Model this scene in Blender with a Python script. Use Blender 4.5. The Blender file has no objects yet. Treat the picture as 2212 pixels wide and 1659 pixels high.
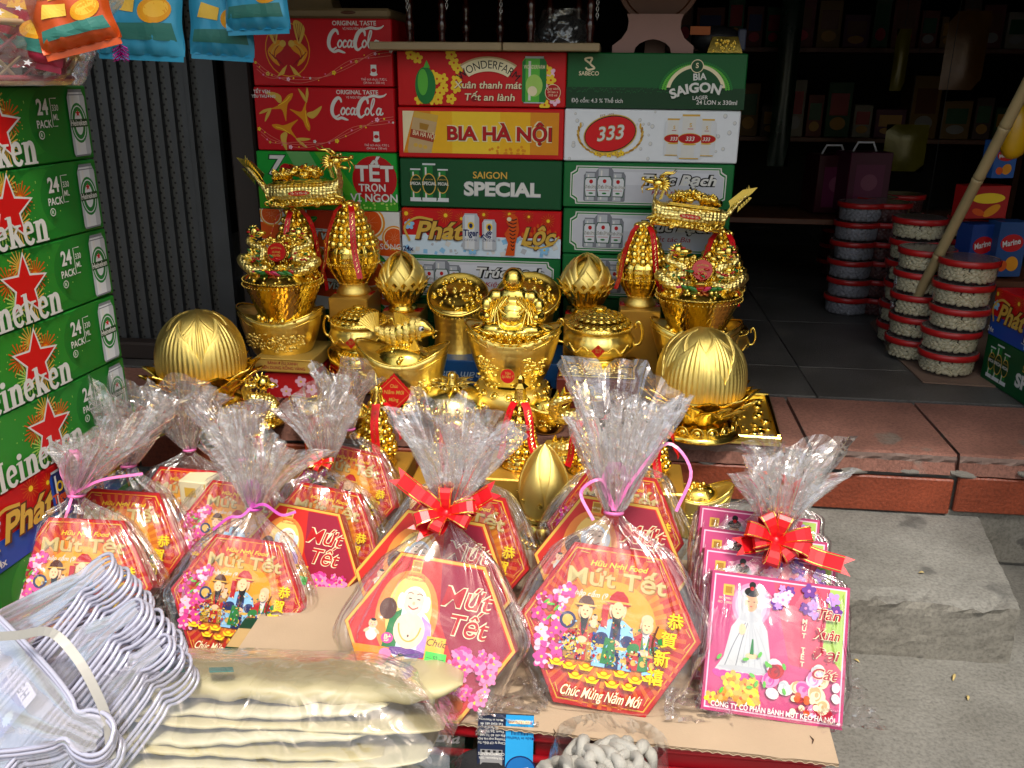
import bpy, math, random
import numpy as np
from mathutils import Vector, Matrix, Euler
from mathutils import noise as mnoise
rnd = random.Random(7)
R_ = math.radians
SC = bpy.context.scene
COL = SC.collection

# ------------------------------------------------------------------ camera, world, sun, exposure
FPX = 1916.0                       # focal length in pixels of a 2212 px wide frame
def cam_basis(yaw=-6.0, pitch=19.1, roll=0.6):
    y, p, r = R_(yaw), R_(pitch), R_(roll)
    F = np.array([math.sin(y)*math.cos(p), math.cos(y)*math.cos(p), -math.sin(p)])
    R0 = np.array([math.cos(y), -math.sin(y), 0.0]); U0 = np.cross(R0, F)
    return F, math.cos(r)*R0+math.sin(r)*U0, math.cos(r)*U0-math.sin(r)*R0
CF, CR, CU = cam_basis()
CP = np.array([0.0, 0.0, 1.02])
cam_d = bpy.data.cameras.new('camera'); cam = bpy.data.objects.new('camera', cam_d); COL.objects.link(cam)
cam.matrix_world = Matrix(((CR[0], CU[0], -CF[0], CP[0]), (CR[1], CU[1], -CF[1], CP[1]), (CR[2], CU[2], -CF[2], CP[2]), (0, 0, 0, 1)))
cam_d.sensor_width = 36.0; cam_d.lens = 36.0*FPX/2212.0; cam_d.clip_start = 0.02; cam_d.clip_end = 2000
SC.camera = cam

SUN_EL, SUN_AZ = 60.0, 158.0      # azimuth measured from +Y towards +X
world = bpy.data.worlds.new('World'); SC.world = world; world.use_nodes = True
wn = world.node_tree; wn.nodes.clear()
sky = wn.nodes.new('ShaderNodeTexSky'); sky.sky_type = 'NISHITA'; sky.sun_disc = False
sky.sun_elevation = R_(SUN_EL); sky.sun_rotation = R_(SUN_AZ); sky.air_density = 1.6; sky.dust_density = 5.0; sky.ozone_density = 1.0
bg = wn.nodes.new('ShaderNodeBackground'); bg.inputs[1].default_value = 0.15
wo = wn.nodes.new('ShaderNodeOutputWorld')
wn.links.new(sky.outputs[0], bg.inputs[0]); wn.links.new(bg.outputs[0], wo.inputs[0])
sun_d = bpy.data.lights.new('sun', 'SUN'); sun_d.energy = 2.2; sun_d.angle = R_(9); sun_d.color = (1.0, 0.95, 0.87)
sun = bpy.data.objects.new('sun', sun_d); COL.objects.link(sun)
sd = Vector((math.sin(R_(SUN_AZ))*math.cos(R_(SUN_EL)), math.cos(R_(SUN_AZ))*math.cos(R_(SUN_EL)), math.sin(R_(SUN_EL))))
sun.rotation_euler = sd.to_track_quat('Z', 'Y').to_euler()
SC.view_settings.view_transform = 'Standard'; SC.view_settings.look = 'None'
SC.view_settings.exposure = 0.50; SC.view_settings.gamma = 1.0; SC.view_settings.use_curve_mapping = False
SC.render.engine = 'CYCLES'
cy = SC.cycles
cy.max_bounces = 10; cy.diffuse_bounces = 3; cy.glossy_bounces = 4; cy.transmission_bounces = 6; cy.transparent_max_bounces = 24
cy.use_denoising = True; cy.caustics_reflective = False; cy.caustics_refractive = False; cy.sample_clamp_indirect = 8.0
SC.render.film_transparent = False

# ------------------------------------------------------------------ pixels to places (2212 x 1659 frame)
def ray(px, py): return CF + CR*((px-1106.0)/FPX) + CU*((829.5-py)/FPX)
def onZ(px, py, z): d = ray(px, py); return CP + d*((z-CP[2])/d[2])
def onY(px, py, Y): d = ray(px, py); return CP + d*((Y-CP[1])/d[1])
def mpp(px, py, Y):
    p = onY(px, py, Y); return float((p-CP) @ CF)/FPX

# ------------------------------------------------------------------ materials
MATS = {}
def L(c): return tuple(((x/12.92) if x <= 0.04045 else ((x+0.055)/1.055)**2.4) for x in c)
def hexc(h): h = h.lstrip('#'); return L(tuple(int(h[i:i+2], 16)/255.0 for i in (0, 2, 4)))
def mat(name, col, rough=0.5, metal=0.0, var=0.12, scale=30.0, bump=0.0, bscale=200.0, coat=0.0, spec=0.5, rvar=0.0):
    if name in MATS: return MATS[name]
    m = bpy.data.materials.new(name); m.use_nodes = True; MATS[name] = m
    nt = m.node_tree; b = nt.nodes['Principled BSDF']
    b.inputs['Roughness'].default_value = rough; b.inputs['Metallic'].default_value = metal
    b.inputs['Coat Weight'].default_value = coat; b.inputs['Coat Roughness'].default_value = 0.15
    b.inputs['Specular IOR Level'].default_value = spec
    tc = nt.nodes.new('ShaderNodeTexCoord')
    nz = nt.nodes.new('ShaderNodeTexNoise'); nz.inputs['Scale'].default_value = scale; nz.inputs['Detail'].default_value = 4
    nt.links.new(tc.outputs['Object'], nz.inputs['Vector'])
    mx = nt.nodes.new('ShaderNodeMix'); mx.data_type = 'RGBA'
    mx.inputs[6].default_value = (*[x*(1-var) for x in col], 1); mx.inputs[7].default_value = (*[min(1, x*(1+var)) for x in col], 1)
    nt.links.new(nz.outputs['Fac'], mx.inputs[0]); nt.links.new(mx.outputs[2], b.inputs['Base Color'])
    if rvar:
        mr = nt.nodes.new('ShaderNodeMapRange'); mr.inputs['To Min'].default_value = max(0.02, rough-rvar); mr.inputs['To Max'].default_value = rough+rvar
        nt.links.new(nz.outputs['Fac'], mr.inputs['Value']); nt.links.new(mr.outputs[0], b.inputs['Roughness'])
    if bump:
        n2 = nt.nodes.new('ShaderNodeTexNoise'); n2.inputs['Scale'].default_value = bscale; n2.inputs['Detail'].default_value = 3
        nt.links.new(tc.outputs['Object'], n2.inputs['Vector'])
        bp = nt.nodes.new('ShaderNodeBump'); bp.inputs['Strength'].default_value = bump; bp.inputs['Distance'].default_value = 0.002
        nt.links.new(n2.outputs['Fac'], bp.inputs['Height']); nt.links.new(bp.outputs[0], b.inputs['Normal'])
    return m
def ink(h, gloss=0.38):                      # printed ink on carton
    return mat('ink_'+h, tuple(x*0.92 for x in hexc(h)), gloss, 0, 0.05, 60, 0.12, 9, spec=0.25)
GOLD = (0.86, 0.60, 0.135)
g_shiny = mat('gold_shiny', (1.0, 0.73, 0.16), 0.18, 1.0, 0.06, 40, 0.10, 160, rvar=0.05)
g_satin = mat('gold_satin', (1.0, 0.76, 0.23), 0.38, 1.0, 0.08, 60, 0.35, 1500, rvar=0.06)
g_deep = mat('gold_deep', (0.98, 0.67, 0.13), 0.20, 1.0, 0.10, 40, 0.12, 140, rvar=0.05)
g_pale = mat('gold_pale', (0.90, 0.74, 0.28), 0.20, 1.0, 0.08, 40, 0.15, 300, rvar=0.06)
# gold with a repousse relief of scales
def relief(name, col, rough, scale, dist, strength, chan='Distance', feature='F1'):
    m = mat(name, col, rough, 1.0, 0.06, 50)
    nt = m.node_tree; tc = nt.nodes['Texture Coordinate']
    v = nt.nodes.new('ShaderNodeTexVoronoi'); v.inputs['Scale'].default_value = scale; v.feature = feature; v.inputs['Randomness'].default_value = 0.35
    nt.links.new(tc.outputs['Object'], v.inputs['Vector'])
    bp = nt.nodes.new('ShaderNodeBump'); bp.inputs['Strength'].default_value = strength; bp.inputs['Distance'].default_value = dist; bp.invert = (feature == 'F1')
    nt.links.new(v.outputs[chan], bp.inputs['Height']); nt.links.new(bp.outputs[0], nt.nodes['Principled BSDF'].inputs['Normal'])
    return m
g_scale = relief('gold_scale', (1.0, 0.79, 0.27), 0.32, 110, 0.004, 0.9)
g_chase = relief('gold_chased', (0.95, 0.70, 0.17), 0.18, 75, 0.005, 0.9)
g_emb = relief('gold_embossed', (1.0, 0.75, 0.21), 0.33, 70, 0.0022, 0.45)
red_enamel = mat('red_enamel', hexc('c41410'), 0.25, 0, 0.1, 40, coat=0.3)
green_enamel = mat('green_enamel', hexc('2c7a30'), 0.3, 0, 0.15, 60, coat=0.3)
pink_enamel = mat('pink_enamel', hexc('d0245c'), 0.3, 0, 0.15, 60, coat=0.3)
red_ribbon = mat('red_satin_ribbon', hexc('d8141e'), 0.32, 0, 0.1, 60, 0.1, 800)
pink_ribbon = mat('pink_satin_ribbon', hexc('e070b0'), 0.3, 0, 0.1, 60)
purple_ribbon = mat('purple_satin_ribbon', hexc('c048a8'), 0.3, 0, 0.1, 60)
carton = mat('brown_cardboard', hexc('b09a80'), 0.85, 0, 0.10, 14, 0.25, 300)
carton_edge = mat('cut_cardboard_edge', hexc('8a755c'), 0.9, 0, 0.3, 220, 0.6, 500)

def film_material(name, tint, haze, gloss, rough, crinkle, cscale, base=0.02, top=0.45):
    m = bpy.data.materials.new(name); m.use_nodes = True; MATS[name] = m
    nt = m.node_tree; nt.nodes.clear(); N = nt.nodes.new; K = nt.links.new
    out = N('ShaderNodeOutputMaterial'); tr = N('ShaderNodeBsdfTransparent'); tr.inputs[0].default_value = (*tint, 1)
    gl = N('ShaderNodeBsdfGlossy'); gl.inputs['Roughness'].default_value = rough; gl.inputs['Color'].default_value = (1, 1, 1, 1)
    df = N('ShaderNodeBsdfDiffuse'); df.inputs[0].default_value = (0.95, 0.93, 0.94, 1)
    tl = N('ShaderNodeBsdfTranslucent'); tl.inputs[0].default_value = (0.95, 0.93, 0.94, 1)
    hz = N('ShaderNodeMixShader'); hz.inputs[0].default_value = 0.4; K(df.outputs[0], hz.inputs[1]); K(tl.outputs[0], hz.inputs[2])
    tc = N('ShaderNodeTexCoord')
    n1 = N('ShaderNodeTexNoise'); n1.inputs['Scale'].default_value = cscale; n1.inputs['Detail'].default_value = 1.2; n1.inputs['Distortion'].default_value = 1.5
    v1 = N('ShaderNodeTexVoronoi'); v1.feature = 'DISTANCE_TO_EDGE'; v1.inputs['Scale'].default_value = cscale*0.8
    K(tc.outputs['Object'], n1.inputs['Vector'])
    vm = N('ShaderNodeVectorMath'); vm.operation = 'MULTIPLY_ADD'; vm.inputs[1].default_value = (0.03, 0.03, 0.03)
    K(n1.outputs['Color'], vm.inputs[0]); K(tc.outputs['Object'], vm.inputs[2]); K(vm.outputs[0], v1.inputs['Vector'])
    ad = N('ShaderNodeMath'); ad.operation = 'ADD'; K(n1.outputs['Fac'], ad.inputs[0]); K(v1.outputs['Distance'], ad.inputs[1])
    bp = N('ShaderNodeBump'); bp.inputs['Strength'].default_value = crinkle; bp.inputs['Distance'].default_value = 0.006; K(ad.outputs[0], bp.inputs['Height'])
    K(bp.outputs[0], gl.inputs['Normal'])
    lw = N('ShaderNodeFresnel'); lw.inputs['IOR'].default_value = 1.5; K(bp.outputs[0], lw.inputs['Normal'])
    mu = N('ShaderNodeMath'); mu.operation = 'MULTIPLY_ADD'; mu.inputs[1].default_value = gloss; mu.inputs[2].default_value = base; mu.use_clamp = True; K(lw.outputs[0], mu.inputs[0])
    mn = N('ShaderNodeMath'); mn.operation = 'MINIMUM'; mn.inputs[1].default_value = top; K(mu.outputs[0], mn.inputs[0]); mu = mn
    m1 = N('ShaderNodeMixShader'); m1.inputs[0].default_value = haze; K(tr.outputs[0], m1.inputs[1]); K(hz.outputs[0], m1.inputs[2])
    m2 = N('ShaderNodeMixShader'); K(mu.outputs[0], m2.inputs[0]); K(m1.outputs[0], m2.inputs[1]); K(gl.outputs[0], m2.inputs[2]); K(m2.outputs[0], out.inputs[0])
    return m
film = film_material('clear_cellophane', (0.985, 0.98, 0.98), 0.016, 1.0, 0.09, 0.8, 16, 0.02, 0.34)
film_top = film_material('crumpled_cellophane', (0.985, 0.975, 0.98), 0.10, 1.2, 0.14, 0.5, 24, 0.10, 0.6)
film_lilac = film_material('lilac_plastic_film', (0.93, 0.92, 0.98), 0.34, 0.7, 0.2, 0.15, 14)
film_plain = film_material('clear_plastic_film', (0.98, 0.98, 0.98), 0.045, 1.1, 0.12, 0.6, 24, 0.05, 0.45)

# ------------------------------------------------------------------ mesh builder
class MB:
    def __init__(s): s.v = []; s.f = []; s.m = []; s.mats = []
    def mi(s, m):
        if m not in s.mats: s.mats.append(m)
        return s.mats.index(m)
    def add(s, v, f, m=None):
        o = len(s.v); s.v.extend([tuple(map(float, p)) for p in v]); k = s.mi(m) if m else 0
        for q in f: s.f.append(tuple(i+o for i in q)); s.m.append(k)
    def box(s, c, d, m=None, rz=0.0, bev=0.0):
        x, y, z = d[0]/2, d[1]/2, d[2]/2; ca, sa = math.cos(rz), math.sin(rz)
        vs = [(sx*x, sy*y, sz*z) for sz in (-1, 1) for sx, sy in ((-1, -1), (1, -1), (1, 1), (-1, 1))]
        vs = [(c[0]+ca*a-sa*b, c[1]+sa*a+ca*b, c[2]+e) for a, b, e in vs]
        s.add(vs, [(3, 2, 1, 0), (4, 5, 6, 7), (0, 1, 5, 4), (1, 2, 6, 5), (2, 3, 7, 6), (3, 0, 4, 7)], m)
    def rbox(s, c, d, m=None, b=0.004, rz=0.0):     # box with chamfered edges
        x, y, z = d[0]/2, d[1]/2, d[2]/2; b = min(b, x*.9, y*.9, z*.9); ca, sa = math.cos(rz), math.sin(rz); vs = []; 
        ring = [(-x+b, -y), (x-b, -y), (x, -y+b), (x, y-b), (x-b, y), (-x+b, y), (-x, y-b), (-x, -y+b)]
        inn = [(-x+b, -y+b), (x-b, -y+b), (x-b, -y+b), (x-b, y-b), (x-b, y-b), (-x+b, y-b), (-x+b, y-b), (-x+b, -y+b)]
        for rg, zz in ((inn, -z), (ring, -z+b), (ring, z-b), (inn, z)):
            vs += [(c[0]+ca*p-sa*q, c[1]+sa*p+ca*q, c[2]+zz) for p, q in rg]
        f = []
        for k in range(3):
            for i in range(8): j = (i+1) % 8; f.append((k*8+i, k*8+j, k*8+8+j, k*8+8+i))
        f.append(tuple(range(7, -1, -1))); f.append(tuple(range(24, 32)))
        s.add(vs, f, m)
    def lathe(s, prof, n=32, m=None, fr=None, fz=None, c=(0, 0, 0), sx=1.0, sy=1.0, cap=False):
        vs = []; f = []
        for i, (r, z) in enumerate(prof):
            for k in range(n):
                th = 2*math.pi*k/n; q = r*(fr(th, i/(len(prof)-1)) if fr else 1.0); zz = z+(fz(th, i/(len(prof)-1)) if fz else 0.0)
                vs.append((c[0]+q*math.cos(th)*sx, c[1]+q*math.sin(th)*sy, c[2]+zz))
        for i in range(len(prof)-1):
            for k in range(n): j = (k+1) % n; f.append((i*n+k, i*n+j, i*n+n+j, i*n+n+k))
        if cap: f.append(tuple(range(n-1, -1, -1))); f.append(tuple(range((len(prof)-1)*n, len(prof)*n)))
        s.add(vs, f, m)
    def ball(s, c, r, m=None, n=8, k=5, sx=1, sy=1, sz=1, rot=None):
        vs = [(0, 0, -1)]; 
        for i in range(1, k):
            a = -math.pi/2+math.pi*i/k
            for j in range(n): t = 2*math.pi*j/n; vs.append((math.cos(a)*math.cos(t), math.cos(a)*math.sin(t), math.sin(a)))
        vs.append((0, 0, 1)); f = []
        for j in range(n): f.append((0, 1+(j+1) % n, 1+j))
        for i in range(k-2):
            for j in range(n): q = (j+1) % n; a = 1+i*n; f.append((a+j, a+q, a+n+q, a+n+j))
        a = 1+(k-2)*n; e = len(vs)-1
        for j in range(n): f.append((a+j, a+(j+1) % n, e))
        out = []
        for p in vs:
            q = Vector((p[0]*r*sx, p[1]*r*sy, p[2]*r*sz))
            if rot: q = rot @ q
            out.append((c[0]+q.x, c[1]+q.y, c[2]+q.z))
        s.add(out, f, m)
    def tube(s, path, rad, n=8, m=None, closed=False, caps=True, flat=1.0):
        P = [Vector(p) for p in path]; N = len(P); vs = []; f = []
        rr = rad if isinstance(rad, (list, tuple)) else [rad]*N
        up = Vector((0, 0, 1)); prev = None
        for i in range(N):
            if closed: t = P[(i+1) % N]-P[i-1]
            else: t = P[min(i+1, N-1)]-P[max(i-1, 0)]
            t.normalize()
            if prev is None:
                a = t.cross(up); a = a if a.length > 0.1 else t.cross(Vector((1, 0, 0)))
            else: a = prev - t*prev.dot(t)
            a.normalize(); prev = a; b = t.cross(a)
            for k in range(n):
                th = 2*math.pi*k/n; q = P[i]+a*(rr[i]*math.cos(th))+b*(rr[i]*math.sin(th)*flat); vs.append(tuple(q))
        M = N if closed else N-1
        for i in range(M):
            for k in range(n):
                j = (k+1) % n; i2 = (i+1) % N; f.append((i*n+k, i*n+j, i2*n+j, i2*n+k))
        if caps and not closed: f.append(tuple(range(n-1, -1, -1))); f.append(tuple(range((N-1)*n, N*n)))
        s.add(vs, f, m)
    def strip(s, path, side, m=None, th=0.0006):     # ribbon: centre path plus half-width vectors, with thickness
        P = [Vector(p) for p in path]; S = [Vector(q) for q in side]; vs = []; f = []; n = len(P)
        for i in range(n):
            t = (P[min(i+1, n-1)]-P[max(i-1, 0)]); nn = t.cross(S[i]); nn = nn.normalized()*th if nn.length > 0 else Vector((0, 0, th))
            vs += [tuple(P[i]-S[i]+nn), tuple(P[i]+S[i]+nn), tuple(P[i]+S[i]-nn), tuple(P[i]-S[i]-nn)]
        for i in range(n-1):
            for k in range(4): j = (k+1) % 4; f.append((i*4+k, i*4+j, i*4+4+j, i*4+4+k))
        f.append((3, 2, 1, 0)); f.append(tuple(range(n*4-4, n*4)))
        s.add(vs, f, m)
    def prism(s, pts, y0, y1, m=None, axis='Y'):      # outline in X,Z extruded along Y
        n = len(pts); vs = [(x, y0, z) for x, z in pts]+[(x, y1, z) for x, z in pts]
        f = [tuple(range(n)), tuple(range(2*n-1, n-1, -1))]+[(i, n+i, n+(i+1) % n, (i+1) % n) for i in range(n)]
        s.add(vs, [tuple(reversed(q)) for q in f], m)
    def mesh(s, name, mats=None, smooth=False):
        me = bpy.data.meshes.new(name); me.from_pydata(s.v, [], s.f)
        ml = s.mats if s.mats else ([mats] if mats and not isinstance(mats, (list, tuple)) else (mats or []))
        for q in ml: me.materials.append(q)
        if s.mats: me.polygons.foreach_set('material_index', s.m)
        if smooth: me.polygons.foreach_set('use_smooth', [True]*len(me.polygons))
        me.update(); return me
    def build(s, name, mats=None, parent=None, smooth=False, **kw):
        return obj(name, s.mesh(name, mats, smooth), parent, **kw)
def obj(name, me, parent=None, loc=None, rot=None, scl=None):
    o = bpy.data.objects.new(name, me); COL.objects.link(o)
    if parent is not None: o.parent = parent
    if loc is not None: o.location = loc
    if rot is not None: o.rotation_euler = rot
    if scl is not None: o.scale = (scl,)*3 if not isinstance(scl, (tuple, list)) else scl
    return o
def tag(o, label, cat, group=None):
    o['label'] = label; o['category'] = cat
    if group: o['group'] = group
    return o
def thing(name, label, cat, loc=(0, 0, 0), rz=0.0, group=None, mtx=None):
    o = bpy.data.objects.new(name, None); COL.objects.link(o); o.empty_display_size = 0.02
    if mtx is not None: o.matrix_world = mtx
    else: o.location = loc; o.rotation_euler = (0, 0, rz)
    return tag(o, label, cat, group)
def struct(name, o): o.name = name; o['kind'] = 'structure'; return o
def stuff(o): o['kind'] = 'stuff'; return o
def crom(pts, n=6, closed=False):
    P = [np.array(p, float) for p in pts]; out = []; N = len(P)
    for i in range(N if closed else N-1):
        p0 = P[i-1] if (closed or i > 0) else 2*P[0]-P[1]
        p1 = P[i]; p2 = P[(i+1) % N]; p3 = P[(i+2) % N] if (closed or i+2 < N) else 2*P[-1]-P[-2]
        for k in range(n):
            t = k/n; out.append(0.5*((2*p1)+(-p0+p2)*t+(2*p0-5*p1+4*p2-p3)*t*t+(-p0+3*p1-3*p2+p3)*t**3))
    if not closed: out.append(P[-1])
    return [tuple(q) for q in out]

# ------------------------------------------------------------------ flat print (vector artwork laid on a face)
TXT = {}
def glyphs(s, bold=0.0):
    key = (s, bold)
    if key in TXT: return TXT[key]
    c = bpy.data.curves.new('lettering', 'FONT'); c.body = s; c.size = 1.0; c.offset = bold; c.resolution_u = 3
    o = bpy.data.objects.new('lettering', c); COL.objects.link(o)
    dg = bpy.context.evaluated_depsgraph_get(); me = o.evaluated_get(dg).to_mesh()
    v = np.array([(p.co.x, p.co.y) for p in me.vertices]) if len(me.vertices) else np.zeros((0, 2))
    f = [tuple(p.vertices) for p in me.polygons]
    o.evaluated_get(dg).to_mesh_clear(); bpy.data.objects.remove(o); bpy.data.curves.remove(c)
    TXT[key] = (v, f); return v, f
class Print:
    """2-D artwork: u to the right, v up, in metres from the centre of the face; each piece a hair above the one before."""
    def __init__(s, step=1.6e-5, base=0.0004): s.mb = MB(); s.h = base; s.step = step; s.clip = None
    def _z(s): s.h += s.step; return s.h
    def poly(s, pts, m):
        z = s._z()
        if s.clip: a, b, c, d = s.clip; pts = [(min(max(x, a), c), min(max(y, b), d)) for x, y in pts]
        s.mb.add([(x, y, z) for x, y in pts], [tuple(range(len(pts)))], m)
    def spoly(s, pts, m, n=4): s.poly(crom(pts, n, True), m)
    def rect(s, x0, y0, x1, y1, m): s.poly([(x0, y0), (x1, y0), (x1, y1), (x0, y1)], m)
    def ell(s, cx, cy, rx, ry, m, rot=0.0, n=24, a0=0.0, a1=2*math.pi):
        c, d = math.cos(rot), math.sin(rot); pts = []
        full = abs(a1-a0-2*math.pi) < 1e-6
        for k in range(n if full else n+1):
            t = a0+(a1-a0)*k/n; x, y = rx*math.cos(t), ry*math.sin(t); pts.append((cx+c*x-d*y, cy+d*x+c*y))
        s.poly(pts, m)
    def text(s, t, x, y, h, m, bold=0.0, shear=0.0, sx=1.0, al='c', rot=0.0, arc=0.0, w=None):
        v, f = glyphs(t, bold)
        if len(v) == 0: return
        v = v.copy()*h*1.38
        x0, x1 = v[:, 0].min(), v[:, 0].max()
        if w: sx = w/(x1-x0)
        v[:, 0] = (v[:, 0]-x0)*sx; W = (x1-x0)*sx
        v[:, 0] += shear*v[:, 1]
        v[:, 0] -= {'c': W/2, 'l': 0, 'r': W}[al]
        if arc:                                   # bend upwards over a circle of radius arc
            a = v[:, 0]/arc; rr = arc+v[:, 1]; v = np.stack([rr*np.sin(a), rr*np.cos(a)-arc], 1)
        c, d = math.cos(rot), math.sin(rot)
        v = np.stack([x+c*v[:, 0]-d*v[:, 1], y+d*v[:, 0]+c*v[:, 1]], 1)
        if s.clip: a, b, e, g = s.clip; v[:, 0] = np.clip(v[:, 0], a, e); v[:, 1] = np.clip(v[:, 1], b, g)
        z = s._z(); s.mb.add([(p[0], p[1], z) for p in v], f, m)
    def otext(s, t, x, y, h, m, mo, ow=0.03, bold=0.0, **kw):
        s.text(t, x, y, h, mo, bold+ow, **kw); s.text(t, x, y, h, m, bold, **kw)
    def stroke(s, pts, w, m, n=5, smooth=True, closed=False):
        Q = crom(pts, n, closed) if smooth and len(pts) > 2 else [tuple(map(float, p)) for p in pts]
        if closed: Q = Q+[Q[0]]
        N = len(Q); vs = []; f = []
        for i in range(N):
            a = np.array(Q[max(i-1, 0)]); b = np.array(Q[min(i+1, N-1)]); t = b-a; t = t/(np.linalg.norm(t)+1e-9); nn = np.array([-t[1], t[0]])
            ww = (w(i/(N-1)) if callable(w) else w)/2; q = np.array(Q[i]); z = s._z() if i == 0 else s.h+1e-6*i
            vs += [(*(q-nn*ww), z), (*(q+nn*ww), z)]
            if i: f.append((2*i-2, 2*i, 2*i+1, 2*i-1))
        s.h += 1e-6*N
        if s.clip: a, b, e, g = s.clip; vs = [(min(max(x, a), e), min(max(y, b), g), z) for x, y, z in vs]
        s.mb.add(vs, f, m)
    def star(s, cx, cy, r, m, k=0.42, rot=0.0, n=5):
        s.poly([(cx+(r if i % 2 == 0 else r*k)*math.sin(rot+math.pi*i/n), cy+(r if i % 2 == 0 else r*k)*math.cos(rot+math.pi*i/n)) for i in range(2*n)], m)
    def blossom(s, cx, cy, r, m, mc, rot=0.0, n=5, m2=None):
        for i in range(n):
            a = rot+2*math.pi*i/n; s.ell(cx+0.55*r*math.cos(a), cy+0.55*r*math.sin(a), 0.52*r, 0.40*r, m2 if (m2 and i % 2) else m, a, 9)
        s.ell(cx, cy, 0.22*r, 0.22*r, mc, 0, 8)
    def rays(s, cx, cy, r0, r1, m, n=24, w=0.35, ph=0.0):
        for i in range(n):
            a = ph+2*math.pi*i/n; b = math.pi/n*w
            s.poly([(cx+r0*math.cos(a), cy+r0*math.sin(a)), (cx+r1*math.cos(a-b), cy+r1*math.sin(a-b)), (cx+r1*math.cos(a+b), cy+r1*math.sin(a+b))], m)
    def burst(s, cx, cy, r, m, mc, n=16, ph=0.0):    # fireworks
        for i in range(n):
            a = ph+2*math.pi*i/n; q = r*(0.75+0.25*((i*7) % 5)/4)
            s.stroke([(cx+0.2*r*math.cos(a), cy+0.2*r*math.sin(a)), (cx+q*math.cos(a), cy+q*math.sin(a))], 0.07*r, m, smooth=False)
        s.ell(cx, cy, 0.22*r, 0.22*r, mc, 0, 10)
    def mesh(s, name): return s.mb.mesh(name)
INK = {k: ink(h) for k, h in dict(white='dddcd6', cream='efe2b8', gold='d8ae48', dgold='a87a28', yellow='f6cf2c', amber='e09018', orange='d85414', red='b81016', dred='8c0e1a',
    crimson='a81430', pink='ee86b8', hotpink='e0409a', lpink='f8c4da', magenta='c42a7c', green='1d7a34', dgreen='0e4a26', lgreen='5cb83c', lime='a6d060', blue='1c4aa8', navy='16245c', sky='8cc4ea', ice='d6e8f4',
    silver='b8bcc2', lsilver='dadde0', dsilver='7c8088', grey='8a8a8c', black='141414', skin='f0c49a', purple='6c3a90', lilac='b890d8', brown='5a3018', cyan='38a8d0', tan='c8a878').items()}

# ================================================================== the setting
def ground_material(name, base, stain, grit=90.0, blot=5.0):
    m = mat(name, base, 0.9, 0, 0.34, 7, 0.9, grit); nt = m.node_tree; b = nt.nodes['Principled BSDF']; N = nt.nodes.new; K = nt.links.new
    tc = nt.nodes['Texture Coordinate']; src = b.inputs['Base Color'].links[0].from_socket
    v = N('ShaderNodeTexVoronoi'); v.inputs['Scale'].default_value = blot; n2 = N('ShaderNodeTexNoise'); n2.inputs['Scale'].default_value = blot*2.2; n2.inputs['Detail'].default_value = 2
    K(tc.outputs['Object'], n2.inputs['Vector'])
    va = N('ShaderNodeVectorMath'); va.operation = 'MULTIPLY_ADD'; va.inputs[1].default_value = (0.12, 0.12, 0.12); K(n2.outputs['Color'], va.inputs[0]); K(tc.outputs['Object'], va.inputs[2]); K(va.outputs[0], v.inputs['Vector'])
    r = N('ShaderNodeValToRGB'); r.color_ramp.elements[0].position = 0.15; r.color_ramp.elements[0].color = (1, 1, 1, 1); r.color_ramp.elements[1].position = 0.24; r.color_ramp.elements[1].color = (0, 0, 0, 1)
    K(v.outputs['Distance'], r.inputs[0])
    mx = N('ShaderNodeMix'); mx.data_type = 'RGBA'; mx.inputs[7].default_value = (*stain, 1)
    mm = N('ShaderNodeMath'); mm.operation = 'MULTIPLY'; mm.inputs[1].default_value = 0.7; K(r.outputs[0], mm.inputs[0]); K(mm.outputs[0], mx.inputs[0]); K(src, mx.inputs[6])
    n3 = N('ShaderNodeTexNoise'); n3.inputs['Scale'].default_value = 150; n3.inputs['Detail'].default_value = 7; n3.inputs['Roughness'].default_value = 0.7; K(tc.outputs['Object'], n3.inputs['Vector'])
    n4 = N('ShaderNodeTexNoise'); n4.inputs['Scale'].default_value = 3.2; n4.inputs['Detail'].default_value = 6; n4.inputs['Roughness'].default_value = .65; K(tc.outputs['Object'], n4.inputs['Vector'])
    r4 = N('ShaderNodeValToRGB'); r4.color_ramp.elements[0].position = .38; r4.color_ramp.elements[0].color = (.72, .71, .69, 1); r4.color_ramp.elements[1].position = .62; r4.color_ramp.elements[1].color = (1, 1, 1, 1); K(n4.outputs['Fac'], r4.inputs[0])
    r3 = N('ShaderNodeValToRGB'); r3.color_ramp.elements[0].position = 0.34; r3.color_ramp.elements[0].color = (0.45, 0.45, 0.45, 1); r3.color_ramp.elements[1].position = 0.56; r3.color_ramp.elements[1].color = (1, 1, 1, 1)
    K(n3.outputs['Fac'], r3.inputs[0])
    m3 = N('ShaderNodeMix'); m3.data_type = 'RGBA'; m3.blend_type = 'MULTIPLY'; m3.inputs[0].default_value = 0.75; K(mx.outputs[2], m3.inputs[6]); K(r3.outputs[0], m3.inputs[7]); m4 = N('ShaderNodeMix'); m4.data_type = 'RGBA'; m4.blend_type = 'MULTIPLY'; m4.inputs[0].default_value = 1.0; K(m3.outputs[2], m4.inputs[6]); K(r4.outputs[0], m4.inputs[7]); K(m4.outputs[2], b.inputs['Base Color'])
    return m
m_ground = ground_material('street_concrete', hexc('83827c'), hexc('555552'))
m_step = ground_material('step_concrete', hexc('888781'), hexc('545452'), 55, 6)
m_riser = ground_material('rough_concrete', hexc('858279'), hexc('4a4845'), 40, 9)
m_mortar = mat('grey_mortar', hexc('77736c'), 0.95, 0, 0.25, 40, 0.6, 150)
m_tile = ground_material('terracotta_tile', hexc('96685a'), hexc('7c7a72'), 220, 7)
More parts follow.
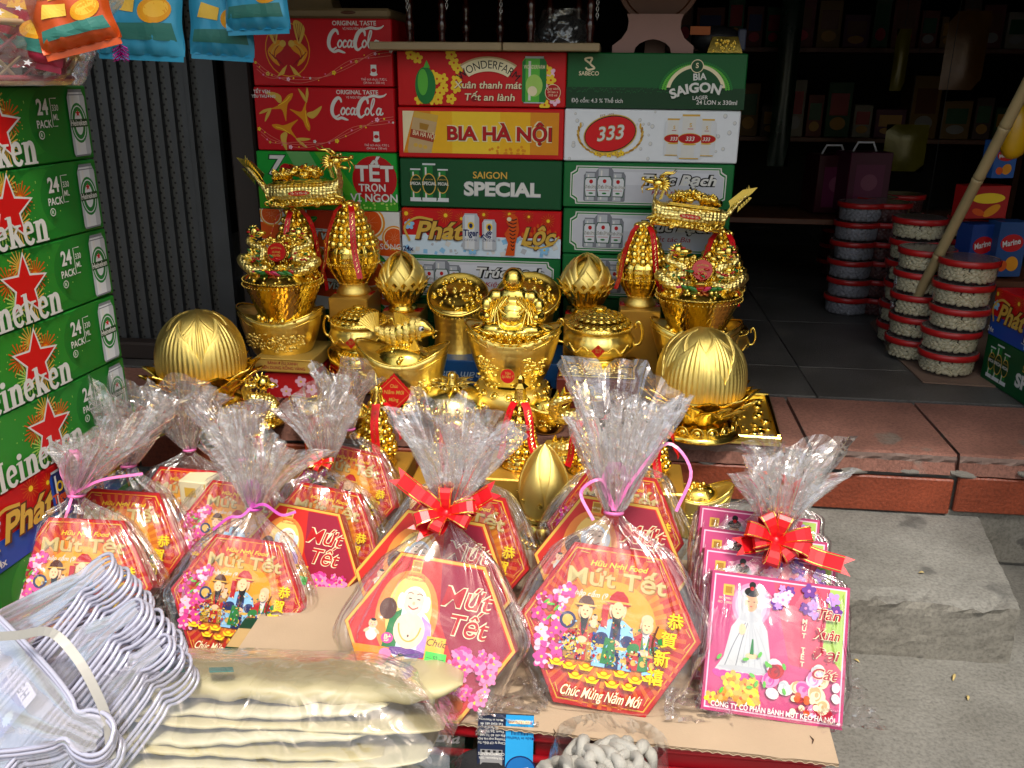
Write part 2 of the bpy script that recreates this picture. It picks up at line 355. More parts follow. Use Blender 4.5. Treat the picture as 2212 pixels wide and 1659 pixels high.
m_tile_r = ground_material('glazed_orange_tile', hexc('98482e'), hexc('7e6456'), 120, 3); m_tile_r.node_tree.nodes['Principled BSDF'].inputs['Roughness'].default_value = 0.45
m_tile_b = mat('broken_tile_core', hexc('857067'), 0.95, 0, 0.3, 60, 0.9, 90)
m_floor = ground_material('grey_floor_tile', hexc('5c5b59'), hexc('6e6c66'), 300, 4); m_floor.node_tree.nodes['Principled BSDF'].inputs['Roughness'].default_value = 0.42
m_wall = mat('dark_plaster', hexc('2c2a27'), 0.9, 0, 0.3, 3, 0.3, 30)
m_ceiling = mat('dark_ceiling', hexc('3a3733'), 0.9, 0, 0.3, 3)  # dark grey-brown, mottled in tone

def noise3(p, f=1.0):
    v = Vector((p[0]*f, p[1]*f, p[2]*f)); return 0.9*(mnoise.noise(v)+0.5*mnoise.noise(v*2.3+Vector((7, 3, 1)))+0.3*mnoise.noise(v*5.1))
def rough_box(name, x0, x1, y0, y1, z0, z1, top, side, amp=0.006, nx=60, ny=16, nz=6, x1b=None):
    """block with a worn, chipped top-front edge (front faces -Y)"""
    mb = MB(); x1b = x1 if x1b is None else x1b
    def P(i, j, k, kind):
        u = i/nx; yy = y0+(y1-y0)*j/ny; xe = x1+(x1b-x1)*j/ny; x = x0+(xe-x0)*u; z = z0+(z1-z0)*k/nz
        d = noise3((x, yy, z), 22)*amp+noise3((x, yy, z), 55)*amp*0.5
        edge = 1.0 if (kind == 't' and j < 2) or (kind == 'f' and k > nz-2) else 0.35
        if j == 0: yy += d*edge*1.3+ (abs(noise3((x, 3.1, z), 31))*amp*0.8 if k >= nz-1 else 0)
        if k == nz: z += -abs(d)*edge
        if i == nx: x += d*0.6
        return (x, yy, z)
    vt = [P(i, j, nz, 't') for j in range(ny+1) for i in range(nx+1)]
    mb.add(vt, [(j*(nx+1)+i, j*(nx+1)+i+1, (j+1)*(nx+1)+i+1, (j+1)*(nx+1)+i) for j in range(ny) for i in range(nx)], top)
    vf = [P(i, 0, k, 'f') for k in range(nz+1) for i in range(nx+1)]
    vf[nz*(nx+1):] = vt[:nx+1]
    mb.add(vf, [(k*(nx+1)+i, k*(nx+1)+i+1, (k+1)*(nx+1)+i+1, (k+1)*(nx+1)+i) for k in range(nz) for i in range(nx)], side)
    vr = [P(nx, j, k, 's') for k in range(nz+1) for j in range(ny+1)]
    mb.add(vr, [(k*(ny+1)+j, k*(ny+1)+j+1, (k+1)*(ny+1)+j+1, (k+1)*(ny+1)+j) for k in range(nz) for j in range(ny)], side)
    o = mb.build(name); return struct(name, o)

g = MB(); g.add([(-400, -400, 0), (400, -400, 0), (400, 400, 0), (-400, 400, 0)], [(0, 1, 2, 3)], m_ground); struct('street_ground', g.build('street_ground'))
rough_box('concrete_step', -1.9, 0.775, 1.475, 1.90, -0.02, 0.12, m_step, m_riser, 0.008, 160, 18, 10, x1b=0.845)
m_scrap = mat('dry_straw', hexc('b8a46a'), .8, 0, .2, 60)
for i, (px, py, zz_, ln, lab) in enumerate(((1868, 1362, 0, .02, 'curled dry leaf scrap on the street below the step'), (2060, 1465, 0, .024, 'yellow straw scrap on the street beside the cardboard'), (1905, 1098, .12, .016, 'pale paper scrap at the foot of the orange riser tiles'), (1990, 1240, .12, .012, 'tiny straw scrap on the concrete step'), (2090, 1510, 0, .014, 'short pale straw near the right edge of the street'), (1850, 1430, 0, .012, 'small dark leaf scrap on the street'))):
    p = onZ(px, py, zz_); mb = MB(); a_ = i*1.1; mb.tube([(ln*(u-.5)*math.cos(a_), ln*(u-.5)*math.sin(a_), .0022+.003*math.sin(u*3.1)) for u in (0, .25, .5, .75, 1)], [.0006, .0022, .0028, .002, .0004], 6, m_scrap, flat=.4); tag(mb.build('litter_scrap', loc=(p[0], p[1], zz_), smooth=True), lab, 'litter')
# tiled threshold: a bed of mortar, nosing tiles on top, riser tiles in front
th = MB(); th.box((0.3, 2.02, 0.115), (4.4, 0.33, 0.27), m_mortar)
th.box((0.3, 1.853, 0.07), (4.4, 0.016, 0.12), m_riser)
threshold = struct('tiled_threshold', th.build('tiled_threshold'))
XJ = [0.462+0.31*k for k in range(-8, 8)]
def tile_slab(w, d, h, worn, seed):
    """terracotta tile, front edge at y=0 broken and worn"""
    q = random.Random(seed); nx, ny = 26, 5; mb = MB(); ys = [0, 0.006, 0.016, 0.05, 0.16, d]; top = []; 
    prof = [q.uniform(0.2, 1.0) for _ in range(nx+1)]; prof = [(prof[max(i-1, 0)]+2*prof[i]+prof[min(i+1, nx)])/4 for i in range(nx+1)]
    for j, y in enumerate(ys):
        for i in range(nx+1):
            x = w*i/nx; c = worn*prof[i]; yy = y+(c*(1-j/2.0) if j < 2 else 0); z = h-(c*1.1 if j == 0 else (c*0.35 if j == 1 else 0))+q.uniform(-1, 1)*0.0006*(j < 2)
            top.append((x, yy, z))
    n = nx+1
    mb.add(top[:2*n], [(i, i+1, n+i+1, n+i) for i in range(nx)], m_tile_b if worn > 0.012 else m_tile)
    mb.add(top[n:3*n], [(i, i+1, n+i+1, n+i) for i in range(nx)], m_tile)
    mb.add(top[2*n:], [(j*n+i, j*n+i+1, j*n+n+i+1, j*n+n+i) for j in range(3) for i in range(nx)], m_tile)
    mid = [(x, y*0.7+0.001+(0.008 if worn > 0.012 else 0)*abs(math.sin(x*60)), h*0.55) for x, y, z in top[:n]]; bot = [(w*i/nx, 0.002+0.003*q.random(), 0.0) for i in range(n)]
    mb.add(mid+top[:n], [(i, i+1, n+i+1, n+i) for i in range(nx)], m_tile_b if worn > 0.012 else m_tile); mb.add(bot+mid, [(i, i+1, n+i+1, n+i) for i in range(nx)], m_tile)
    for xx, k in ((0.0, 0), (w, nx)): mb.add([(xx, 0.004, 0), (xx, d, 0), (xx, d, h), tuple(top[n+k])], [(0, 1, 2, 3)], m_tile)
    return mb.mesh('tile')
for k, x in enumerate(XJ):
    worn = {8: 0.022, 9: 0.024, 7: 0.02, 10: 0.010}.get(k, 0.012)
    obj('tile', tile_slab(0.302, 0.335, 0.045, worn, k), threshold, (x+0.004, 1.832, 0.2185), (0.0, 0.0, -0.012))
    r = MB(); r.rbox((0.151, 0.006, 0.042), (0.302, 0.012, 0.083), m_tile_r, 0.003); obj('riser_tile', r.mesh('riser_tile'), threshold, (x+0.006, 1.834, 0.127+0.004*math.sin(k*3)), (0, 0, 0))
    if k == 9:                                  # crumbled cement smeared under the chipped nosing
        pass
for k in range(7):
    x = 0.25+0.11*k+rnd.uniform(-.02, .02); mb = MB(); s = rnd.uniform(0.008, 0.02); mb.ball((0, 0, 0), s, m_mortar, 7, 5, 2.2, 0.6, 0.35)
    obj('crumbled_mortar', mb.mesh('crumbled_mortar'), threshold, (x, 1.838+rnd.uniform(-.003, .004), 0.222+rnd.uniform(-.008, .012)), (rnd.random(), 0.3*rnd.random(), rnd.random()*0.4))
# shop floor of large grey tiles
fl = MB(); fl.box((0.3, 4.1, 0.20), (4.4, 3.83, 0.10), m_mortar); floor = struct('shop_floor', fl.build('shop_floor'))
ft = MB(); ft.rbox((0, 0, 0), (0.497, 0.497, 0.012), m_floor, 0.0015); ftm = ft.mesh('floor_tile')
ft2 = MB(); ft2.rbox((0, 0, 0), (0.497, 0.247, 0.012), m_floor, 0.0015); ftm2 = ft2.mesh('floor_tile')
for i in range(-3, 4):
    obj('floor_tile', ftm2, floor, (0.30+0.5*i, 2.315, 0.2545))
    for j in range(0, 7): obj('floor_tile', ftm, floor, (0.30+0.5*i, 2.69+0.5*j, 0.2545))
# shell of the shop, with added unseen light blockers
def wall(name, c, d, m): w = MB(); w.box(c, d, m); return struct(name, w.build(name))
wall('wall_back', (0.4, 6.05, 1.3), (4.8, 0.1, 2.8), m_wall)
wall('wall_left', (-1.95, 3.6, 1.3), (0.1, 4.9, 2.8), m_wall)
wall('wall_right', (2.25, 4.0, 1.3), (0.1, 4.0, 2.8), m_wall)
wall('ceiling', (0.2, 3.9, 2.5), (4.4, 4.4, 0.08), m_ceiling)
m_tarp = mat('pale_translucent_tarpaulin', hexc('d8d4c8'), .7, 0, .08, 6)
_n = m_tarp.node_tree; _tl = _n.nodes.new('ShaderNodeBsdfTranslucent'); _tl.inputs[0].default_value = (.85, .83, .76, 1); _mx = _n.nodes.new('ShaderNodeMixShader'); _mx.inputs[0].default_value = .5
_n.links.new(_n.nodes['Principled BSDF'].outputs[0], _mx.inputs[1]); _n.links.new(_tl.outputs[0], _mx.inputs[2]); _n.links.new(_mx.outputs[0], _n.nodes['Material Output'].inputs[0])
wall('unseen_light_baffle', (0.2, 2.02, 1.84), (4.4, 0.08, 1.16), mat('pale_reflector_sheet', hexc('c8c4b8'), .6, 0, .1, 5))  # added slab out of view: darkens the interior, pale face brightens the gold
wall('awning', (0.2, 1.29, 2.40), (5.6, 1.08, 0.01), m_tarp)
wall('unseen_blocker_wall', (1.42, 1.35, 1.2), (0.12, 1.7, 2.4), m_wall)  # added out of view to keep light off the right side

# perforated folding steel shutter at the left of the opening
def perforated():
    m = mat('perforated_steel', hexc('4a4b48'), 0.55, 0.3, 0.25, 9, 0.0); nt = m.node_tree; N = nt.nodes.new; K = nt.links.new; b = nt.nodes['Principled BSDF']; tc = nt.nodes['Texture Coordinate']
    sp = N('ShaderNodeSeparateXYZ'); K(tc.outputs['Object'], sp.inputs[0])
    def ma(op, a, bb=None, c=None):
        n = N('ShaderNodeMath'); n.operation = op
        for i, q in enumerate((a, bb, c)):
            if q is None: continue
            if isinstance(q, (int, float)): n.inputs[i].default_value = q
            else: K(q, n.inputs[i])
        return n.outputs[0]
    S = 0.0135; u = ma('DIVIDE', sp.outputs['X'], S); v = ma('DIVIDE', sp.outputs['Z'], S)
    row = ma('FLOOR', v); off = ma('MULTIPLY', ma('MODULO', ma('ABSOLUTE', row), 2.0), 0.5)
    fx = ma('SUBTRACT', ma('FRACT', ma('ADD', u, off)), 0.5); fz = ma('SUBTRACT', ma('FRACT', v), 0.5)
    d = ma('SQRT', ma('ADD', ma('MULTIPLY', fx, fx), ma('MULTIPLY', fz, fz)))
    hole = ma('LESS_THAN', d, 0.23)
    mx = N('ShaderNodeMix'); mx.data_type = 'RGBA'; mx.inputs[7].default_value = (0.004, 0.004, 0.004, 1); K(hole, mx.inputs[0]); K(b.inputs['Base Color'].links[0].from_socket, mx.inputs[6]); K(mx.outputs[2], b.inputs['Base Color'])
    return m
m_perf = perforated(); m_steel = mat('painted_dark_steel', hexc('3e4144'), 0.5, 0.3, 0.35, 8, 0.2, 60)
m_post = mat('dark_brown_post', hexc('241b17'), 0.6, 0, 0.3, 6, 0.2, 40)
sa, sb = onY(196, 500, 2.30), onY(500, 500, 2.36)
sh = thing('steel_shutter', 'dark perforated steel folding shutter with vertical ribs behind the green beer cases', 'shutter', (sa[0], 2.30, 0.26), math.atan2(0.06, sb[0]-sa[0]))
Wd = sb[0]-sa[0]; pn = MB(); H = 2.2; x = 0.0; prof = []
nr = 9
for k in range(nr):
    s = Wd*0.80/nr; prof += [(x, 0.0), (x+s*0.42, 0.0), (x+s*0.5, -0.016), (x+s*0.92, -0.016)]; x += s
for i in range(len(prof)-1):
    a, b2 = prof[i], prof[i+1]; flat = abs(a[1]) < 1e-6 and abs(b2[1]) < 1e-6
    q = MB(); q.add([(a[0], a[1], 0), (b2[0], b2[1], 0), (b2[0], b2[1], H), (a[0], a[1], H), (a[0], a[1]+0.002, 0), (b2[0], b2[1]+0.002, 0), (b2[0], b2[1]+0.002, H), (a[0], a[1]+0.002, H)], [(0, 1, 2, 3), (7, 6, 5, 4)], m_perf if flat else m_steel)
    q.build('perforated_strip' if flat else 'rib', parent=sh)
pb = MB(); pb.box((Wd*0.86, 0.0, H/2), (Wd*0.055, 0.003, H), m_perf); pb.build('perforated_strip', parent=sh)
pb = MB(); pb.box((Wd*0.815, -0.008, H/2), (Wd*0.03, 0.03, H), m_steel); pb.build('frame_stile', parent=sh)
pb = MB(); pb.box((Wd*0.95, -0.01, H/2), (Wd*0.115, 0.035, H), m_steel); pb.build('frame_stile', parent=sh)
po = MB(); q0 = onY(528, 400, 2.30); po.rbox((q0[0], 2.34, 1.3), (0.07, 0.06, 2.1), m_post, 0.006); tag(po.build('door_post'), 'narrow dark brown upright post between the shutter and the red cartons', 'post')
pl2 = MB(); pl2.rbox((onY(240, 900, 2.27)[0], 2.27, 0.285), (0.55, 0.05, 0.05), m_post, 0.006); tag(pl2.build('shutter_sill'), 'dark timber sill along the foot of the perforated shutter', 'sill')

# ================================================================== printed drink cases
K_ = INK
def can(P, x, y, w, h, body='lsilver', shade='silver', top='silver', dark='dsilver'):
    """picture of a can standing on (x, y)"""
    q = lambda a, b: (x+a*w, y+b*h)
    P.poly([q(-.42, 0), q(.42, 0), q(.5, .05), q(.5, .88), q(.38, .97), q(.38, 1), q(-.38, 1), q(-.38, .97), q(-.5, .88), q(-.5, .05)], K_[body])
    P.poly([q(.22, .0), q(.42, 0), q(.5, .05), q(.5, .88), q(.38, .97), q(.22, .97)], K_[shade])
    P.poly([q(-.5, .05), q(-.42, 0), q(-.36, .0), q(-.36, .95), q(-.5, .88)], K_[shade])
    P.rect(*q(-.38, .955), *q(.38, 1), K_[dark]); P.rect(*q(-.42, 0), *q(.42, .025), K_[dark])
    P.rect(*q(-.24, .06), *q(-.14, .9), K_['white'])
def coke_word(P, x, y, w, m):
    s = w; q = lambda pts: [(x+a*s, y+b*s) for a, b in pts]
    W = lambda a: (lambda t: s*a*(0.5+0.8*math.sin(math.pi*min(1, t*1.05))))
    P.stroke(q([(.19, .27), (.17, .33), (.12, .34), (.05, .26), (.015, .15), (.03, .06), (.08, .03), (.15, .07)]), W(.05), m)
    P.stroke(q([(.02, .035), (.10, -.005), (.18, .015), (.26, -.01), (.30, -.02)]), W(.035), m)
    for cx, k in ((.21, 0), (.64, 0)): P.stroke(q([(cx+.03, .17), (cx, .18), (cx-.035, .12), (cx-.015, .07), (cx+.02, .09), (cx+.04, .14), (cx+.02, .175)]), s*.026, m)
    P.stroke(q([(.33, .155), (.30, .18), (.265, .12), (.28, .07), (.33, .09)]), s*.026, m)
    for cx in (.385, .845): 
        P.stroke(q([(cx+.03, .17), (cx-.005, .18), (cx-.04, .12), (cx-.02, .07), (cx+.015, .10), (cx+.04, .17)]), s*.026, m); P.stroke(q([(cx+.045, .18), (cx+.025, .08), (cx+.06, .08), (cx+.075, .11)]), s*.024, m)
    P.rect(x+.445*s, y+.165*s, x+.485*s, y+.19*s, m)
    P.stroke(q([(.66, .25), (.65, .32), (.60, .345), (.53, .28), (.48, .15), (.49, .06), (.53, .03), (.60, .08)]), W(.052), m)
    P.stroke(q([(.57, .335), (.66, .36), (.76, .385), (.86, .37), (.94, .385), (.99, .42)]), W(.034), m)
    P.stroke(q([(.695, .12), (.755, .24), (.775, .325), (.75, .33), (.715, .22), (.705, .12), (.725, .065), (.765, .09)]), s*.024, m)
def slab_word(P, word, x, y, h, m, shear=0.0, cond=1.0, mo=None):
    """bold slab-serif lettering, x-height h, drawn stem by stem; returns the width"""
    cx = [0.0]
    tr = lambda pts: [(x+(cx[0]+a*cond+shear*b)*h, y+b*h) for a, b in pts]
    def bar(a0, b0, a1, b1): P.poly(tr([(a0, b0), (a1, b0), (a1, b1), (a0, b1)]), m)
    def stem(a, top, sv=True):
        bar(a-.14, 0, a+.14, top)
        bar(a-.25, 0, a+.25, .10)
        P.poly(tr([(a-.27, top-.10), (a+.0, top-.10), (a+.0, top), (a-.27, top-.03)]), m)
    for ch in word:
        if ch == 'H':
            stem(.28, 1.42); stem(1.0, 1.42); bar(.42, .64, .86, .80); bar(.03, 1.30, .53, 1.42); bar(.75, 1.30, 1.25, 1.42); cx[0] += 1.30*cond
        elif ch == 'e':
            P.stroke(tr([(.14, .50), (.40, .54), (.62, .58), (.56, .88), (.36, .95), (.17, .80), (.12, .50), (.18, .20), (.38, .06), (.56, .10), (.66, .24)]), lambda t: h*(.12 if t < .2 else .24-.06*t), m); cx[0] += .80*cond
        elif ch == 'i':
            stem(.26, 1.0); P.ell(*tr([(.26, 1.24)])[0], .16*h, .15*h, m); cx[0] += .54*cond
        elif ch == 'n':
            stem(.26, 1.0); P.stroke(tr([(.34, .70), (.46, .92), (.66, .90), (.74, .66), (.74, .40), (.74, .0)]), lambda t: h*(.12+.16*min(1, 2*t)), m); bar(.50, 0, .98, .10); cx[0] += 1.02*cond
        elif ch == 'k':
            stem(.26, 1.42); P.stroke(tr([(.34, .42), (.76, .92)]), .13*h, m, smooth=False); P.stroke(tr([(.46, .58), (.82, .04)]), .26*h, m, smooth=False); bar(.56, .88, .98, .98); bar(.60, 0, 1.04, .09); cx[0] += 1.06*cond
    return cx[0]*h

def art_coke(P, w, h, k):
    W, Rd, G, Y = K_['white'], K_['dred'], K_['gold'], K_['yellow']
    cx, cy = -w*0.24, h*0.04
    if k == 0:            # two birds in a ring
        P.ell(cx, cy, h*.36, h*.40, K_['amber']); P.ell(cx, cy, h*.345, h*.385, ink('b30f1c'))
        for s in (-1, 1):
            f = lambda pts: [(cx+s*a*h, cy+b*h) for a, b in pts]
            P.spoly(f([(.05, .06), (.12, .14), (.22, .10), (.32, -.02), (.26, -.16), (.14, -.24), (.20, -.10), (.10, -.02)]), K_['amber']); P.stroke(f([(.10, .09), (.2, .04), (.26, -.06), (.22, -.16)]), .012*h, K_['gold']); P.stroke(f([(.14, .06), (.2, -.01), (.22, -.1)]), .012*h, K_['dred'])
            P.spoly(f([(.20, .08), (.30, .30), (.20, .42), (.12, .40), (.14, .22)]), G); [P.stroke(f([(.19, .12+.0*j), (.15+.04*j, .38)]), .007*h, K_['dred'], smooth=False) for j in range(4)]
            P.poly(f([(.02, -.22), (.10, -.28), (.20, -.40), (.08, -.36)]), G)
            for j in range(4): P.stroke(f([(.30-.05*j, -.03-.04*j), (.20-.04*j, -.14-.03*j)]), .012*h, K_['dred'], smooth=False)
            P.ell(*f([(.07, .09)])[0], .05*h, .05*h, G)
    else:                 # three birds wheeling
        for j in range(3):
            a = 2.1*j+0.5; c, d = math.cos(a), math.sin(a)
            f = lambda pts: [(cx+h*(c*(p-.0)-d*(q2+.22)), cy+h*(d*p+c*(q2+.22))) for p, q2 in pts]
            P.spoly(f([(-.26, .05), (-.10, .03), (.04, .06), (.14, .09), (.22, .07), (.15, .01), (.05, -.03), (-.05, -.15), (-.12, -.24), (-.08, -.06), (-.16, .0)]), K_['amber']); P.stroke(f([(-.1, .03), (.05, .03), (.15, .06)]), .012*h, K_['yellow'])
            P.spoly(f([(-.02, .05), (.02, .14), (-.06, .24), (-.18, .30), (-.10, .16), (-.07, .06)]), G); P.spoly(f([(-.22, .05), (-.34, .02), (-.44, -.08), (-.32, -.03)]), G); P.spoly(f([(-.22, .05), (-.36, .09), (-.46, .07), (-.34, .04)]), G)
        P.text('TẾT VẸN', -w*.44, h*.40, h*.05, W, .02); P.text('YÊU THƯƠNG', -w*.43, h*.33, h*.045, W, .02)
    P.text('ORIGINAL TASTE', w*.24, h*.40, h*.065, W, .02); P.text('VỊ NGUYÊN BẢN', w*.24, h*.335, h*.035, W, 0)
    coke_word(P, w*.05, h*.02, w*.40, W)
    pts = [(-w*.47, -h*.20), (-w*.38, -h*.34), (-w*.2, -h*.40), (0, -h*.36), (w*.2, -h*.16), (w*.36, -h*.03), (w*.49, h*.02)]
    for o in (0, -.05, .06): P.stroke([(a, b+o*h*math.sin(a*30)) for a, b in pts], h*.007, ink('e07a6a'))
    C = crom(pts, 7)
    for i, (a, b) in enumerate(C):
        if i % 2 == 0: a2, b2 = a+rnd.uniform(-.01, .01)*w, b+rnd.uniform(-.05, .05)*h; r = rnd.uniform(.012, .024)*h; P.blossom(a2, b2, r*1.5, [Y, W, K_['lpink'], G][i//2 % 4], Rd) if i % 3 == 0 else P.ell(a2, b2, r*.7, r*.7, [W, K_['pink'], Y][i % 3], 0, 8)
    P.rect(w*.345, -h*.30, w*.385, -h*.17, W); P.ell(w*.365, -h*.25, h*.04, h*.03, K_['red']); P.ell(w*.365, -h*.31, h*.06, h*.025, W); P.text('Thể tích thực: 7,92 L', w*.365, -h*.40, h*.035, W); P.text('(24 lon x 330 ml)', w*.365, -h*.45, h*.035, W)
def art_7up(P, w, h):
    W = K_['white']
    P.clip = (-w/2, -h/2, w/2, h/2)
    P.poly([(-w*.28, h*.5), (-w*.12, h*.5), (w*.10, -h*.5), (-w*.08, -h*.5)], ink('6aa860')); P.poly([(-w*.08, h*.5), (w*.02, h*.5), (w*.3, -h*.5), (w*.2, -h*.5)], ink('58b02c'))
    P.poly([(-w*.5, -h*.5), (w*.5, -h*.5), (w*.5, -h*.3), (-w*.5, -h*.12)], ink('3c9c20')); P.clip = None
    P.otext('7', -w*.37, h*.10, h*.34, W, K_['dgreen'], .035, .02, shear=.18, sx=1.2); P.ell(-w*.29, h*.16, h*.13, h*.13, K_['red']); P.otext('up', -w*.29, h*.11, h*.12, W, K_['dred'], .02, .02, shear=.2)
    P.ell(w*.34, h*.05, h*.40, h*.40, K_['red']); P.otext('TẾT', w*.34, h*.02, h*.27, W, K_['dred'], .02, .03); P.otext('TRỌN', w*.32, -h*.16, h*.13, W, K_['dred'], .02, .02); P.otext('VỊ NGON', w*.33, -h*.34, h*.14, W, K_['dgreen'], .02, .02)
    for i in range(14): P.ell(w*rnd.uniform(.2, .48), h*rnd.uniform(-.48, -.36), h*.02, h*.02, K_['lime'], 0, 7)
    P.ell(w*.22, -h*.45, h*.05, h*.05, K_['lime'])
def art_juice(P, w, h):
    P.rect(-w*.5, -h*.5, w*.5, h*.5, K_['white']); P.clip = (-w/2, -h/2, w/2, h/2)
    P.poly([(-w*.5, -h*.10), (w*.5, -h*.42), (w*.5, -h*.12), (-w*.5, h*.24)], K_['orange']); P.poly([(-w*.16, h*.5), (w*.14, h*.5), (w*.14, h*.1), (-w*.16, h*.15)], ink('d8401c'))
    for cx, cy, r in ((w*.28, h*.28, .34), (-w*.42, h*.40, .24), (w*.46, -h*.02, .25)):
        P.ell(cx, cy, r*h, r*h, K_['amber']); P.ell(cx, cy, r*.88*h, r*.88*h, K_['cream']); P.ell(cx, cy, r*.8*h, r*.8*h, K_['orange'])
        P.rays(cx, cy, r*.76*h, .02*h, K_['cream'], 9, .16)
    for cx, cy, a in ((-w*.15, h*.28, .4), (-w*.33, -h*.34, 1.2), (w*.34, -h*.42, -.6), (w*.10, -h*.38, .2)): P.ell(cx, cy, h*.20, h*.07, K_['green'], a); P.ell(cx, cy, h*.18, h*.02, K_['lgreen'], a)
    P.clip = None
    P.otext('Twister', w*.02, -h*.08, h*.2, K_['white'], K_['dgreen'], .04, .02, shear=.25); P.text('SỨC SỐNG', w*.37, -h*.25, h*.12, K_['white'], .01)
def art_wonder(P, w, h):
    P.clip = (-w/2, -h/2, w/2, h/2)
    for i in range(22): P.blossom(w*rnd.uniform(-.42, -.12), h*rnd.uniform(-.5, .46), h*.10, K_['yellow'], K_['orange'], i)
    for i in range(9): P.blossom(w*rnd.uniform(.36, .46), h*rnd.uniform(-.45, .36), h*.10, K_['yellow'] if i % 3 else K_['lpink'], K_['orange'], i)
    P.clip = None
    # plain winter-melon shapes (no figure)
    P.ell(-w*.33, -h*.12, h*.20, h*.34, K_['green']); P.ell(-w*.345, -h*.06, h*.10, h*.24, K_['lgreen']); P.poly([(-w*.34, h*.2), (-w*.32, h*.34), (-w*.30, h*.2)], K_['lgreen'])
    a0, a1 = R_(52), R_(128); R = h*.66; c0 = (w*.045, -h*.33)
    pts = [(c0[0]+R*1.28*math.cos(a0+(a1-a0)*i/14), c0[1]+R*1.08*math.sin(a0+(a1-a0)*i/14)) for i in range(15)]+[(c0[0]+R*.92*math.cos(a1+(a0-a1)*i/14), c0[1]+R*.72*math.sin(a1+(a0-a1)*i/14)) for i in range(15)]
    P.poly([(c0[0]+(x-c0[0])*1.05, c0[1]+(y-c0[1])*1.04) for x, y in pts], K_['tan']); P.poly(pts, K_['cream'])
    P.text('WONDERFARM', c0[0], h*.20, h*.15, K_['black'], .0, w=w*.36, arc=h*.72)
    P.otext('Xuân thanh mát', w*.04, -h*.16, h*.13, K_['cream'], K_['dred'], .03, .015, shear=.15, w=w*.40); P.otext('Tết an lành', w*.05, -h*.38, h*.13, K_['cream'], K_['dred'], .03, .015, shear=.15, w=w*.30)
    can(P, w*.315, -h*.42, h*.46, h*.84, 'lgreen', 'green', 'silver', 'silver'); P.text('WONDERFARM', w*.315, h*.20, h*.07, K_['cream'], .01, w=h*.40); P.ell(w*.315, -h*.10, h*.16, h*.2, K_['lime']); P.ell(w*.305, -h*.20, h*.09, h*.09, K_['cream'])
    P.ell(w*.425, -h*.22, h*.15, h*.15, K_['cream']); P.ell(w*.425, -h*.22, h*.14, h*.14, K_['red'])
    for i, t in enumerate(('Quy cách:', '24 lon x', '310 ml')): P.text(t, w*.425, -h*(.17+.06*i), h*.045, K_['cream'])
def art_hanoi(P, w, h):
    P.rect(-w*.47, -h*.40, w*.47, h*.42, K_['amber']); P.rect(-w*.3, -h*.40, w*.30, h*.42, ink('f2b81c')); P.rect(-w*.17, -h*.40, w*.12, h*.42, ink('f6cc30'))
    P.clip = (-w*.47, -h*.40, w*.47, h*.42)
    P.poly([(-w*.47, -h*.4), (-w*.40, h*.42), (-w*.47, h*.42)], K_['cream'])
    for i in range(40): P.ell(w*rnd.uniform(.05, .46), h*rnd.uniform(-.4, -.25), h*.03, h*.03, K_['amber'], 0, 7)
    f = lambda a, b: (-w*.36+(a*.97-b*.20)*h, -h*.05+(a*.20+b*.97)*h-0*w)
    f = lambda a, b: (-w*.35+(a*.98+b*.20)*h, -h*.02+(-a*.20+b*.98)*h)
    P.poly([f(-.22, -.44), f(.22, -.44), f(.25, -.36), f(.25, .40), f(-.25, .40), f(-.25, -.36)], K_['tan']); P.poly([f(-.25, -.12), f(.25, -.12), f(.25, .04), f(-.25, .04)], ink('a83c20')); P.poly([f(-.25, .28), f(.25, .28), f(.25, .42), f(-.25, .42)], K_['gold'])
    P.poly([f(-.08, .08), f(.08, .08), f(.1, .2), f(-.1, .2)], K_['dgold']); P.clip = None
    P.text('BIA HÀ NỘI', -w*.345, -h*.085, h*.10, K_['cream'], .01, rot=-.2, w=h*.46)
    for j in (-.1, 0, .1): P.ell(*f(j, -.25), h*.045, h*.04, K_['gold'], 0, 10)
    P.otext('BIA HÀ NỘI', w*.115, -h*.13, h*.27, K_['red'], K_['cream'], .055, .03, w=w*.63); P.text('BIA HÀ NỘI', w*.115, -h*.13, h*.27, K_['brown'], .042, w=w*.632); P.text('BIA HÀ NỘI', w*.114, -h*.125, h*.27, K_['red'], .022, w=w*.625)
def art_special(P, w, h):
    for dx, s in ((-.40, .86), (-.235, .86), (-.318, 1.0)):
        x = w*dx; can(P, x, -h*.38, h*.36*s, h*.78*s, 'green', 'dgreen', 'silver', 'lsilver'); P.rect(x-h*.15*s, -h*.38, x+h*.15*s, -h*.30, K_['lsilver']); P.ell(x, -h*.02, h*.145*s, h*.22*s, K_['gold']); P.ell(x, -h*.02, h*.125*s, h*.20*s, ink('0a3a1c')); P.text('SPECIAL', x, -h*.04, h*.07*s, K_['white'], .03, w=h*.30*s); P.text('SAIGON', x, h*.06, h*.03, K_['gold'])
    P.text('SAIGON', w*.06, h*.12, h*.14, K_['gold'], .015, w=w*.21); P.text('SPECIAL', w*.135, -h*.225, h*.275, K_['silver'], .05, w=w*.475); P.text('SPECIAL', w*.135, -h*.215, h*.26, K_['white'], .035, w=w*.47)
def ice(P, x0, y0, x1, y1, n):
    for i in range(n):
        x, y, r = rnd.uniform(x0, x1), rnd.uniform(y0, y1), rnd.uniform(.4, 1)*(y1-y0)*.2; a = rnd.random()*3
        P.poly([(x+r*math.cos(a+k*1.57+rnd.uniform(-.2, .2)), y+r*math.sin(a+k*1.57)) for k in range(4)], K_[['ice', 'sky', 'white', 'ice', 'silver'][i % 5]])
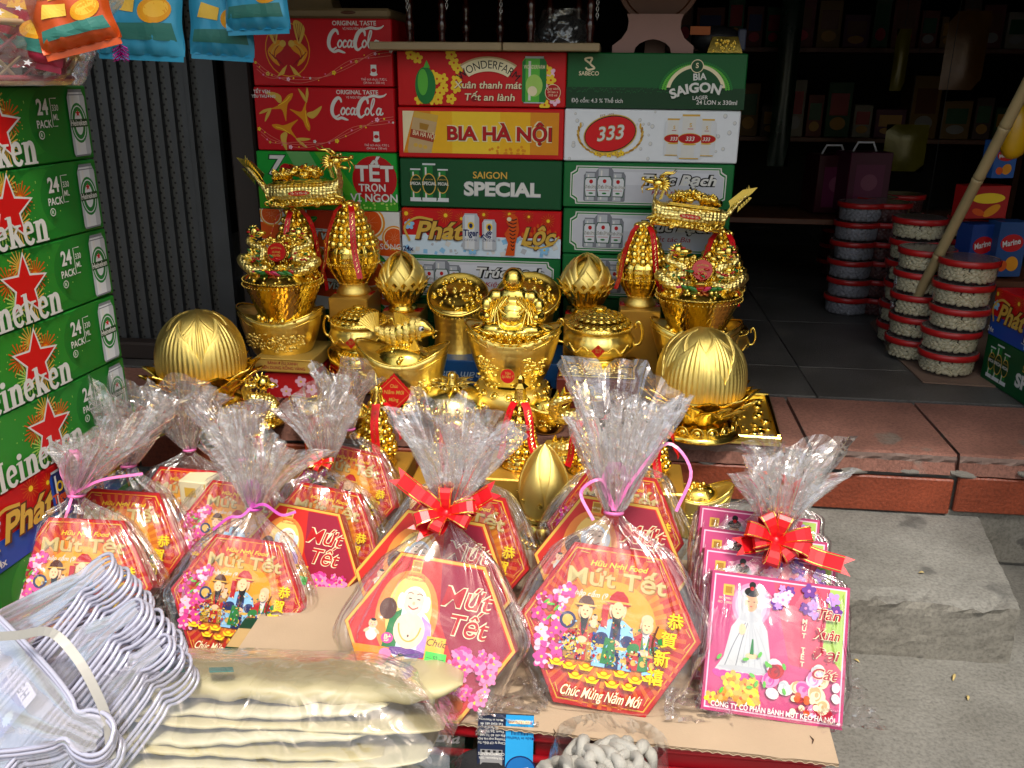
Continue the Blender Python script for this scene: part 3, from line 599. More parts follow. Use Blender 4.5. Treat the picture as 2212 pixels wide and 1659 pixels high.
def art_phat(P, w, h, blue=False):
    P.clip = (-w/2, -h/2, w/2, h/2); P.rect(-w*.5, -h*.5, w*.5, -h*.08, K_['blue'] if blue else K_['ice'])
    if not blue: ice(P, -w*.48, -h*.46, w*.48, -h*.06, 90)
    for x, y, r in ((-.47, .38, .16), (-.22, .36, .15), (-.12, .30, .12), (.18, .42, .13), (.30, .38, .1), (-.34, .2, .1), (.42, .3, .13), (.02, .4, .12)): P.burst(w*x, h*y, h*r*1.3, K_['orange'], K_['yellow'], 16)
    for i in range(24): P.ell(w*rnd.uniform(.26, .48), h*rnd.uniform(.0, .2), h*.03, h*.05, K_['orange'], 0, 6)
    P.clip = None
    for x, y in ((-.45, .15), (.4, -.32), (-.05, -.36)): P.blossom(w*x, h*y, h*.11, K_['sky'], K_['yellow'], .3); 
    P.otext('Phát', -w*.265, -h*.14, h*.38, K_['gold'], K_['brown'], .045, .03, shear=.3, w=w*.30); P.stroke([(-w*.45, -h*.2), (-w*.48, h*.1), (-w*.40, h*.30), (-w*.3, h*.26)], h*.05, K_['gold']); P.stroke([(-w*.12, -h*.10), (-w*.06, -h*.16), (-w*.0, -h*.05)], h*.035, K_['gold'])
    P.otext('Lộc', w*.355, -h*.20, h*.36, K_['gold'], K_['brown'], .045, .03, shear=.3, w=w*.20); P.stroke([(w*.27, -h*.22), (w*.36, -h*.28), (w*.45, -h*.18), (w*.49, -h*.02)], h*.035, K_['gold'])
    for x, s, t in ((-.06, 1.0, 0), (.055, .85, 1)):
        can(P, w*x, -h*.36, h*.36*s, h*.78*s, 'navy' if blue else 'lsilver', 'blue' if blue else 'silver', 'silver', 'silver'); P.ell(w*x, h*.16*s, h*.07, h*.08, K_['yellow']); P.ell(w*x, h*.16*s, h*.04, h*.05, K_['navy'])
        P.text('Tiger', w*x, -h*.06, h*.14, K_['orange' if blue else 'navy'], .03, w=h*.33*s, rot=0.0 if not t else .9); P.text('CRYSTAL', w*x, -h*.17, h*.05, K_['navy'])
    f = lambda a, b: (w*.185+a*h, b*h)                      # striped tiger standing
    P.poly([f(-.10, -.46), f(.10, -.46), f(.12, -.2), f(.20, .1), f(.16, .36), f(.06, .44), f(-.04, .40), f(-.08, .26), f(-.02, .16), f(-.12, .0), f(-.04, -.2)], K_['orange'])
    for j in range(9): P.stroke([f(-.05+.01*j, .34-.08*j), f(.06, .30-.08*j), f(.15-.008*j, .33-.08*j)], h*.022, K_['black'])
    P.ell(*f(-.02, .32), h*.05, h*.045, K_['cream']); P.text('24x', -w*.46, -h*.42, h*.11, K_['white' if blue else 'navy'], .02)
def art_truc(P, w, h):
    W, S = K_['white'], ink('c9cbd2'); 
    def frame(d, m):
        a, b, c = w*.455-d, h*.41-d, h*.12
        pts = [(-a+c, -b), (a-c, -b)]+[(a-c+c*.5*math.sin(t), -b+c*.5*(1-math.cos(t))) for t in (0.5, 1.0, 1.57)]+[(a-c*.1, -b+c*.9), (a, -b+c*1.4), (a, b-c*1.4), (a-c*.1, b-c*.9), (a-c*.5, b-c*.5), (a-c, b)]
        pts = [(-a+c, -b), (a-c, -b), (a-c*.9, -b+c*.7), (a-c*.5, -b+c), (a, -b+c*1.3), (a, b-c*1.3), (a-c*.5, b-c), (a-c*.9, b-c*.7), (a-c, b), (-a+c, b), (-a+c*.9, b-c*.7), (-a+c*.5, b-c), (-a, b-c*1.3), (-a, -b+c*1.3), (-a+c*.5, -b+c), (-a+c*.9, -b+c*.7)]
        P.poly(pts, m)
    frame(-.012*h, W); frame(.01*h, K_['green']); frame(.035*h, W); frame(.05*h, S)
    P.rect(-w*.36, h*.02, w*.36, h*.30, ink('d6d8de'))
    for dx, s in ((-.335, .86), (-.175, .86), (-.255, 1.0)):
        x = w*dx; can(P, x, -h*.36, h*.37*s, h*.76*s, 'silver', 'dsilver', 'lsilver', 'dsilver'); P.poly([(x-h*.14*s, -h*.26), (x+h*.14*s, -h*.26), (x+h*.16*s, -h*.1), (x+h*.16*s, h*.1), (x+h*.13*s, h*.2*s), (x-h*.13*s, h*.2*s), (x-h*.16*s, h*.1), (x-h*.16*s, -h*.1)], K_['dgreen']); P.poly([(x-h*.12*s, -h*.24), (x+h*.12*s, -h*.24), (x+h*.145*s, -h*.1), (x+h*.145*s, h*.1), (x+h*.115*s, h*.18*s), (x-h*.115*s, h*.18*s), (x-h*.145*s, h*.1), (x-h*.145*s, -h*.1)], K_['lsilver'])
        P.ell(x, h*.09*s, h*.04, h*.045, K_['red']); P.otext('Trúc Bạch', x, -h*.07, h*.075*s, W, K_['black'], .05, .02, shear=.2, w=h*.33*s); P.rect(x-h*.11*s, -h*.125, x+h*.11*s, -h*.115, K_['red']); P.ell(x, -h*.18, h*.05, h*.02, K_['green'])
    P.otext('Trúc Bạch', w*.175, h*.04, h*.22, W, K_['black'], .075, .03, shear=.28, w=w*.44); P.text('Kiệt tác Bia', w*.15, -h*.18, h*.11, K_['crimson'], .005, shear=.3, w=w*.25)
    for j in range(5): P.ell(w*(.20+.012*j), -h*.32, h*.06, h*.012, K_['green'], .5+.5*j, 8)
def art_saigon(P, w, h):
    G, W = K_['gold'], K_['white']
    P.rect(-w*.5, -h*.5, w*.5, -h*.12, ink('0a3c1e'))
    for i in range(120): P.ell(-w*.48+w*.86*i/120, -h*(.12+.10*rnd.random()), h*.012, h*.012, ink('12602e'), 0, 5)
    P.stroke([(-w*.37, h*.30), (-w*.40, h*.38), (-w*.36, h*.40), (-w*.37, h*.30), (-w*.345, h*.22), (-w*.38, h*.19), (-w*.395, h*.23)], h*.035, K_['cream']); P.text('SABECO', -w*.375, h*.09, h*.075, K_['cream'], .015)
    P.text('Độ cồn: 4.3 % Thể tích', -w*.47, -h*.40, h*.075, W, .01, al='l'); P.text('24 LON x 330ml', w*.46, -h*.41, h*.08, W, .015, al='r')
    cx, cy = w*.225, -h*.20
    for i in range(46):
        a = R_(8+164*i/45)
        for j in range(3): P.ell(cx+(w*.17+h*.05*j)*math.cos(a), cy+(h*.46+h*.04*j)*math.sin(a), h*.028, h*.028, K_['lgreen'] if j < 2 else K_['green'], a, 4)
    P.ell(cx, cy, w*.165, h*.50, K_['cream'], 0, 30, R_(10), R_(170)); P.ell(cx, cy, w*.145, h*.44, ink('0d4c26'), 0, 30, R_(8), R_(172)); P.ell(cx, h*.27, h*.12, h*.12, K_['cream']); P.ell(cx, h*.27, h*.105, h*.105, K_['dgreen']); P.text('S', cx, h*.24, h*.09, K_['cream'], .02)
    P.otext('BIA', cx+w*.02, h*.03, h*.12, W, K_['dgreen'], .03, .03, rot=.08); P.otext('SAIGON', cx+w*.0, -h*.19, h*.17, W, K_['dgreen'], .05, .04, rot=.10, w=w*.27, arc=h*1.2); P.text('LAGER', cx+w*.03, -h*.32, h*.07, W, .01, rot=.06)
def can333(P, x, y, w, h):
    can(P, x, y, w, h, 'white', 'lsilver', 'gold', 'gold'); P.text('S', x, y+h*.72, h*.09, K_['gold'], .03); P.rect(x-w*.12, y+h*.67, x+w*.12, y+h*.685, K_['red']); P.ell(x, y+h*.46, w*.52, h*.125, K_['gold']); P.ell(x, y+h*.46, w*.50, h*.11, K_['red']); P.text('333', x, y+h*.41, h*.10, K_['white'], .02, shear=.2); P.ell(x, y+h*.33, w*.3, h*.02, K_['gold'])
def art_333(P, w, h):
    for i in range(26): x, y, r = w*rnd.choice([rnd.uniform(-.48, -.40), rnd.uniform(.30, .48), rnd.uniform(-.1, .02)]), h*rnd.uniform(-.46, .46), h*rnd.uniform(.02, .045); P.ell(x, y, r, r*1.1, K_['silver'], 0, 10); P.ell(x-.1*r, y+.1*r, r*.75, r*.8, K_['white'], 0, 10)
    cx, cy = -w*.235, h*.03
    for s in (-1, 1):
        for j in range(11):
            a = -1.57+s*(.25+.17*j); P.ell(cx+w*.185*math.cos(a), cy+h*.42*math.sin(a), h*.06, h*.022, K_['dgold'] if j % 2 else K_['gold'], a+s*1.2, 8)
    for j in range(9): P.blossom(cx+w*(-.07+.0175*j), cy-h*(.37+.02*math.sin(j*2)), h*.06, K_['gold'] if j % 2 else K_['yellow'], K_['dgold'], j)
    P.ell(cx, cy, w*.155, h*.36, K_['gold'], .22, 36); P.ell(cx, cy, w*.15, h*.34, K_['black'], .22, 36); P.ell(cx, cy, w*.145, h*.32, ink('d8141c'), .22, 36)
    P.otext('333', cx, cy-h*.11, h*.27, K_['white'], K_['dgold'], .03, .015, shear=.25, rot=.12, w=w*.15); P.text('EST. 1875', cx-w*.02, h*.36, h*.05, K_['dgold'], 0, rot=.15)
    can333(P, w*.13, -h*.36, h*.36, h*.70); can333(P, w*.315, -h*.36, h*.36, h*.70); can333(P, w*.222, -h*.42, h*.44, h*.84)
def art_heineken(P, w, h):
    W = K_['white']; P.clip = (-w/2, -h/2, w/2, h/2)
    for x, r, c in ((-.25, .5, '2f8a2a'), (.12, .42, '2a842c'), (.30, .5, '1f7428')): P.ell(w*x, h*.05, h*r*1.2, h*r, ink(c))
    cx, cy = -w*.075, h*.02
    for i in range(5):
        a = 1.2*i+.4; P.burst(cx+h*.26*math.cos(a), cy+h*.26*math.sin(a), h*.26, K_[['orange', 'gold', 'orange', 'lime', 'gold'][i]], K_['amber'], 22)
    for i in range(60): P.ell(cx+h*.5*rnd.gauss(0, .6), cy+h*.42*rnd.gauss(0, .6), h*.01, h*.01, K_['gold' if i % 2 else 'lime'], 0, 4)
    P.star(cx, cy, h*.46, W, .44, .1); P.star(cx, cy, h*.40, ink('d41818'), .42, .1)
    P.clip = None
    P.text('24', w*.195, h*.14, h*.20, W, .03, sx=.8); P.text('PACK', w*.195, -h*.03, h*.10, W, .02, sx=.85)
    P.stroke([(w*.285, h*.34), (w*.245, h*.34), (w*.245, -h*.02), (w*.275, -h*.02)], h*.012, W, smooth=False); P.text('330', w*.272, h*.18, h*.08, W, .01, sx=.8); P.text('ML', w*.27, h*.06, h*.08, W, .01, sx=.8)
    x = w*.412; can(P, x, -h*.45, h*.37, h*.90, 'lsilver', 'silver', 'lsilver', 'dsilver'); P.rect(x-h*.16, h*.37, x+h*.16, h*.385, K_['dsilver']); P.ell(x, h*.0, h*.175, h*.27, K_['green']); P.ell(x, 0, h*.15, h*.235, K_['lsilver']); P.ell(x, 0, h*.135, h*.22, K_['green']); P.ell(x, .0, h*.085, h*.16, K_['lsilver']); P.rect(x-h*.182, -h*.055, x+h*.182, h*.055, ink('123c1c')); P.text('Heineken', x, -h*.032, h*.08, W, .02, w=h*.34); P.star(x, h*.13, h*.055, K_['red'])
    ww = slab_word(P, 'Heineken', -w*.47, -h*.47, h*.285, W, .0, .92); P.ell(w*.165, -h*.12, h*.055, h*.055, W, 0, 12); P.ell(w*.165, -h*.12, h*.044, h*.044, ink('22782a'), 0, 12); P.text('R', w*.165, -h*.145, h*.05, W, .01)

CASE_ART = {}
def case(name, label, w, h, d, base, art, mtx=None, loc=None, rz=0.0, group=None, key=None, side=None):
    """drinks case: local origin at the bottom centre of its printed face, which looks along -Y"""
    t = thing(name, label, 'case', loc, rz, group)
    mb = MB(); mb.rbox((0, d/2, h/2), (w, d, h-0.001), ink(base, 0.42), 0.0025); b = mb.build('carton', parent=t)
    sm = MB(); sm.box((w/2+0.0006, d/2, h*0.5), (0.0008, d*0.96, 0.0016), ink('2a2018')); sm.build('side_flap_seam', parent=t)
    sm = MB(); sm.box((0, d/2, h+0.0002), (w*0.985, 0.05, 0.0006), mat('packing_tape', hexc('b89a68'), 0.25, 0, 0.1)); sm.build('packing_tape', parent=t)
    if art:
        k = key or name
        if k not in CASE_ART:
            P = Print(); art(P, w, h); CASE_ART[k] = (P.mesh('printed_front'), w, h)
        me, w0, h0 = CASE_ART[k]
        obj('printed_front', me, t, (0, 0, h/2), (math.pi/2, 0, 0), (w/w0, h/h0, 1))
    return t
YB = 2.25
def pcase(name, label, box, base, art, dy=0.0, key=None, group=None, d=0.27):
    xl, xr, yt, yb = box; Y = YB+dy
    ym = (yt+yb)/2; a, b = onY(xl, ym, Y), onY(xr, ym, Y); z1 = onY((xl+xr)/2, yt, Y)[2]; z0 = onY((xl+xr)/2, yb, Y)[2]
    case(name, label, b[0]-a[0], z1-z0, d, base, art, loc=((a[0]+b[0])/2, Y+.003*math.sin(xl*3.1+yt), z0), key=key, group=group, rz=.009*math.sin(xl*1.7+yt*2.3))
    return z0
pcase('soda_case', 'red soda case printed with two gold birds in a ring, topmost of its stack', (543, 847, 39, 187), 'c4101c', lambda P, w, h: art_coke(P, w, h, 0), 0.0)
pcase('soda_case', 'red soda case printed with three gold birds, second in its stack', (553, 854, 188.5, 327), 'c4101c', lambda P, w, h: art_coke(P, w, h, 1), 0.004, key='soda_case2')
pcase('soda_case', 'bright green soda case with a red TẾT disc behind the gold dragon boat', (557, 858, 328.5, 453), '169a32', art_7up, 0.001, key='soda_case3')
pcase('juice_case', 'orange and white juice case with sliced oranges, under the green soda case', (566, 864, 454.5, 561), 'f0ece4', art_juice, 0.003)
z0 = pcase('juice_case', 'lowest visible white juice case behind the left gold towers', (573, 866, 562.5, 668), 'f0ece4', art_juice, 0.0)
pcase('tea_case', 'red winter melon drink case with an arched cream name band', (858, 1223, 111, 231), 'cc1418', art_wonder, 0.0)
pcase('beer_case', 'red bordered yellow beer case reading BIA HÀ NỘI', (861, 1218, 232.5, 343), 'cc1418', art_hanoi, 0.002, key='b_hanoi')
pcase('beer_case', 'dark green beer case reading SAIGON SPECIAL beside three green cans', (864, 1214, 344.5, 451), '0e4f2a', art_special, 0.0, key='b_special')
pcase('beer_case', 'red and ice blue festive beer case reading Phát Lộc with a striped tiger', (869, 1212, 452.5, 553), 'cc1418', art_phat, 0.003, key='b_phat')
z1 = pcase('beer_case', 'green and silver Trúc Bạch case at the foot of the middle stack', (873, 1210, 554.5, 648), '146c34', art_truc, 0.0, key='b_truc')
pcase('beer_case', 'dark green lager case with an arched SAIGON emblem, topmost of the right stack', (1224, 1612, 114, 235), '115c2c', art_saigon, 0.0, key='b_saigon')
pcase('beer_case', 'white beer case with a red oval reading 333', (1219, 1597, 236.5, 351), 'e6eaee', art_333, 0.003, key='b_333')
pcase('beer_case', 'green and silver Trúc Bạch case directly under the white 333 case', (1217, 1584, 352.5, 451), '146c34', art_truc, 0.0, key='b_truc')
pcase('beer_case', 'green and silver Trúc Bạch case second below the white 333 case', (1216, 1574, 452.5, 552), '146c34', art_truc, 0.004, key='b_truc')
z2 = pcase('beer_case', 'Trúc Bạch case third below the white 333 case, mostly hidden', (1214, 1566, 553.5, 648), '146c34', art_truc, 0.0, key='b_truc')
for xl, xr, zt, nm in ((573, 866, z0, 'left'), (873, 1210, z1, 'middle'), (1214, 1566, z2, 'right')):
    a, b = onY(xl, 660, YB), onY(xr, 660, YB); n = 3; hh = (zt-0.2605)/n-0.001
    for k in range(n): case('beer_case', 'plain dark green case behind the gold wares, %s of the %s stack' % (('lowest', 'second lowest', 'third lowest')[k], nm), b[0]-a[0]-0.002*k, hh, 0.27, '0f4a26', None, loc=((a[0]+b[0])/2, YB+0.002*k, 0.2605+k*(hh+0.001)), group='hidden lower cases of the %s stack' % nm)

# the tall stack of green beer cases at the left, its long face turned to the right
vp = ray(1492, 166); dd = np.array([vp[0], vp[1]]); dd /= np.linalg.norm(dd); rzH = math.atan2(dd[1], dd[0])
hw, hh = 0.405, 0.1255
pr = onY(233, 540, 1.56)
words = ['topmost', 'second', 'third', 'fourth', 'fifth', 'sixth']
for k in range(7):
    z = 0.121+k*hh; j = [0.0, .004, -.003, .002, -.002, .003, 0.0][k]
    cx, cy = pr[0]-dd[0]*(hw/2+j), pr[1]-dd[1]*(hw/2+j)
    lean = 0.0
    if k == 1: case('beer_case', 'blue and red Phát Lộc case right under the green star cases', hw, hh-0.001, 0.27, 'cc1418', lambda P, w, h: art_phat(P, w, h, True), loc=(cx, cy, z), rz=rzH, key='b_phatblue')
    else: case('beer_case', 'green red-star beer case, %s from the top of the tall stack by the shutter' % (words[6-k] if k else 'lowest'), hw, hh-0.001, 0.27, '1f7a28', art_heineken, loc=(cx, cy, z), rz=rzH+0.004*((k*37) % 5-2), key='b_hein', group='green star beer cases')

# ================================================================== gold festive wares
def petal_patch(Rz, z0, z1, th0, hw, off, ribs=0, m=None, nu=12, nv=12, tip=1.6, thick=0.0015, ramp=0.0):
    """a pointed petal lying on the surface of revolution Rz(z), centred on angle th0"""
    mb = MB(); a = []; 
    for j in range(nv+1):
        v = j/nv; z = z0+(z1-z0)*v; ww = hw*max(0.0, 1-v**tip) if j < nv else 0.0
        for i in range(nu+1):
            u = 2*i/nu-1; th = th0+u*ww
            zz = z+(z1-z0)*0.0
            r = Rz(zz)+off+ramp*v*0+(thick*0.9*math.cos(56*th) if ribs else 0.0)-abs(u)**3*thick*1.2
            a.append((r*math.cos(th), r*math.sin(th), zz))
    n = nu+1; f = [(j*n+i, j*n+i+1, j*n+n+i+1, j*n+n+i) for j in range(nv) for i in range(nu)]
    mb.add(a, f, m)
    # turn the border inwards so that the petal has an edge
    bor = [j*n for j in range(nv+1)]+[j*n+nu for j in range(nv, -1, -1)]
    inn = [(p[0]*(1-thick*2.2/max(1e-4, math.hypot(p[0], p[1]))), p[1]*(1-thick*2.2/max(1e-4, math.hypot(p[0], p[1]))), p[2]) for p in (a[k] for k in bor)]
    k0 = len(mb.v); L_ = len(bor); mb.v.extend(inn)
    for i in range(L_-1): mb.f.append((bor[i], bor[i+1], k0+i+1, k0+i)); mb.m.append(0)
    return mb
def leaf(w, h, out, curl, m, ribs=0, n=8, thick=0.0012):
    """free-standing cup petal rising from the origin: leans outwards (+Y) by out, tip curls by curl"""
    mb = MB(); a = []
    for j in range(n+1):
        v = j/n; ww = w/2*(0.62+0.38*math.sin(math.pi*min(1, v*1.1+.1)))*math.sqrt(max(0, 1-v**3.0)); z = h*(v-0.12*curl*v**3); y = out*v+curl*h*0.25*v**3
        for i in range(7):
            u = 2*i/6-1; a.append((u*ww, y+(0.22*w)*(-abs(u)**2)*(1-v*0.4)+(thick*math.cos(ribs*u*math.pi) if ribs else 0), z))
    f = [(j*7+i, j*7+i+1, j*7+8+i, j*7+7+i) for j in range(n) for i in range(6)]
    b = [(x, y-thick, z) for x, y, z in a]; k = len(a)
    mb.add(a+b, f+[tuple(q+k for q in reversed(t)) for t in f]+[(j*7, j*7+7, k+j*7+7, k+j*7) for j in range(n)]+[(j*7+13, j*7+6, k+j*7+6, k+j*7+13) for j in range(n)], m)
    return mb
def ring_copies(name, me, parent, n, r, z, ph=0.0, tilt=0.0, arc=None, scl=1.0):
    for k in range(n):
        a = ph+2*math.pi*k/n
        if arc and not (arc[0] <= (a % (2*math.pi)) <= arc[1]): continue
        o = obj(name, me, parent, (r*math.cos(a), r*math.sin(a), z), None, scl); o.rotation_euler = (Matrix.Rotation(a-math.pi/2, 3, 'Z') @ Matrix.Rotation(tilt, 3, 'X')).to_euler()
_ball = {}
def ballmesh(m, n=8, k=6):
    if (m.name, n, k) not in _ball: b = MB(); b.ball((0, 0, 0), 1.0, m, n, k); _ball[(m.name, n, k)] = b.mesh('bead', smooth=True)
    return _ball[(m.name, n, k)]
def beads(mb, r, z, n, br, m, fz=None, sx=1, sy=1, fr=None):
    for k in range(n):
        a = 2*math.pi*k/n; q = r*(fr(a) if fr else 1); mb.ball((q*math.cos(a)*sx, q*math.sin(a)*sy, z+(fz(a) if fz else 0)), br, m, 5, 3)
def boss(mb, c, nrm, r, m, gem=None):         # round boss with a ring, facing nrm
    q = Vector(nrm).to_track_quat('Z', 'Y').to_matrix()
    mb.ball(c, r, m, 10, 5, 1, 1, 0.45, q); 
    P = [Vector(c)+q @ Vector((1.35*r*math.cos(t), 1.35*r*math.sin(t), 0)) for t in [2*math.pi*i/12 for i in range(12)]]; mb.tube(P, r*0.22, 5, m, closed=True)
def mini_ingot(m=g_shiny, nm='ingot'):
    if nm in _ball: return _ball[nm]
    mb = MB(); mb.lathe([(0.0, 0), (0.55, 0), (0.75, .25), (0.95, .5), (0.72, .47), (0.0, .42)], 14, m, fr=lambda t, v: 1+0.28*v*math.cos(2*t), fz=lambda t, v: 0.36*max(0, math.cos(t)**2)**1.5*(1 if 0.3 < v < 0.9 else 0), sy=0.62)
    mb.ball((0, 0, .46), .40, m, 8, 5, 1.1, .85, .8); _ball[nm] = mb.mesh('ingot', smooth=True); return _ball[nm]
def print_on(parent, P, loc, rot, name='printed_label', scl=1.0): return obj(name, P.mesh(name), parent, loc, rot, scl)

def place(px, py, Y): p = onY(px, py, Y); return (p[0], p[1], p[2])

m_goldcard = mat('gilt_card', hexc('c8983c'), .32, .55, .12, 30, .15, 120)
m_plain = mat('plain_brown_carton', hexc('6a4f38'), 0.85, 0, 0.15, 10, 0.2, 200)
def plinth(x, Y, ztop, w, what):
    y1 = YB-0.006; y0 = min(Y-0.062, y1-.13); t = thing('gilt_carton', 'gilt card carton under the %s' % ' '.join(what.split()[:11]).replace(',', ''), 'carton', (x, (y0+y1)/2, 0.2605))
    b = MB(); b.rbox((0, 0, (ztop-.2605)/2), (max(w, .10), y1-y0, ztop-.2605-.0005), m_goldcard, .003); b.build('carton', parent=t); q = MB(); q.box((0, 0, ztop-.2605), (max(w, .10)*.99, .04, .0008), red_enamel); q.build('red_band', parent=t)
def lotus_dome(px, pyb, wpx, hpx, Y, label, foot=True):
    """big ribbed lotus bud in a cup of broad petals; pyb: where dome and cup meet"""
    k = mpp(px, pyb, Y); W = wpx*k; H = hpx*k*1.06; p = place(px, pyb, Y); Rm = W/2
    t = thing('lotus_bud_box', label, 'lotus box', (p[0], p[1], p[2]), 0.3)
    def Rz(z): v = min(1, max(0, z/H)); return Rm*(1.0-v**2.5)**0.52*(0.97+0.06*math.sin(v*2.2))
    core = MB(); core.lathe([(Rz(H*i/18)-0.003, H*i/18) for i in range(18)]+[(0.001, H)], 144, g_satin, fr=lambda th, v: 1+.012*math.cos(48*th)*(1-v)); core.build('bud', parent=t, smooth=True)
    for i in range(4): petal_patch(Rz, 0, H*0.985, math.pi/2*i+0.15, 1.0, 0.0005, 17, g_satin, 120, 16, 2.4).build('petal', parent=t, smooth=True)
    for i in range(4): petal_patch(Rz, 0, H*0.90, math.pi/2*i+0.93, 0.86, 0.0040, 15, g_satin, 104, 16, 2.2).build('petal', parent=t, smooth=True)
    cup = MB(); cup.lathe([(Rm*.55, -Rm*.62), (Rm*.80, -Rm*.35), (Rm*1.0, -Rm*.04), (Rm*.9, 0.0)], 32, g_deep); cup.build('cup', parent=t, smooth=True)
    for row, (rr, zz, ln, ou, nn, ph) in enumerate(((.90, -.30, .46, .36, 10, .1), (.86, -.46, .54, .50, 10, .42), (.74, -.60, .60, .62, 10, .1))): lf = leaf(Rm*.70, Rm*ln, Rm*ou, 0.6, g_deep, 0).mesh('cup_petal', smooth=True); ring_copies('cup_petal', lf, t, nn, Rm*rr, Rm*zz, ph)
    if foot:
        b = MB(); zb = (0.264 if px < 1000 else 0.280)-p[2]
        b.lathe([(Rm*1.05, zb), (Rm*1.08, zb+Rm*.05), (Rm*.98, zb+Rm*.12), (Rm*.88, zb+Rm*.20), (Rm*.84, -Rm*.74), (Rm*.60, -Rm*.60)], 36, g_shiny, cap=True); b.build('foot', parent=t, smooth=True)
        for j in range(16): q = MB(); a = 2*math.pi*j/16; boss(q, (Rm*.89*math.cos(a), Rm*.89*math.sin(a), (zb+Rm*.16-Rm*.74)/2), (math.cos(a), math.sin(a), .15), Rm*.10, g_shiny); q.build('boss', parent=t, smooth=True)
    return t
lotus_dome(437, 796, 184, 124, 1.88, 'large ribbed gold lotus bud box beside the dark shutter')
lotus_dome(1512, 842, 186, 132, 1.88, 'large ribbed gold lotus bud box standing beside the shop floor opening')

def lotus_small(px, pyb, wpx, hpx, Y, label):
    k = mpp(px, pyb, Y); Rm = wpx*k/2; H = hpx*k*1.05; p = place(px, pyb, Y)
    t = thing('lotus_bud_box', label, 'lotus box', p, 0.2)
    def Rz(z): v = min(1, max(0, z/H)); return Rm*(1.0-v**2.0)**0.6*(0.9+0.2*math.sin(min(1, v*2.2)*1.5)*.5)
    core = MB(); core.lathe([(Rz(H*i/16)-0.002, H*i/16) for i in range(16)]+[(0.001, H)], 28, g_deep); core.build('bud', parent=t, smooth=True)
    for tier, (zt, n, off, hw) in enumerate(((0.97, 4, .0004, .72), (0.83, 6, .0026, .60), (0.60, 7, .0048, .50), (.42, 8, .007, .42))):
        for i in range(n): petal_patch(Rz, 0.0, H*zt, 2*math.pi*(i+0.5*tier)/n, hw, off, 0, g_satin, 8, 10, 2.2, 0.0013).build('petal', parent=t, smooth=True)
    lf = leaf(Rm*.36, Rm*.52, Rm*.22, .5, g_deep, 2).mesh('calyx_petal', smooth=True); ring_copies('calyx_petal', lf, t, 17, Rm*.92, -Rm*.12); ring_copies('calyx_petal', lf, t, 17, Rm*.86, -Rm*.36, .18); ring_copies('calyx_petal', lf, t, 17, Rm*.72, -Rm*.62, .0)
    b = MB(); zb = -Rm*1.05; b.lathe([(Rm*.66, zb), (Rm*.6, zb+.01), (Rm*.5, -Rm*.8), (Rm*.85, -Rm*.3), (Rm*.92, 0)], 26, g_deep, cap=True); b.build('foot', parent=t, smooth=True); plinth(p[0], Y, p[2]+zb, Rm*1.5, label)
lotus_small(869, 618, 100, 74, 2.17, 'small smooth gold lotus bud box beside the orange juice cartons')
lotus_small(1266, 622, 106, 74, 2.17, 'small smooth gold lotus bud box beside the right gold towers')

def tower_balls(t, H, R0, R1, rows, z0, m=g_shiny, scale=1.0):
    me = ballmesh(m, 10, 7)
    for j in range(rows):
        v = j/(rows-1); r = R0+(R1-R0)*v**0.85; br = (0.52*(R0-R1)/rows+0.0052*scale)*(1.0-0.28*v)*1.35; n = max(5, int(2*math.pi*r/(br*1.95))); z = z0+H*v
        for i in range(n):
            a = 2*math.pi*(i+0.5*(j % 2))/n; o = obj('bead', me, t, (r*math.cos(a), r*math.sin(a), z), None, (br, br, br*1.05))
    c = MB(); c.lathe([(R0*.92, z0-H*.04), (R1*.9+R0*.02, z0+H), (0.001, z0+H*1.05)], 20, g_deep); c.build('cone', parent=t, smooth=True)
def ribbon_down(t, ang, r0, z0, r1, z1, w, m=red_ribbon, extra=0.0, text=True):
    pts = []; sd_ = []
    for i in range(13):
        v = i/12; r = r0+(r1*1.08-r0)*v**.42+.007+0.003*math.sin(v*9+ang); z = z0+(z1-z0)*v; a = ang+0.10*math.sin(v*3+ang*2)
        pts.append((r*math.cos(a), r*math.sin(a), z)); sd_.append((-math.sin(a)*w/2, math.cos(a)*w/2, 0.15*w*math.sin(3*v)))
    mb = MB(); mb.strip(pts, sd_, m); o = mb.build('ribbon', parent=t, smooth=False)
    if text:
        q = MB()
        for i in range(2, 12):
            P0, P1 = Vector(pts[i]), Vector(pts[i-1]); s = Vector(sd_[i]).normalized(); nrm = Vector((math.cos(ang), math.sin(ang), .25)).normalized()*0.0012; c = P0+nrm
            q.tube([c-s*w*.16, c+s*w*.12+(P1-P0)*.4, c-s*w*.05+(P1-P0)*.6, c+s*w*.18+(P1-P0)*.7], 0.0007, 4, g_pale)
        q.build('gilt_lettering', parent=o)
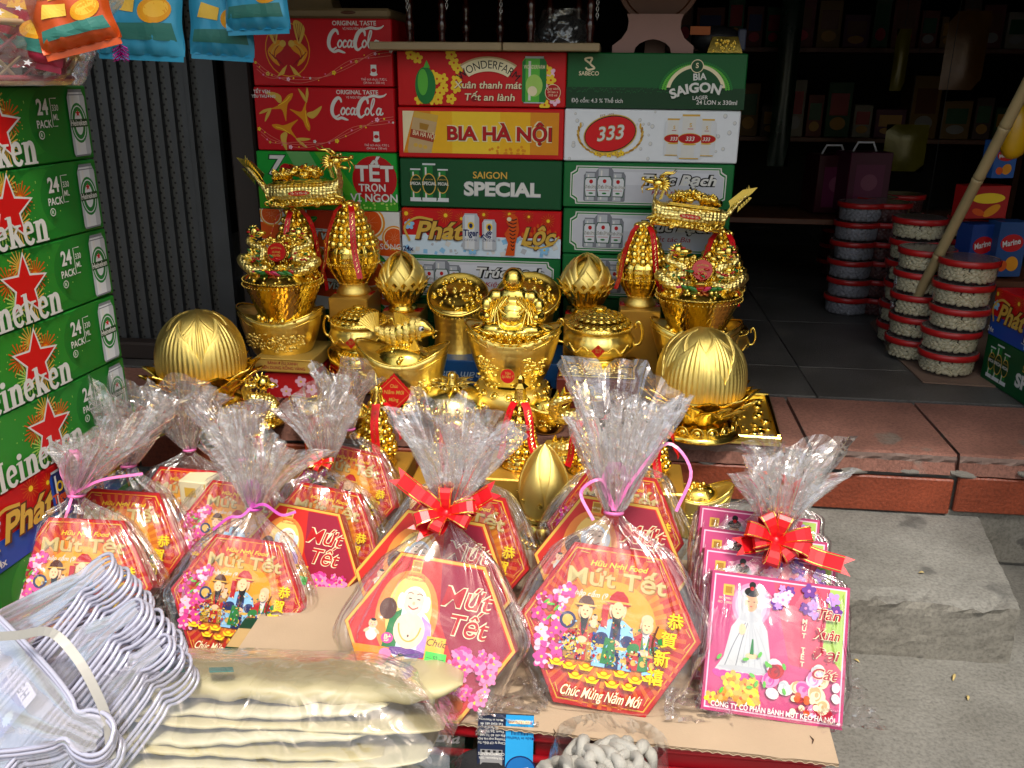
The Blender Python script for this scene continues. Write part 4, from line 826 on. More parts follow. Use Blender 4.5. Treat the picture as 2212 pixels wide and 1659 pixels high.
def tower(px, pyt, pyb, wpx, Y, label, ph=0.0, rib=(4.4, 5.35), zsup=0.34):
    """stacked-bead tower in a lobed basket; pyt top of the cone, pyb foot"""
    k = mpp(px, (pyt+pyb)/2, Y); top = onY(px, pyt, Y)[2]; bot = onY(px, pyb, Y)[2]; p = onY(px, pyb, Y); H = top-bot; Rb = wpx*k/2
    t = thing('bead_tower', label, 'gold tower', (p[0], Y, bot), ph)
    zb0, zb1 = H*0.13, H*0.57
    b = MB(); b.lathe([(Rb*.62, 0), (Rb*.66, H*.02), (Rb*.60, H*.05), (Rb*.52, H*.09), (Rb*.56, H*.13)], 28, g_satin); b.build('foot', parent=t, smooth=True)
    def prof(v): return Rb*(0.54+0.46*math.sin(min(1.0, v*1.02)*math.pi*0.62)**0.9) if v < .85 else Rb*(1.0-0.9*(v-.8)**1.3)
    n = 48; b = MB(); b.lathe([(prof(i/22), zb0+(zb1-zb0)*i/22) for i in range(23)], 96, g_shiny, fr=lambda th, v: 1+0.045*abs(math.sin(6*th))**.6+0.028*abs(math.sin(6*th))*math.cos(v*44)); b.build('basket', parent=t, smooth=True)
    for j in range(12):
        a = 2*math.pi*j/12; q = MB(); q.tube([(prof(i/14)*1.015*math.cos(a), prof(i/14)*1.015*math.sin(a), zb0+(zb1-zb0)*i/14) for i in range(15)], 0.0016, 5, g_shiny); q.build('basket_rib', parent=t, smooth=True)
    for zz, rr in ((.13, .56), (.36, 1.01)):
        q = MB(); beads(q, Rb*rr, H*zz+.0, 60, .0022, g_shiny); stuff(q.build('beading', parent=t, smooth=True))
    tower_balls(t, H*.40, Rb*.86, Rb*.30, 6, H*.58)
    plinth(p[0], Y, bot, Rb*1.35, label)
    for a in rib: ribbon_down(t, a-ph, Rb*.28, H*1.0, Rb*1.06, H*.24, .014)
    q = MB(); q.ball((0, 0, H*1.0), Rb*.22, g_shiny, 10, 6, 1, 1, .7); q.build('finial', parent=t, smooth=True)
    return t, H
tower(650, 452, 672, 112, 2.19, 'gold bead tower under the dragon boat, behind the red medallion basket by the shutter', 0.0, (4.75, 5.9, 3.5))
tower(765, 440, 632, 116, 2.17, 'gold bead tower under the dragon boat, beside the orange juice carton', 0.2, (3.95, 5.15))
tower(1382, 484, 658, 106, 2.17, 'gold bead tower beside the small right lotus bud, under a dragon boat', 0.1, (3.85, 5.25))
tower(1545, 500, 690, 112, 2.19, 'gold bead tower behind the red medallion basket near the dark doorway', 0.3, (3.85, 5.2))

def dragon_boat(pxl, pxr, py, Y, label, flip=False, tiltdeg=0.0):
    """dragon-shaped treasure boat, head towards +X (or -X when flip), carrying ingots"""
    k = mpp((pxl+pxr)/2, py, Y); Lh = (pxr-pxl)*k; c = onY((pxl+pxr)/2, py, Y); s = -1 if flip else 1
    t = thing('dragon_boat', label, 'dragon boat', tuple(c)); t.rotation_euler = (0, R_(tiltdeg), 0)
    U = Lh
    def loft(path, secs, m, n=16, nm='hull'):
        mb = MB(); vs = []
        for (x, z), (ry, rz) in zip(path, secs):
            for i in range(n): a = 2*math.pi*i/n; vs.append((s*x*U, ry*U*math.cos(a), (z+rz*math.sin(a))*U))
        f = [(j*n+i, j*n+(i+1) % n, (j+1)*n+(i+1) % n, (j+1)*n+i) for j in range(len(path)-1) for i in range(n)]
        mb.add(vs, f+[tuple(range(n)), tuple(range((len(path)-1)*n, len(path)*n))], m); return mb
    xs = [-.36, -.30, -.2, -.1, 0, .1, .2, .28, .33]
    loft([(x, .115+.012*abs(x)*4*(x < 0)) for x in xs], [(.055, .07), (.09, .09), (.11, .10), (.115, .10), (.115, .10), (.115, .10), (.11, .10), (.09, .10), (.06, .09)], g_scale).build('hull', parent=t, smooth=True)
    loft([(.26, .12), (.31, .15), (.34, .21), (.335, .27), (.315, .32), (.31, .36)], [(.08, .09), (.08, .085), (.075, .075), (.07, .07), (.06, .06), (.055, .05)], g_scale, 14).build('neck', parent=t, smooth=True)
    loft([(-.30, .11), (-.36, .15), (-.41, .22), (-.45, .29), (-.49, .34), (-.53, .375)], [(.055, .06), (.045, .05), (.035, .04), (.028, .032), (.02, .022), (.006, .008)], g_scale, 12).build('tail', parent=t, smooth=True)
    fn = MB()
    for j in range(9):
        v = j/8; x, z = -.38-.155*v, .205+.185*v; fn.prism([(s*(x-.012)*U, (z)*U), (s*(x+.016)*U, (z+.0)*U), (s*(x-.03+.05*v)*U, (z+.10-.02*v)*U)], -.008*U, .008*U, g_shiny)
        if j > 3: fn.prism([(s*(x-.0)*U, (z-.03)*U), (s*(x-.03)*U, (z-.03)*U), (s*(x-.012+.02*v)*U, (z-.09)*U)], -.006*U, .006*U, g_shiny)
    fn.prism([(s*-.40*U, .22*U), (s*-.56*U, .40*U), (s*-.60*U, .46*U), (s*-.47*U, .42*U), (s*-.36*U, .30*U)], -.004*U, .004*U, g_shiny)
    fn.build('tail_fin', parent=t)
    hd = MB(); h0 = lambda x, y, z: (s*x*U, y*U, z*U); h = lambda x, y, z: (s*(.315+(x-.315)*1.3)*U, y*1.3*U, (.36+(z-.36)*1.3)*U)
    hd.ball(h(.315, 0, .375), .055*U, g_shiny, 12, 8, 1.1, .85, .85); hd.ball(h(.375, 0, .385), .042*U, g_shiny, 10, 7, 1.5, .8, .55); hd.ball(h(.43, 0, .395), .020*U, g_shiny, 8, 6, 1, 1.4, 1)
    hd.ball(h(.365, 0, .330), .032*U, g_shiny, 10, 6, 1.7, .75, .45, Matrix.Rotation(s*0.25, 3, 'Y'))
    for y in (-1, 1):
        hd.ball(h(.345, .035*y, .415), .015*U, g_pale, 8, 6); hd.tube([h(.31, .03*y, .42), h(.27, .045*y, .455), h(.225, .05*y, .46), h(.20, .05*y, .485)], [.014*U, .011*U, .008*U, .003*U], 6, g_shiny)
        hd.ball(h(.295, .05*y, .355), .025*U, g_shiny, 8, 6, .8, .5, 1.1); hd.tube([h(.41, .02*y, .37), h(.43, .05*y, .33), h(.42, .06*y, .30)], .005*U, 5, g_shiny)
        for j in range(6): a = 1.9+j*.36; hd.tube([h(.295, .03*y, .365), h(.295+.05*math.cos(a), .045*y, .365+.05*math.sin(a)), h(.295+.075*math.cos(a+.15), .05*y, .365+.075*math.sin(a+.15))], [.016*U, .012*U, .002*U], 5, g_shiny)
    hd.build('head', parent=t, smooth=True); h = h0
    for j in range(9): q = MB(); v = j/8; q.prism([(s*(.285-.02*v)*U, (.24+.11*v-.012)*U), (s*(.285-.02*v)*U, (.24+.11*v+.012)*U), (s*(.25-.02*v)*U, (.25+.11*v)*U)], -.006*U, .006*U, g_shiny); q.build('mane_spike', parent=t)
    wv = MB()                                    # curling waves under the hull
    for j in range(15):
        x = -.34+.047*j
        for y in (-1, 1):
            r = (.026+.006*math.sin(j*2.1))*U; cx, cz = s*x*U, (.038+.012*math.sin(j*1.7))*U
            wv.tube([(cx+r*(1-i*.07)*math.cos(i*.7+j), y*.095*U+.010*U*math.cos(i), cz+r*(1-i*.07)*math.sin(i*.7+j)) for i in range(9)], [.013*U*(1-i*.07) for i in range(9)], 6, g_shiny)
    wv.rbox((0, 0, .022*U), (.66*U, .17*U, .04*U), g_shiny, .01*U); wv.build('wave_base', parent=t, smooth=True)
    cl = MB()
    for j in range(6): cl.tube([h(.30, -.085, .10+.0*j), h(.315+.012*j, -.105, .085-.004*j), h(.30+.016*j, -.10, .05)], [.009*U, .009*U, .004*U], 6, g_shiny)
    cl.build('claw', parent=t, smooth=True)
    dk = MB(); dk.rbox((s*-.04*U, 0, .214*U), (.50*U, .17*U, .016*U), g_shiny, .004*U); dk.rbox((s*-.04*U, 0, .226*U), (.46*U, .145*U, .014*U), g_deep, .003*U); dk.build('deck', parent=t)
    q = random.Random(3)
    for j in range(60):
        u = q.uniform(-1, 1); lay = q.random(); x = -.04+.245*u*(1-.22*lay); z = .234+.095*lay*(1-abs(u)*.45); o = obj('ingot', mini_ingot(), t, h(x, q.uniform(-.05, .05)-.02*(1-lay), z), (q.uniform(-.5, .5), q.uniform(-.4, .4), q.random()*3), .056*U)
    P = Print(); P.ell(0, 0, .105*U, .026*U, K_['gold'], 0, 24); P.ell(0, 0, .10*U, .022*U, ink('d01c18'), 0, 24); P.text('Tấn Tài Tấn Lộc', 0, -.008*U, .018*U, K_['cream'], .02, w=.16*U)
    ang = math.pi/2-.0; print_on(t, P, h(-.02, -.1045, .125), (math.pi/2-.12, 0, 0), 'red_plaque', 1.0).location.y = -.119*U
dragon_boat(545, 782, 444, 2.16, 'gold dragon boat with ingots, its dragon head towards the yellow beer case', False, -4.0)
dragon_boat(1366, 1592, 492, 2.16, 'gold dragon boat with ingots, its spiky tail against the dark doorway', True, 6.0)

def ingot_bowl(t, W, H, m=g_satin, lift=.42, red=None, rim=g_shiny):
    """boat-shaped ingot bowl of width W, centred on the origin, standing on z=0"""
    Rb = W/2
    FR = lambda th, v: 1+0.17*v*math.cos(2*th); FZ = lambda th, v: lift*H*(abs(math.cos(th))**2.6)*v**1.6
    b = MB(); b.lathe([(Rb*(.58+.28*math.sin(v*1.57)**.8), H*v) for v in [i/14 for i in range(15)]]+[(Rb*.82, H*1.0), (Rb*.74, H*.9)], 56, m, FR, FZ, sy=.80, cap=True); b.build('bowl', parent=t, smooth=True)
    q = MB(); pts = []
    for i in range(64):
        a = 2*math.pi*i/64; r = Rb*.862*1.2*(1+.17*math.cos(2*a))/1.2; pts.append((r*math.cos(a), r*math.sin(a)*.80, H*1.0+lift*H*abs(math.cos(a))**2.6))
    q.tube(pts, Rb*.022, 6, rim, closed=True); q.build('rim', parent=t, smooth=True)
    q = MB(); pts2 = [(x*.99, y*.995, z-H*.17) for x, y, z in pts]; q.tube(pts2, Rb*.010, 5, rim, closed=True); q.build('rim_band', parent=t, smooth=True)
    return pts
def relief_blobs(t, W, H, n, m, seed, zmid=.55, arc=(3.6, 5.8), gem=None):
    q = random.Random(seed); b = MB()
    for i in range(n):
        a = q.uniform(*arc); z = H*(zmid+q.uniform(-.26, .26)*(1-abs(a-4.71)*.35)); v = max(.03, z/H); r = W/2*(.58+.28*math.sin(v*1.57)**.8)*(1+.17*v*math.cos(2*a))
        b.ball((r*math.cos(a), r*math.sin(a)*.80, z), W*q.uniform(.010, .022), m, 6, 4, q.uniform(.7, 2.0), .6, q.uniform(.6, 1.2))
    b.build('embossed_relief', parent=t, smooth=True)
def coin_rim(t, W, H, lift, n=13):
    for i in range(n):
        a = R_(196+148*i/(n-1)); r = W/2*(.58+.28*math.sin(.93*1.57)**.8)*(1+.17*.93*math.cos(2*a))*1.01; z = H*.92+lift*H*abs(math.cos(a))**2.6*.9
        mb = MB(); mb.tube([(.5*math.cos(k*.63), .5*math.sin(k*.63), 0) for k in range(10)], .09, 5, g_deep, closed=True); mb.box((0, 0, 0), (.42, .42, .12), g_deep, .785)
        o = obj('coin', mb.mesh('coin'), t, (r*math.cos(a), r*math.sin(a)*.8, z), None, W*.035); o.rotation_euler = Vector((math.cos(a), math.sin(a), .12)).to_track_quat('Z', 'Y').to_euler()
def mound(t, W, H, z0, n, seed, name='treasure', bal=True):
    q = random.Random(seed); d = MB(); d.lathe([(W*.40, z0-.01), (W*.36, z0+H*.4), (W*.2, z0+H*.85), (.001, z0+H)], 24, g_deep, sy=.72); d.build('mound', parent=t, smooth=True)
    me = ballmesh(g_shiny)
    for i in range(n):
        a = q.uniform(0, 6.28); v = q.random()**.7; r = W*.41*v; z = z0+H*(1-v**1.6); s = W*q.uniform(.020, .042)
        if i % 3 == 0: obj('ingot', mini_ingot(), t, (r*math.cos(a), r*math.sin(a)*.72, z), (q.uniform(-.4, .4), q.uniform(-.4, .4), q.random()*6), s*1.3)
        else: obj('bead', me, t, (r*math.cos(a), r*math.sin(a)*.72, z+.3*s), None, s)
def diamond_sign(t, W, loc, rot, lines, round_=False, m='d01818'):
    P = Print()
    if round_: P.ell(0, 0, W*.5, W*.5, K_['gold']); P.ell(0, 0, W*.48, W*.48, ink(m))
    else:
        n = 28; pts = []
        for i in range(n*4):
            k, u = divmod(i, n); u /= n; a = [(0, 1), (1, 0), (0, -1), (-1, 0)]; p0, p1 = a[k], a[(k+1) % 4]; sc = .5*W*(1+.025*math.cos(u*6*2*math.pi)); pts.append(((p0[0]+(p1[0]-p0[0])*u)*sc, (p0[1]+(p1[1]-p0[1])*u)*sc))
        P.poly(pts, ink(m)); P.stroke([(0, .40*W), (.40*W, 0), (0, -.40*W), (-.40*W, 0), (0, .40*W)], .01*W, K_['gold'], smooth=False)
    for s, y, h, w in lines: P.text(s, 0, y*W, h*W, K_['gold'], .01, shear=.15, w=w*W)
    return print_on(t, P, loc, rot, 'red_label')

# --- carp leaping out of an ingot bowl
def fish_bowl():
    px, pyb, Y = 873, 868, 1.93; k = mpp(px, 800, Y); W = 200*k; H = 100*k; p = place(px, pyb, Y)
    t = thing('carp_ingot_box', 'gold carp with a googly eye leaping from an ingot bowl with a red diamond label', 'gold ornament', (p[0], Y, p[2]))
    b = MB(); b.lathe([(W*.30, -.012), (W*.36, 0), (W*.34, .012), (W*.29, .02)], 30, g_chase); b.build('foot', parent=t, smooth=True)
    rt = bpy.data.objects.new('ingot_bowl', None)
    ingot_bowl(t, W, H, g_emb, .38); relief_blobs(t, W, H, 60, g_satin, 4, .55, (3.3, 4.2)); relief_blobs(t, W, H, 60, g_satin, 5, .5, (5.2, 6.1))
    diamond_sign(t, W*.42, (-W*.02, -W*.372, H*.46), (R_(78), 0, 0), [('Chúc', .14, .09, .2), ('Năm Mới', -.02, .10, .5), ('Mừng', -.2, .09, .24)])
    mound(t, W*.86, H*.35, H*.98, 70, 2)
    # body: lofted along a rising curve, head to +X
    z0 = H*1.38; path = [(-.30, .13), (-.24, .08), (-.15, .05), (-.05, .055), (.06, .09), (.16, .13), (.24, .15), (.31, .135), (.35, .12)]; sec = [(.012, .045), (.022, .055), (.045, .085), (.062, .11), (.07, .125), (.068, .12), (.058, .10), (.036, .06), (.016, .026)]
    mb = MB(); n = 18; vs = []
    for (x, z), (ry, rz) in zip(crom(path, 3), crom(sec, 3)):
        for i in range(n): a = 2*math.pi*i/n; vs.append((x*W, ry*W*math.cos(a), z0+(z+rz*math.sin(a))*W))
    m_ = len(vs)//n; mb.add(vs, [(j*n+i, j*n+(i+1) % n, (j+1)*n+(i+1) % n, (j+1)*n+i) for j in range(m_-1) for i in range(n)]+[tuple(range(n)), tuple(range((m_-1)*n, m_*n))], g_shiny); mb.build('body', parent=t, smooth=True)
    sc = MB(); sc.ball((0, 0, 0), 1, g_satin, 10, 5, 1.0, .16, 1.1); scm = sc.mesh('scale', smooth=True)
    C = crom(path, 3); S = crom(sec, 3)
    for j in range(2, 17, 2):
        (x, z), (ry, rz) = C[j], S[j]
        for i in range(6):
            a = R_(225+22*i+(11 if (j//2) % 2 else 0)) if False else R_(200+26*i+(13 if (j//2) % 2 else 0))
            if a > R_(345): continue
            o = obj('scale', scm, t, (x*W, ry*W*1.0*math.cos(a+math.pi/2*0) if False else -abs(ry*W*math.cos(R_(-70+28*i+(14 if (j//2) % 2 else 0)))), z0+(z+rz*math.sin(R_(-70+28*i+(14 if (j//2) % 2 else 0))))*W), (R_(-(-70+28*i)*.8), R_(25), 0), W*.036)
    def fan(nm, c, a0, a1, r, n, th=.0016, rot=None):
        q = MB(); vs = [(0, 0, 0)]; 
        for i in range(n*2+1):
            a = a0+(a1-a0)*i/(2*n); rr = r*(1.0 if i % 2 == 0 else .95); vs.append((rr*math.cos(a), (.0016 if i % 2 else -.0016), rr*math.sin(a)))
        m0 = len(vs); q.add([(x, y-th, z) for x, y, z in vs]+[(x, y+th, z) for x, y, z in vs], [(0, i, i+1) for i in range(1, m0-1)]+[(m0, m0+i+1, m0+i) for i in range(1, m0-1)]+[(i, i+m0, i+m0+1, i+1) for i in range(1, m0-1)], g_satin)
        o = q.build(nm, parent=t); o.location = c; 
        if rot: o.rotation_euler = rot
    fan('tail_fin', (-.25*W, 0, z0+.06*W), R_(88), R_(150), .26*W, 9); fan('dorsal_fin', (-.06*W, 0, z0+.11*W), R_(38), R_(95), .21*W, 8); fan('pectoral_fin', (.15*W, -.075*W, z0+.05*W), R_(245), R_(300), .13*W, 6, rot=(R_(-14), 0, 0))
    e = MB(); e.ball((0, 0, 0), .030*W, mat('white_plastic', (.8, .8, .8), .25), 14, 8, 1, .45, 1); eo = e.build('eye', parent=t, smooth=True); eo.location = (.225*W, -.064*W, z0+.165*W); eo.rotation_euler = (0, 0, R_(14))
    e2 = MB(); e2.ball((.002, -.008*W, -.004*W), .017*W, mat('black_plastic', (.01, .01, .01), .2), 12, 6, 1, .45, 1); e2.build('pupil', parent=eo, smooth=True)
    e3 = MB(); e3.tube([(.034*W*math.cos(i*.4), -.002, .034*W*math.sin(i*.4)) for i in range(16)], .004*W, 5, g_shiny, closed=True); e3.build('eye_ring', parent=eo, smooth=True)
    w = MB(); w.tube([(.34*W, -.01, z0+.13*W), (.37*W, -.02, z0+.16*W), (.41*W, -.02, z0+.15*W)], [.010*W, .008*W, .004*W], 6, g_shiny); w.tube([(.34*W, -.01, z0+.11*W), (.37*W, -.03, z0+.09*W), (.40*W, -.03, z0+.12*W)], [.010*W, .008*W, .004*W], 6, g_shiny); w.tube([(.335*W+.02*W*math.cos(i*.7), 0, z0+.12*W+.02*W*math.sin(i*.7)) for i in range(9)], .009*W, 6, g_shiny, closed=True); w.build('mouth', parent=t, smooth=True)
fish_bowl()

# --- laughing Buddha seated on an ingot bowl
def buddha_bowl():
    px, pyb, Y = 1107, 826, 1.94; k = mpp(px, 780, Y); W = 206*k; H = 102*k; p = place(px, pyb, Y)
    t = thing('buddha_ingot_box', 'gold laughing Buddha seated on an ingot bowl with coin rim and round red label', 'gold ornament', (p[0], Y, p[2]))
    ingot_bowl(t, W, H, g_emb, .34); coin_rim(t, W, H, .34); relief_blobs(t, W, H, 60, g_shiny, 14, .5, (3.75, 4.35)); relief_blobs(t, W, H, 60, g_shiny, 15, .5, (5.1, 5.7)); relief_blobs(t, W, H, 26, g_shiny, 16, .12, (3.4, 6.0))
    diamond_sign(t, W*.15, (-.01*W, -W*.385, H*.40), (R_(80), 0, 0), [('Vạn', .1, .2, .4), ('Sự Như Ý', -.14, .2, .8)], True)
    b = MB(); zb = 0.2605-p[2]; b.lathe([(W*.37, zb), (W*.40, zb+.012), (W*.33, zb+.028), (W*.40, zb+.04), (W*.42, -.014), (W*.36, -.002), (W*.25, 0.0)], 36, g_satin); b.build('pedestal', parent=t, smooth=True)
    for j in range(16): q = MB(); a = 2*math.pi*j/16; boss(q, (W*.395*math.cos(a), W*.395*math.sin(a), -.007), (math.cos(a), math.sin(a), .9), W*.030, g_shiny); q.build('boss', parent=t, smooth=True)
    d = MB(); d.lathe([(W*.40, H*.97), (W*.30, H*1.12), (.001, H*1.15)], 28, g_shiny, sy=.78); d.build('lid', parent=t, smooth=True)
    z = H*1.12; B = MB(); S = W*.335; A = lambda x, y, zz, r, *sc: B.ball((x*S, y*S, z+zz*S), r*S, g_shiny, 14, 9, *sc)
    A(0, 0, .62, .62, 1.0, .85, .9); A(0, -.22, .55, .46, 1.05, .85, .85); A(0, .02, 1.12, .46, 1.15, .75, .75); A(0, -.06, 1.66, .36, .95, .95, 1.05); A(0, -.28, 1.52, .12, 1.3, .8, .8); A(-.27, -.02, 1.58, .09, .6, 1, 1.9); A(.27, -.02, 1.58, .09, .6, 1, 1.9); A(0, -.34, 1.62, .06)
    for s in (-1, 1):
        A(s*.55, .02, 1.1, .26, 1, 1, 1); A(s*.80, -.10, .85, .22, 1, 1, 1.2); A(s*.86, -.30, .58, .19, 1, 1.2, 1); A(s*.55, -.42, .22, .36, 1.3, 1, .62); A(s*.95, -.18, .16, .30, 1.2, 1.1, .55); A(s*.30, -.66, .18, .22, 1.2, .8, .55); A(s*.75, -.48, .60, .14)
    A(0, -.1, .1, .9, 1.1, .8, .3)
    o = B.build('buddha', parent=t, smooth=True); md = o.modifiers.new('merge', 'REMESH'); md.mode = 'VOXEL'; md.voxel_size = S*.035; md.use_smooth_shade = True; sm = o.modifiers.new('soft', 'SMOOTH'); sm.iterations = 3
    R2 = MB()
    for s in (-1, 1):
        for j in range(6): R2.tube([(s*(.10+.12*j)*S, -.40*S+.08*j*S, z+(1.25-.05*j)*S), (s*(.45+.06*j)*S, -.42*S, z+(.75-.08*j)*S), (s*(.35+.16*j)*S, (-.66+.04*j)*S, z+(.35-.03*j)*S), (s*(.1+.1*j)*S, -.82*S, z+.12*S)], .028*S, 6, g_shiny)
    for i in range(22): a = R_(200+140*i/21); R2.ball((.42*S*math.cos(a), -.50*S-.1*S*math.sin(-a)*.2, z+(1.02+.38*math.sin(a))*S), .045*S, g_shiny, 6, 4)
    R2.build('robe_fold', parent=t, smooth=True)
    q = random.Random(9)
    for i in range(15):
        a = R_(188+164*i/14); r = 1.22; obj('ingot', mini_ingot(), t, (r*S*math.cos(a)*1.08, r*S*math.sin(a)*.80, z-.10*S+.06*S*q.random()), (q.uniform(-.2, .2), q.uniform(-.2, .2), a), .17*S)
    for i in range(12):
        a = R_(195+150*i/11); obj('bead', ballmesh(g_shiny), t, (1.02*S*math.cos(a)*1.08, 1.0*S*math.sin(a)*.80, z+.10*S), None, .10*S)
buddha_bowl()

# --- covered pots with loop handles
def handled_pot(px, pyb, wpx, Y, label, sign=True, base='gold'):
    k = mpp(px, pyb-40, Y); W = wpx*k; p = place(px, pyb, Y); Rb = W*.44; H = W*.40
    t = thing('lidded_pot', label, 'gold pot', (p[0], Y, p[2]))
    b = MB(); b.lathe([(Rb*.55, 0), (Rb*.75, H*.1), (Rb*.97, H*.35), (Rb*1.0, H*.5), (Rb*.90, H*.72), (Rb*.82, H*.8), (Rb*.88, H*.86), (Rb*.92, H*.92), (Rb*.86, H*.98)], 44, g_emb); b.build('pot', parent=t, smooth=True)
    l = MB(); l.lathe([(Rb*.90, H*.94), (Rb*.88, H*1.0), (Rb*.62, H*1.22), (Rb*.3, H*1.34), (.001, H*1.37)], 40, g_deep); lid = l.build('lid', parent=t, smooth=True)
    sc = MB(); sc.lathe([(0, .35), (.35, .32), (.62, .2), (.75, .05), (1.0, .14), (1.05, 0)], 10, g_shiny); scm = sc.mesh('lid_coin', smooth=True)
    for j in range(4):
        rr = Rb*(.80-.19*j); zz = H*float(np.interp(rr/Rb, [0, .3, .62, .88], [1.37, 1.34, 1.22, 1.0]))+.002; n = int(2*math.pi*rr/(Rb*.20))
        for i in range(n): a = 2*math.pi*(i+.5*(j % 2))/n; o = obj('lid_coin', scm, lid, (rr*math.cos(a), rr*math.sin(a), zz), None, (Rb*.115, Rb*.115, Rb*.11)); o.rotation_euler = Vector((math.cos(a)*.45, math.sin(a)*.45, 1)).to_track_quat('Z', 'Y').to_euler()
    kn = MB(); kn.lathe([(Rb*.10, H*1.33), (Rb*.07, H*1.40), (Rb*.19, H*1.45), (Rb*.18, H*1.51), (.001, H*1.49)], 16, g_shiny); kn.build('knob', parent=lid, smooth=True)
    q = MB(); beads(q, Rb*.90, H*.95, 70, .0020, g_shiny); stuff(q.build('beading', parent=t, smooth=True))
    for s in (-1, 1):
        h = MB(); h.tube(crom([(s*Rb*.95, 0, H*.35), (s*Rb*1.14, 0, H*.42), (s*Rb*1.20, 0, H*.75), (s*Rb*1.10, 0, H*1.08), (s*Rb*1.0, 0, H*1.02), (s*Rb*1.02, 0, H*.88)], 4), W*.020, 7, g_shiny); h.build('handle', parent=t, smooth=True)
    for s in (-1, 1):
        r = MB()
        for i in range(24): u = i/23; a = 4.71+s*(.28+.75*u); zz = H*(.42+.10*math.sin(u*9)); v = .99; r.ball((Rb*v*math.cos(a), Rb*v*math.sin(a), zz), W*.014, g_shiny, 6, 4, 1.3, .7, .9)
        r.build('embossed_dragon', parent=t, smooth=True)
    if sign: diamond_sign(t, W*.16, (0, -Rb*1.012, H*.44), (R_(88), 0, 0), [('Vạn Sự', .06, .16, .5), ('Như Ý', -.14, .16, .4)])
    return t, W, H
handled_pot(1292, 766, 176, 2.03, 'gold lidded pot with coin-scale lid and small red diamond, on a red studded base')
handled_pot(778, 748, 150, 2.08, 'gold lidded pot with coin-scale lid behind the leaping carp')
def studded_base(px, pyt, wpx, Y, zb, label, gem=red_enamel):
    """ingot-shaped stand set with rows of red scales under a gadrooned collar"""
    k = mpp(px, pyt+40, Y); W = wpx*k; p = place(px, pyt, Y); H = p[2]-zb; Rb = W*.46
    t = thing('studded_stand', label, 'stand', (p[0], Y, zb))
    b = MB(); FZ = lambda th, v: .22*H*abs(math.cos(th))**2.5*v**2; b.lathe([(Rb*.6, 0), (Rb*.72, H*.2), (Rb*.86, H*.5), (Rb*.98, H*.72), (Rb*.95, H*.76), (Rb*.6, H*.72)], 40, g_deep, None, FZ, cap=True); b.build('bowl', parent=t, smooth=True)
    q = MB(); q.tube([(Rb*.99*math.cos(a), Rb*.99*math.sin(a), H*.73+.22*H*abs(math.cos(a))**2.5) for a in [2*math.pi*i/48 for i in range(48)]], Rb*.03, 6, g_shiny, closed=True); q.build('rim', parent=t, smooth=True)
    for j in range(3):
        rr = Rb*(.78+.08*j); zz = H*(.16+.19*j); n = 18
        for i in range(n):
            a = 2*math.pi*(i+.5*(j % 2))/n; nrm = (math.cos(a), math.sin(a), -.25); m2 = MB(); Q = Vector(nrm).to_track_quat('Z', 'Y').to_matrix()
            m2.ball((rr*math.cos(a), rr*math.sin(a), zz), Rb*.115, gem, 10, 5, 1.15, .62, .4, Q); m2.tube([Vector((rr*math.cos(a), rr*math.sin(a), zz))+Q @ Vector((Rb*.135*math.cos(u), Rb*.078*math.sin(u), .002)) for u in [.6283*i2 for i2 in range(10)]], Rb*.014, 4, g_shiny, closed=True); m2.ball((rr*1.035*math.cos(a), rr*1.035*math.sin(a), zz), Rb*.025, g_shiny, 6, 4); m2.build('red_scale', parent=t, smooth=True)
    c = MB(); c.lathe([(Rb*.66, H*.68), (Rb*.76, H*.74), (Rb*.74, H*.80), (Rb*.64, H*.84), (Rb*.58, H*.97), (Rb*.62, H*1.0), (.001, H)], 36, g_shiny); c.build('collar', parent=t, smooth=True)
    for i in range(26): a = 2*math.pi*i/26; m2 = MB(); m2.ball((Rb*.66*math.cos(a), Rb*.66*math.sin(a), H*.88), Rb*.062, g_shiny, 8, 5, 1, 1, 1.2); m2.build('gadroon', parent=t, smooth=True)
studded_base(1297, 768, 178, 2.03, 0.2605, 'gold stand set with red scales under the lidded pot with red diamond')
studded_base(778, 750, 150, 2.08, 0.2605, 'gold stand with red scales half hidden behind the carp bowl')

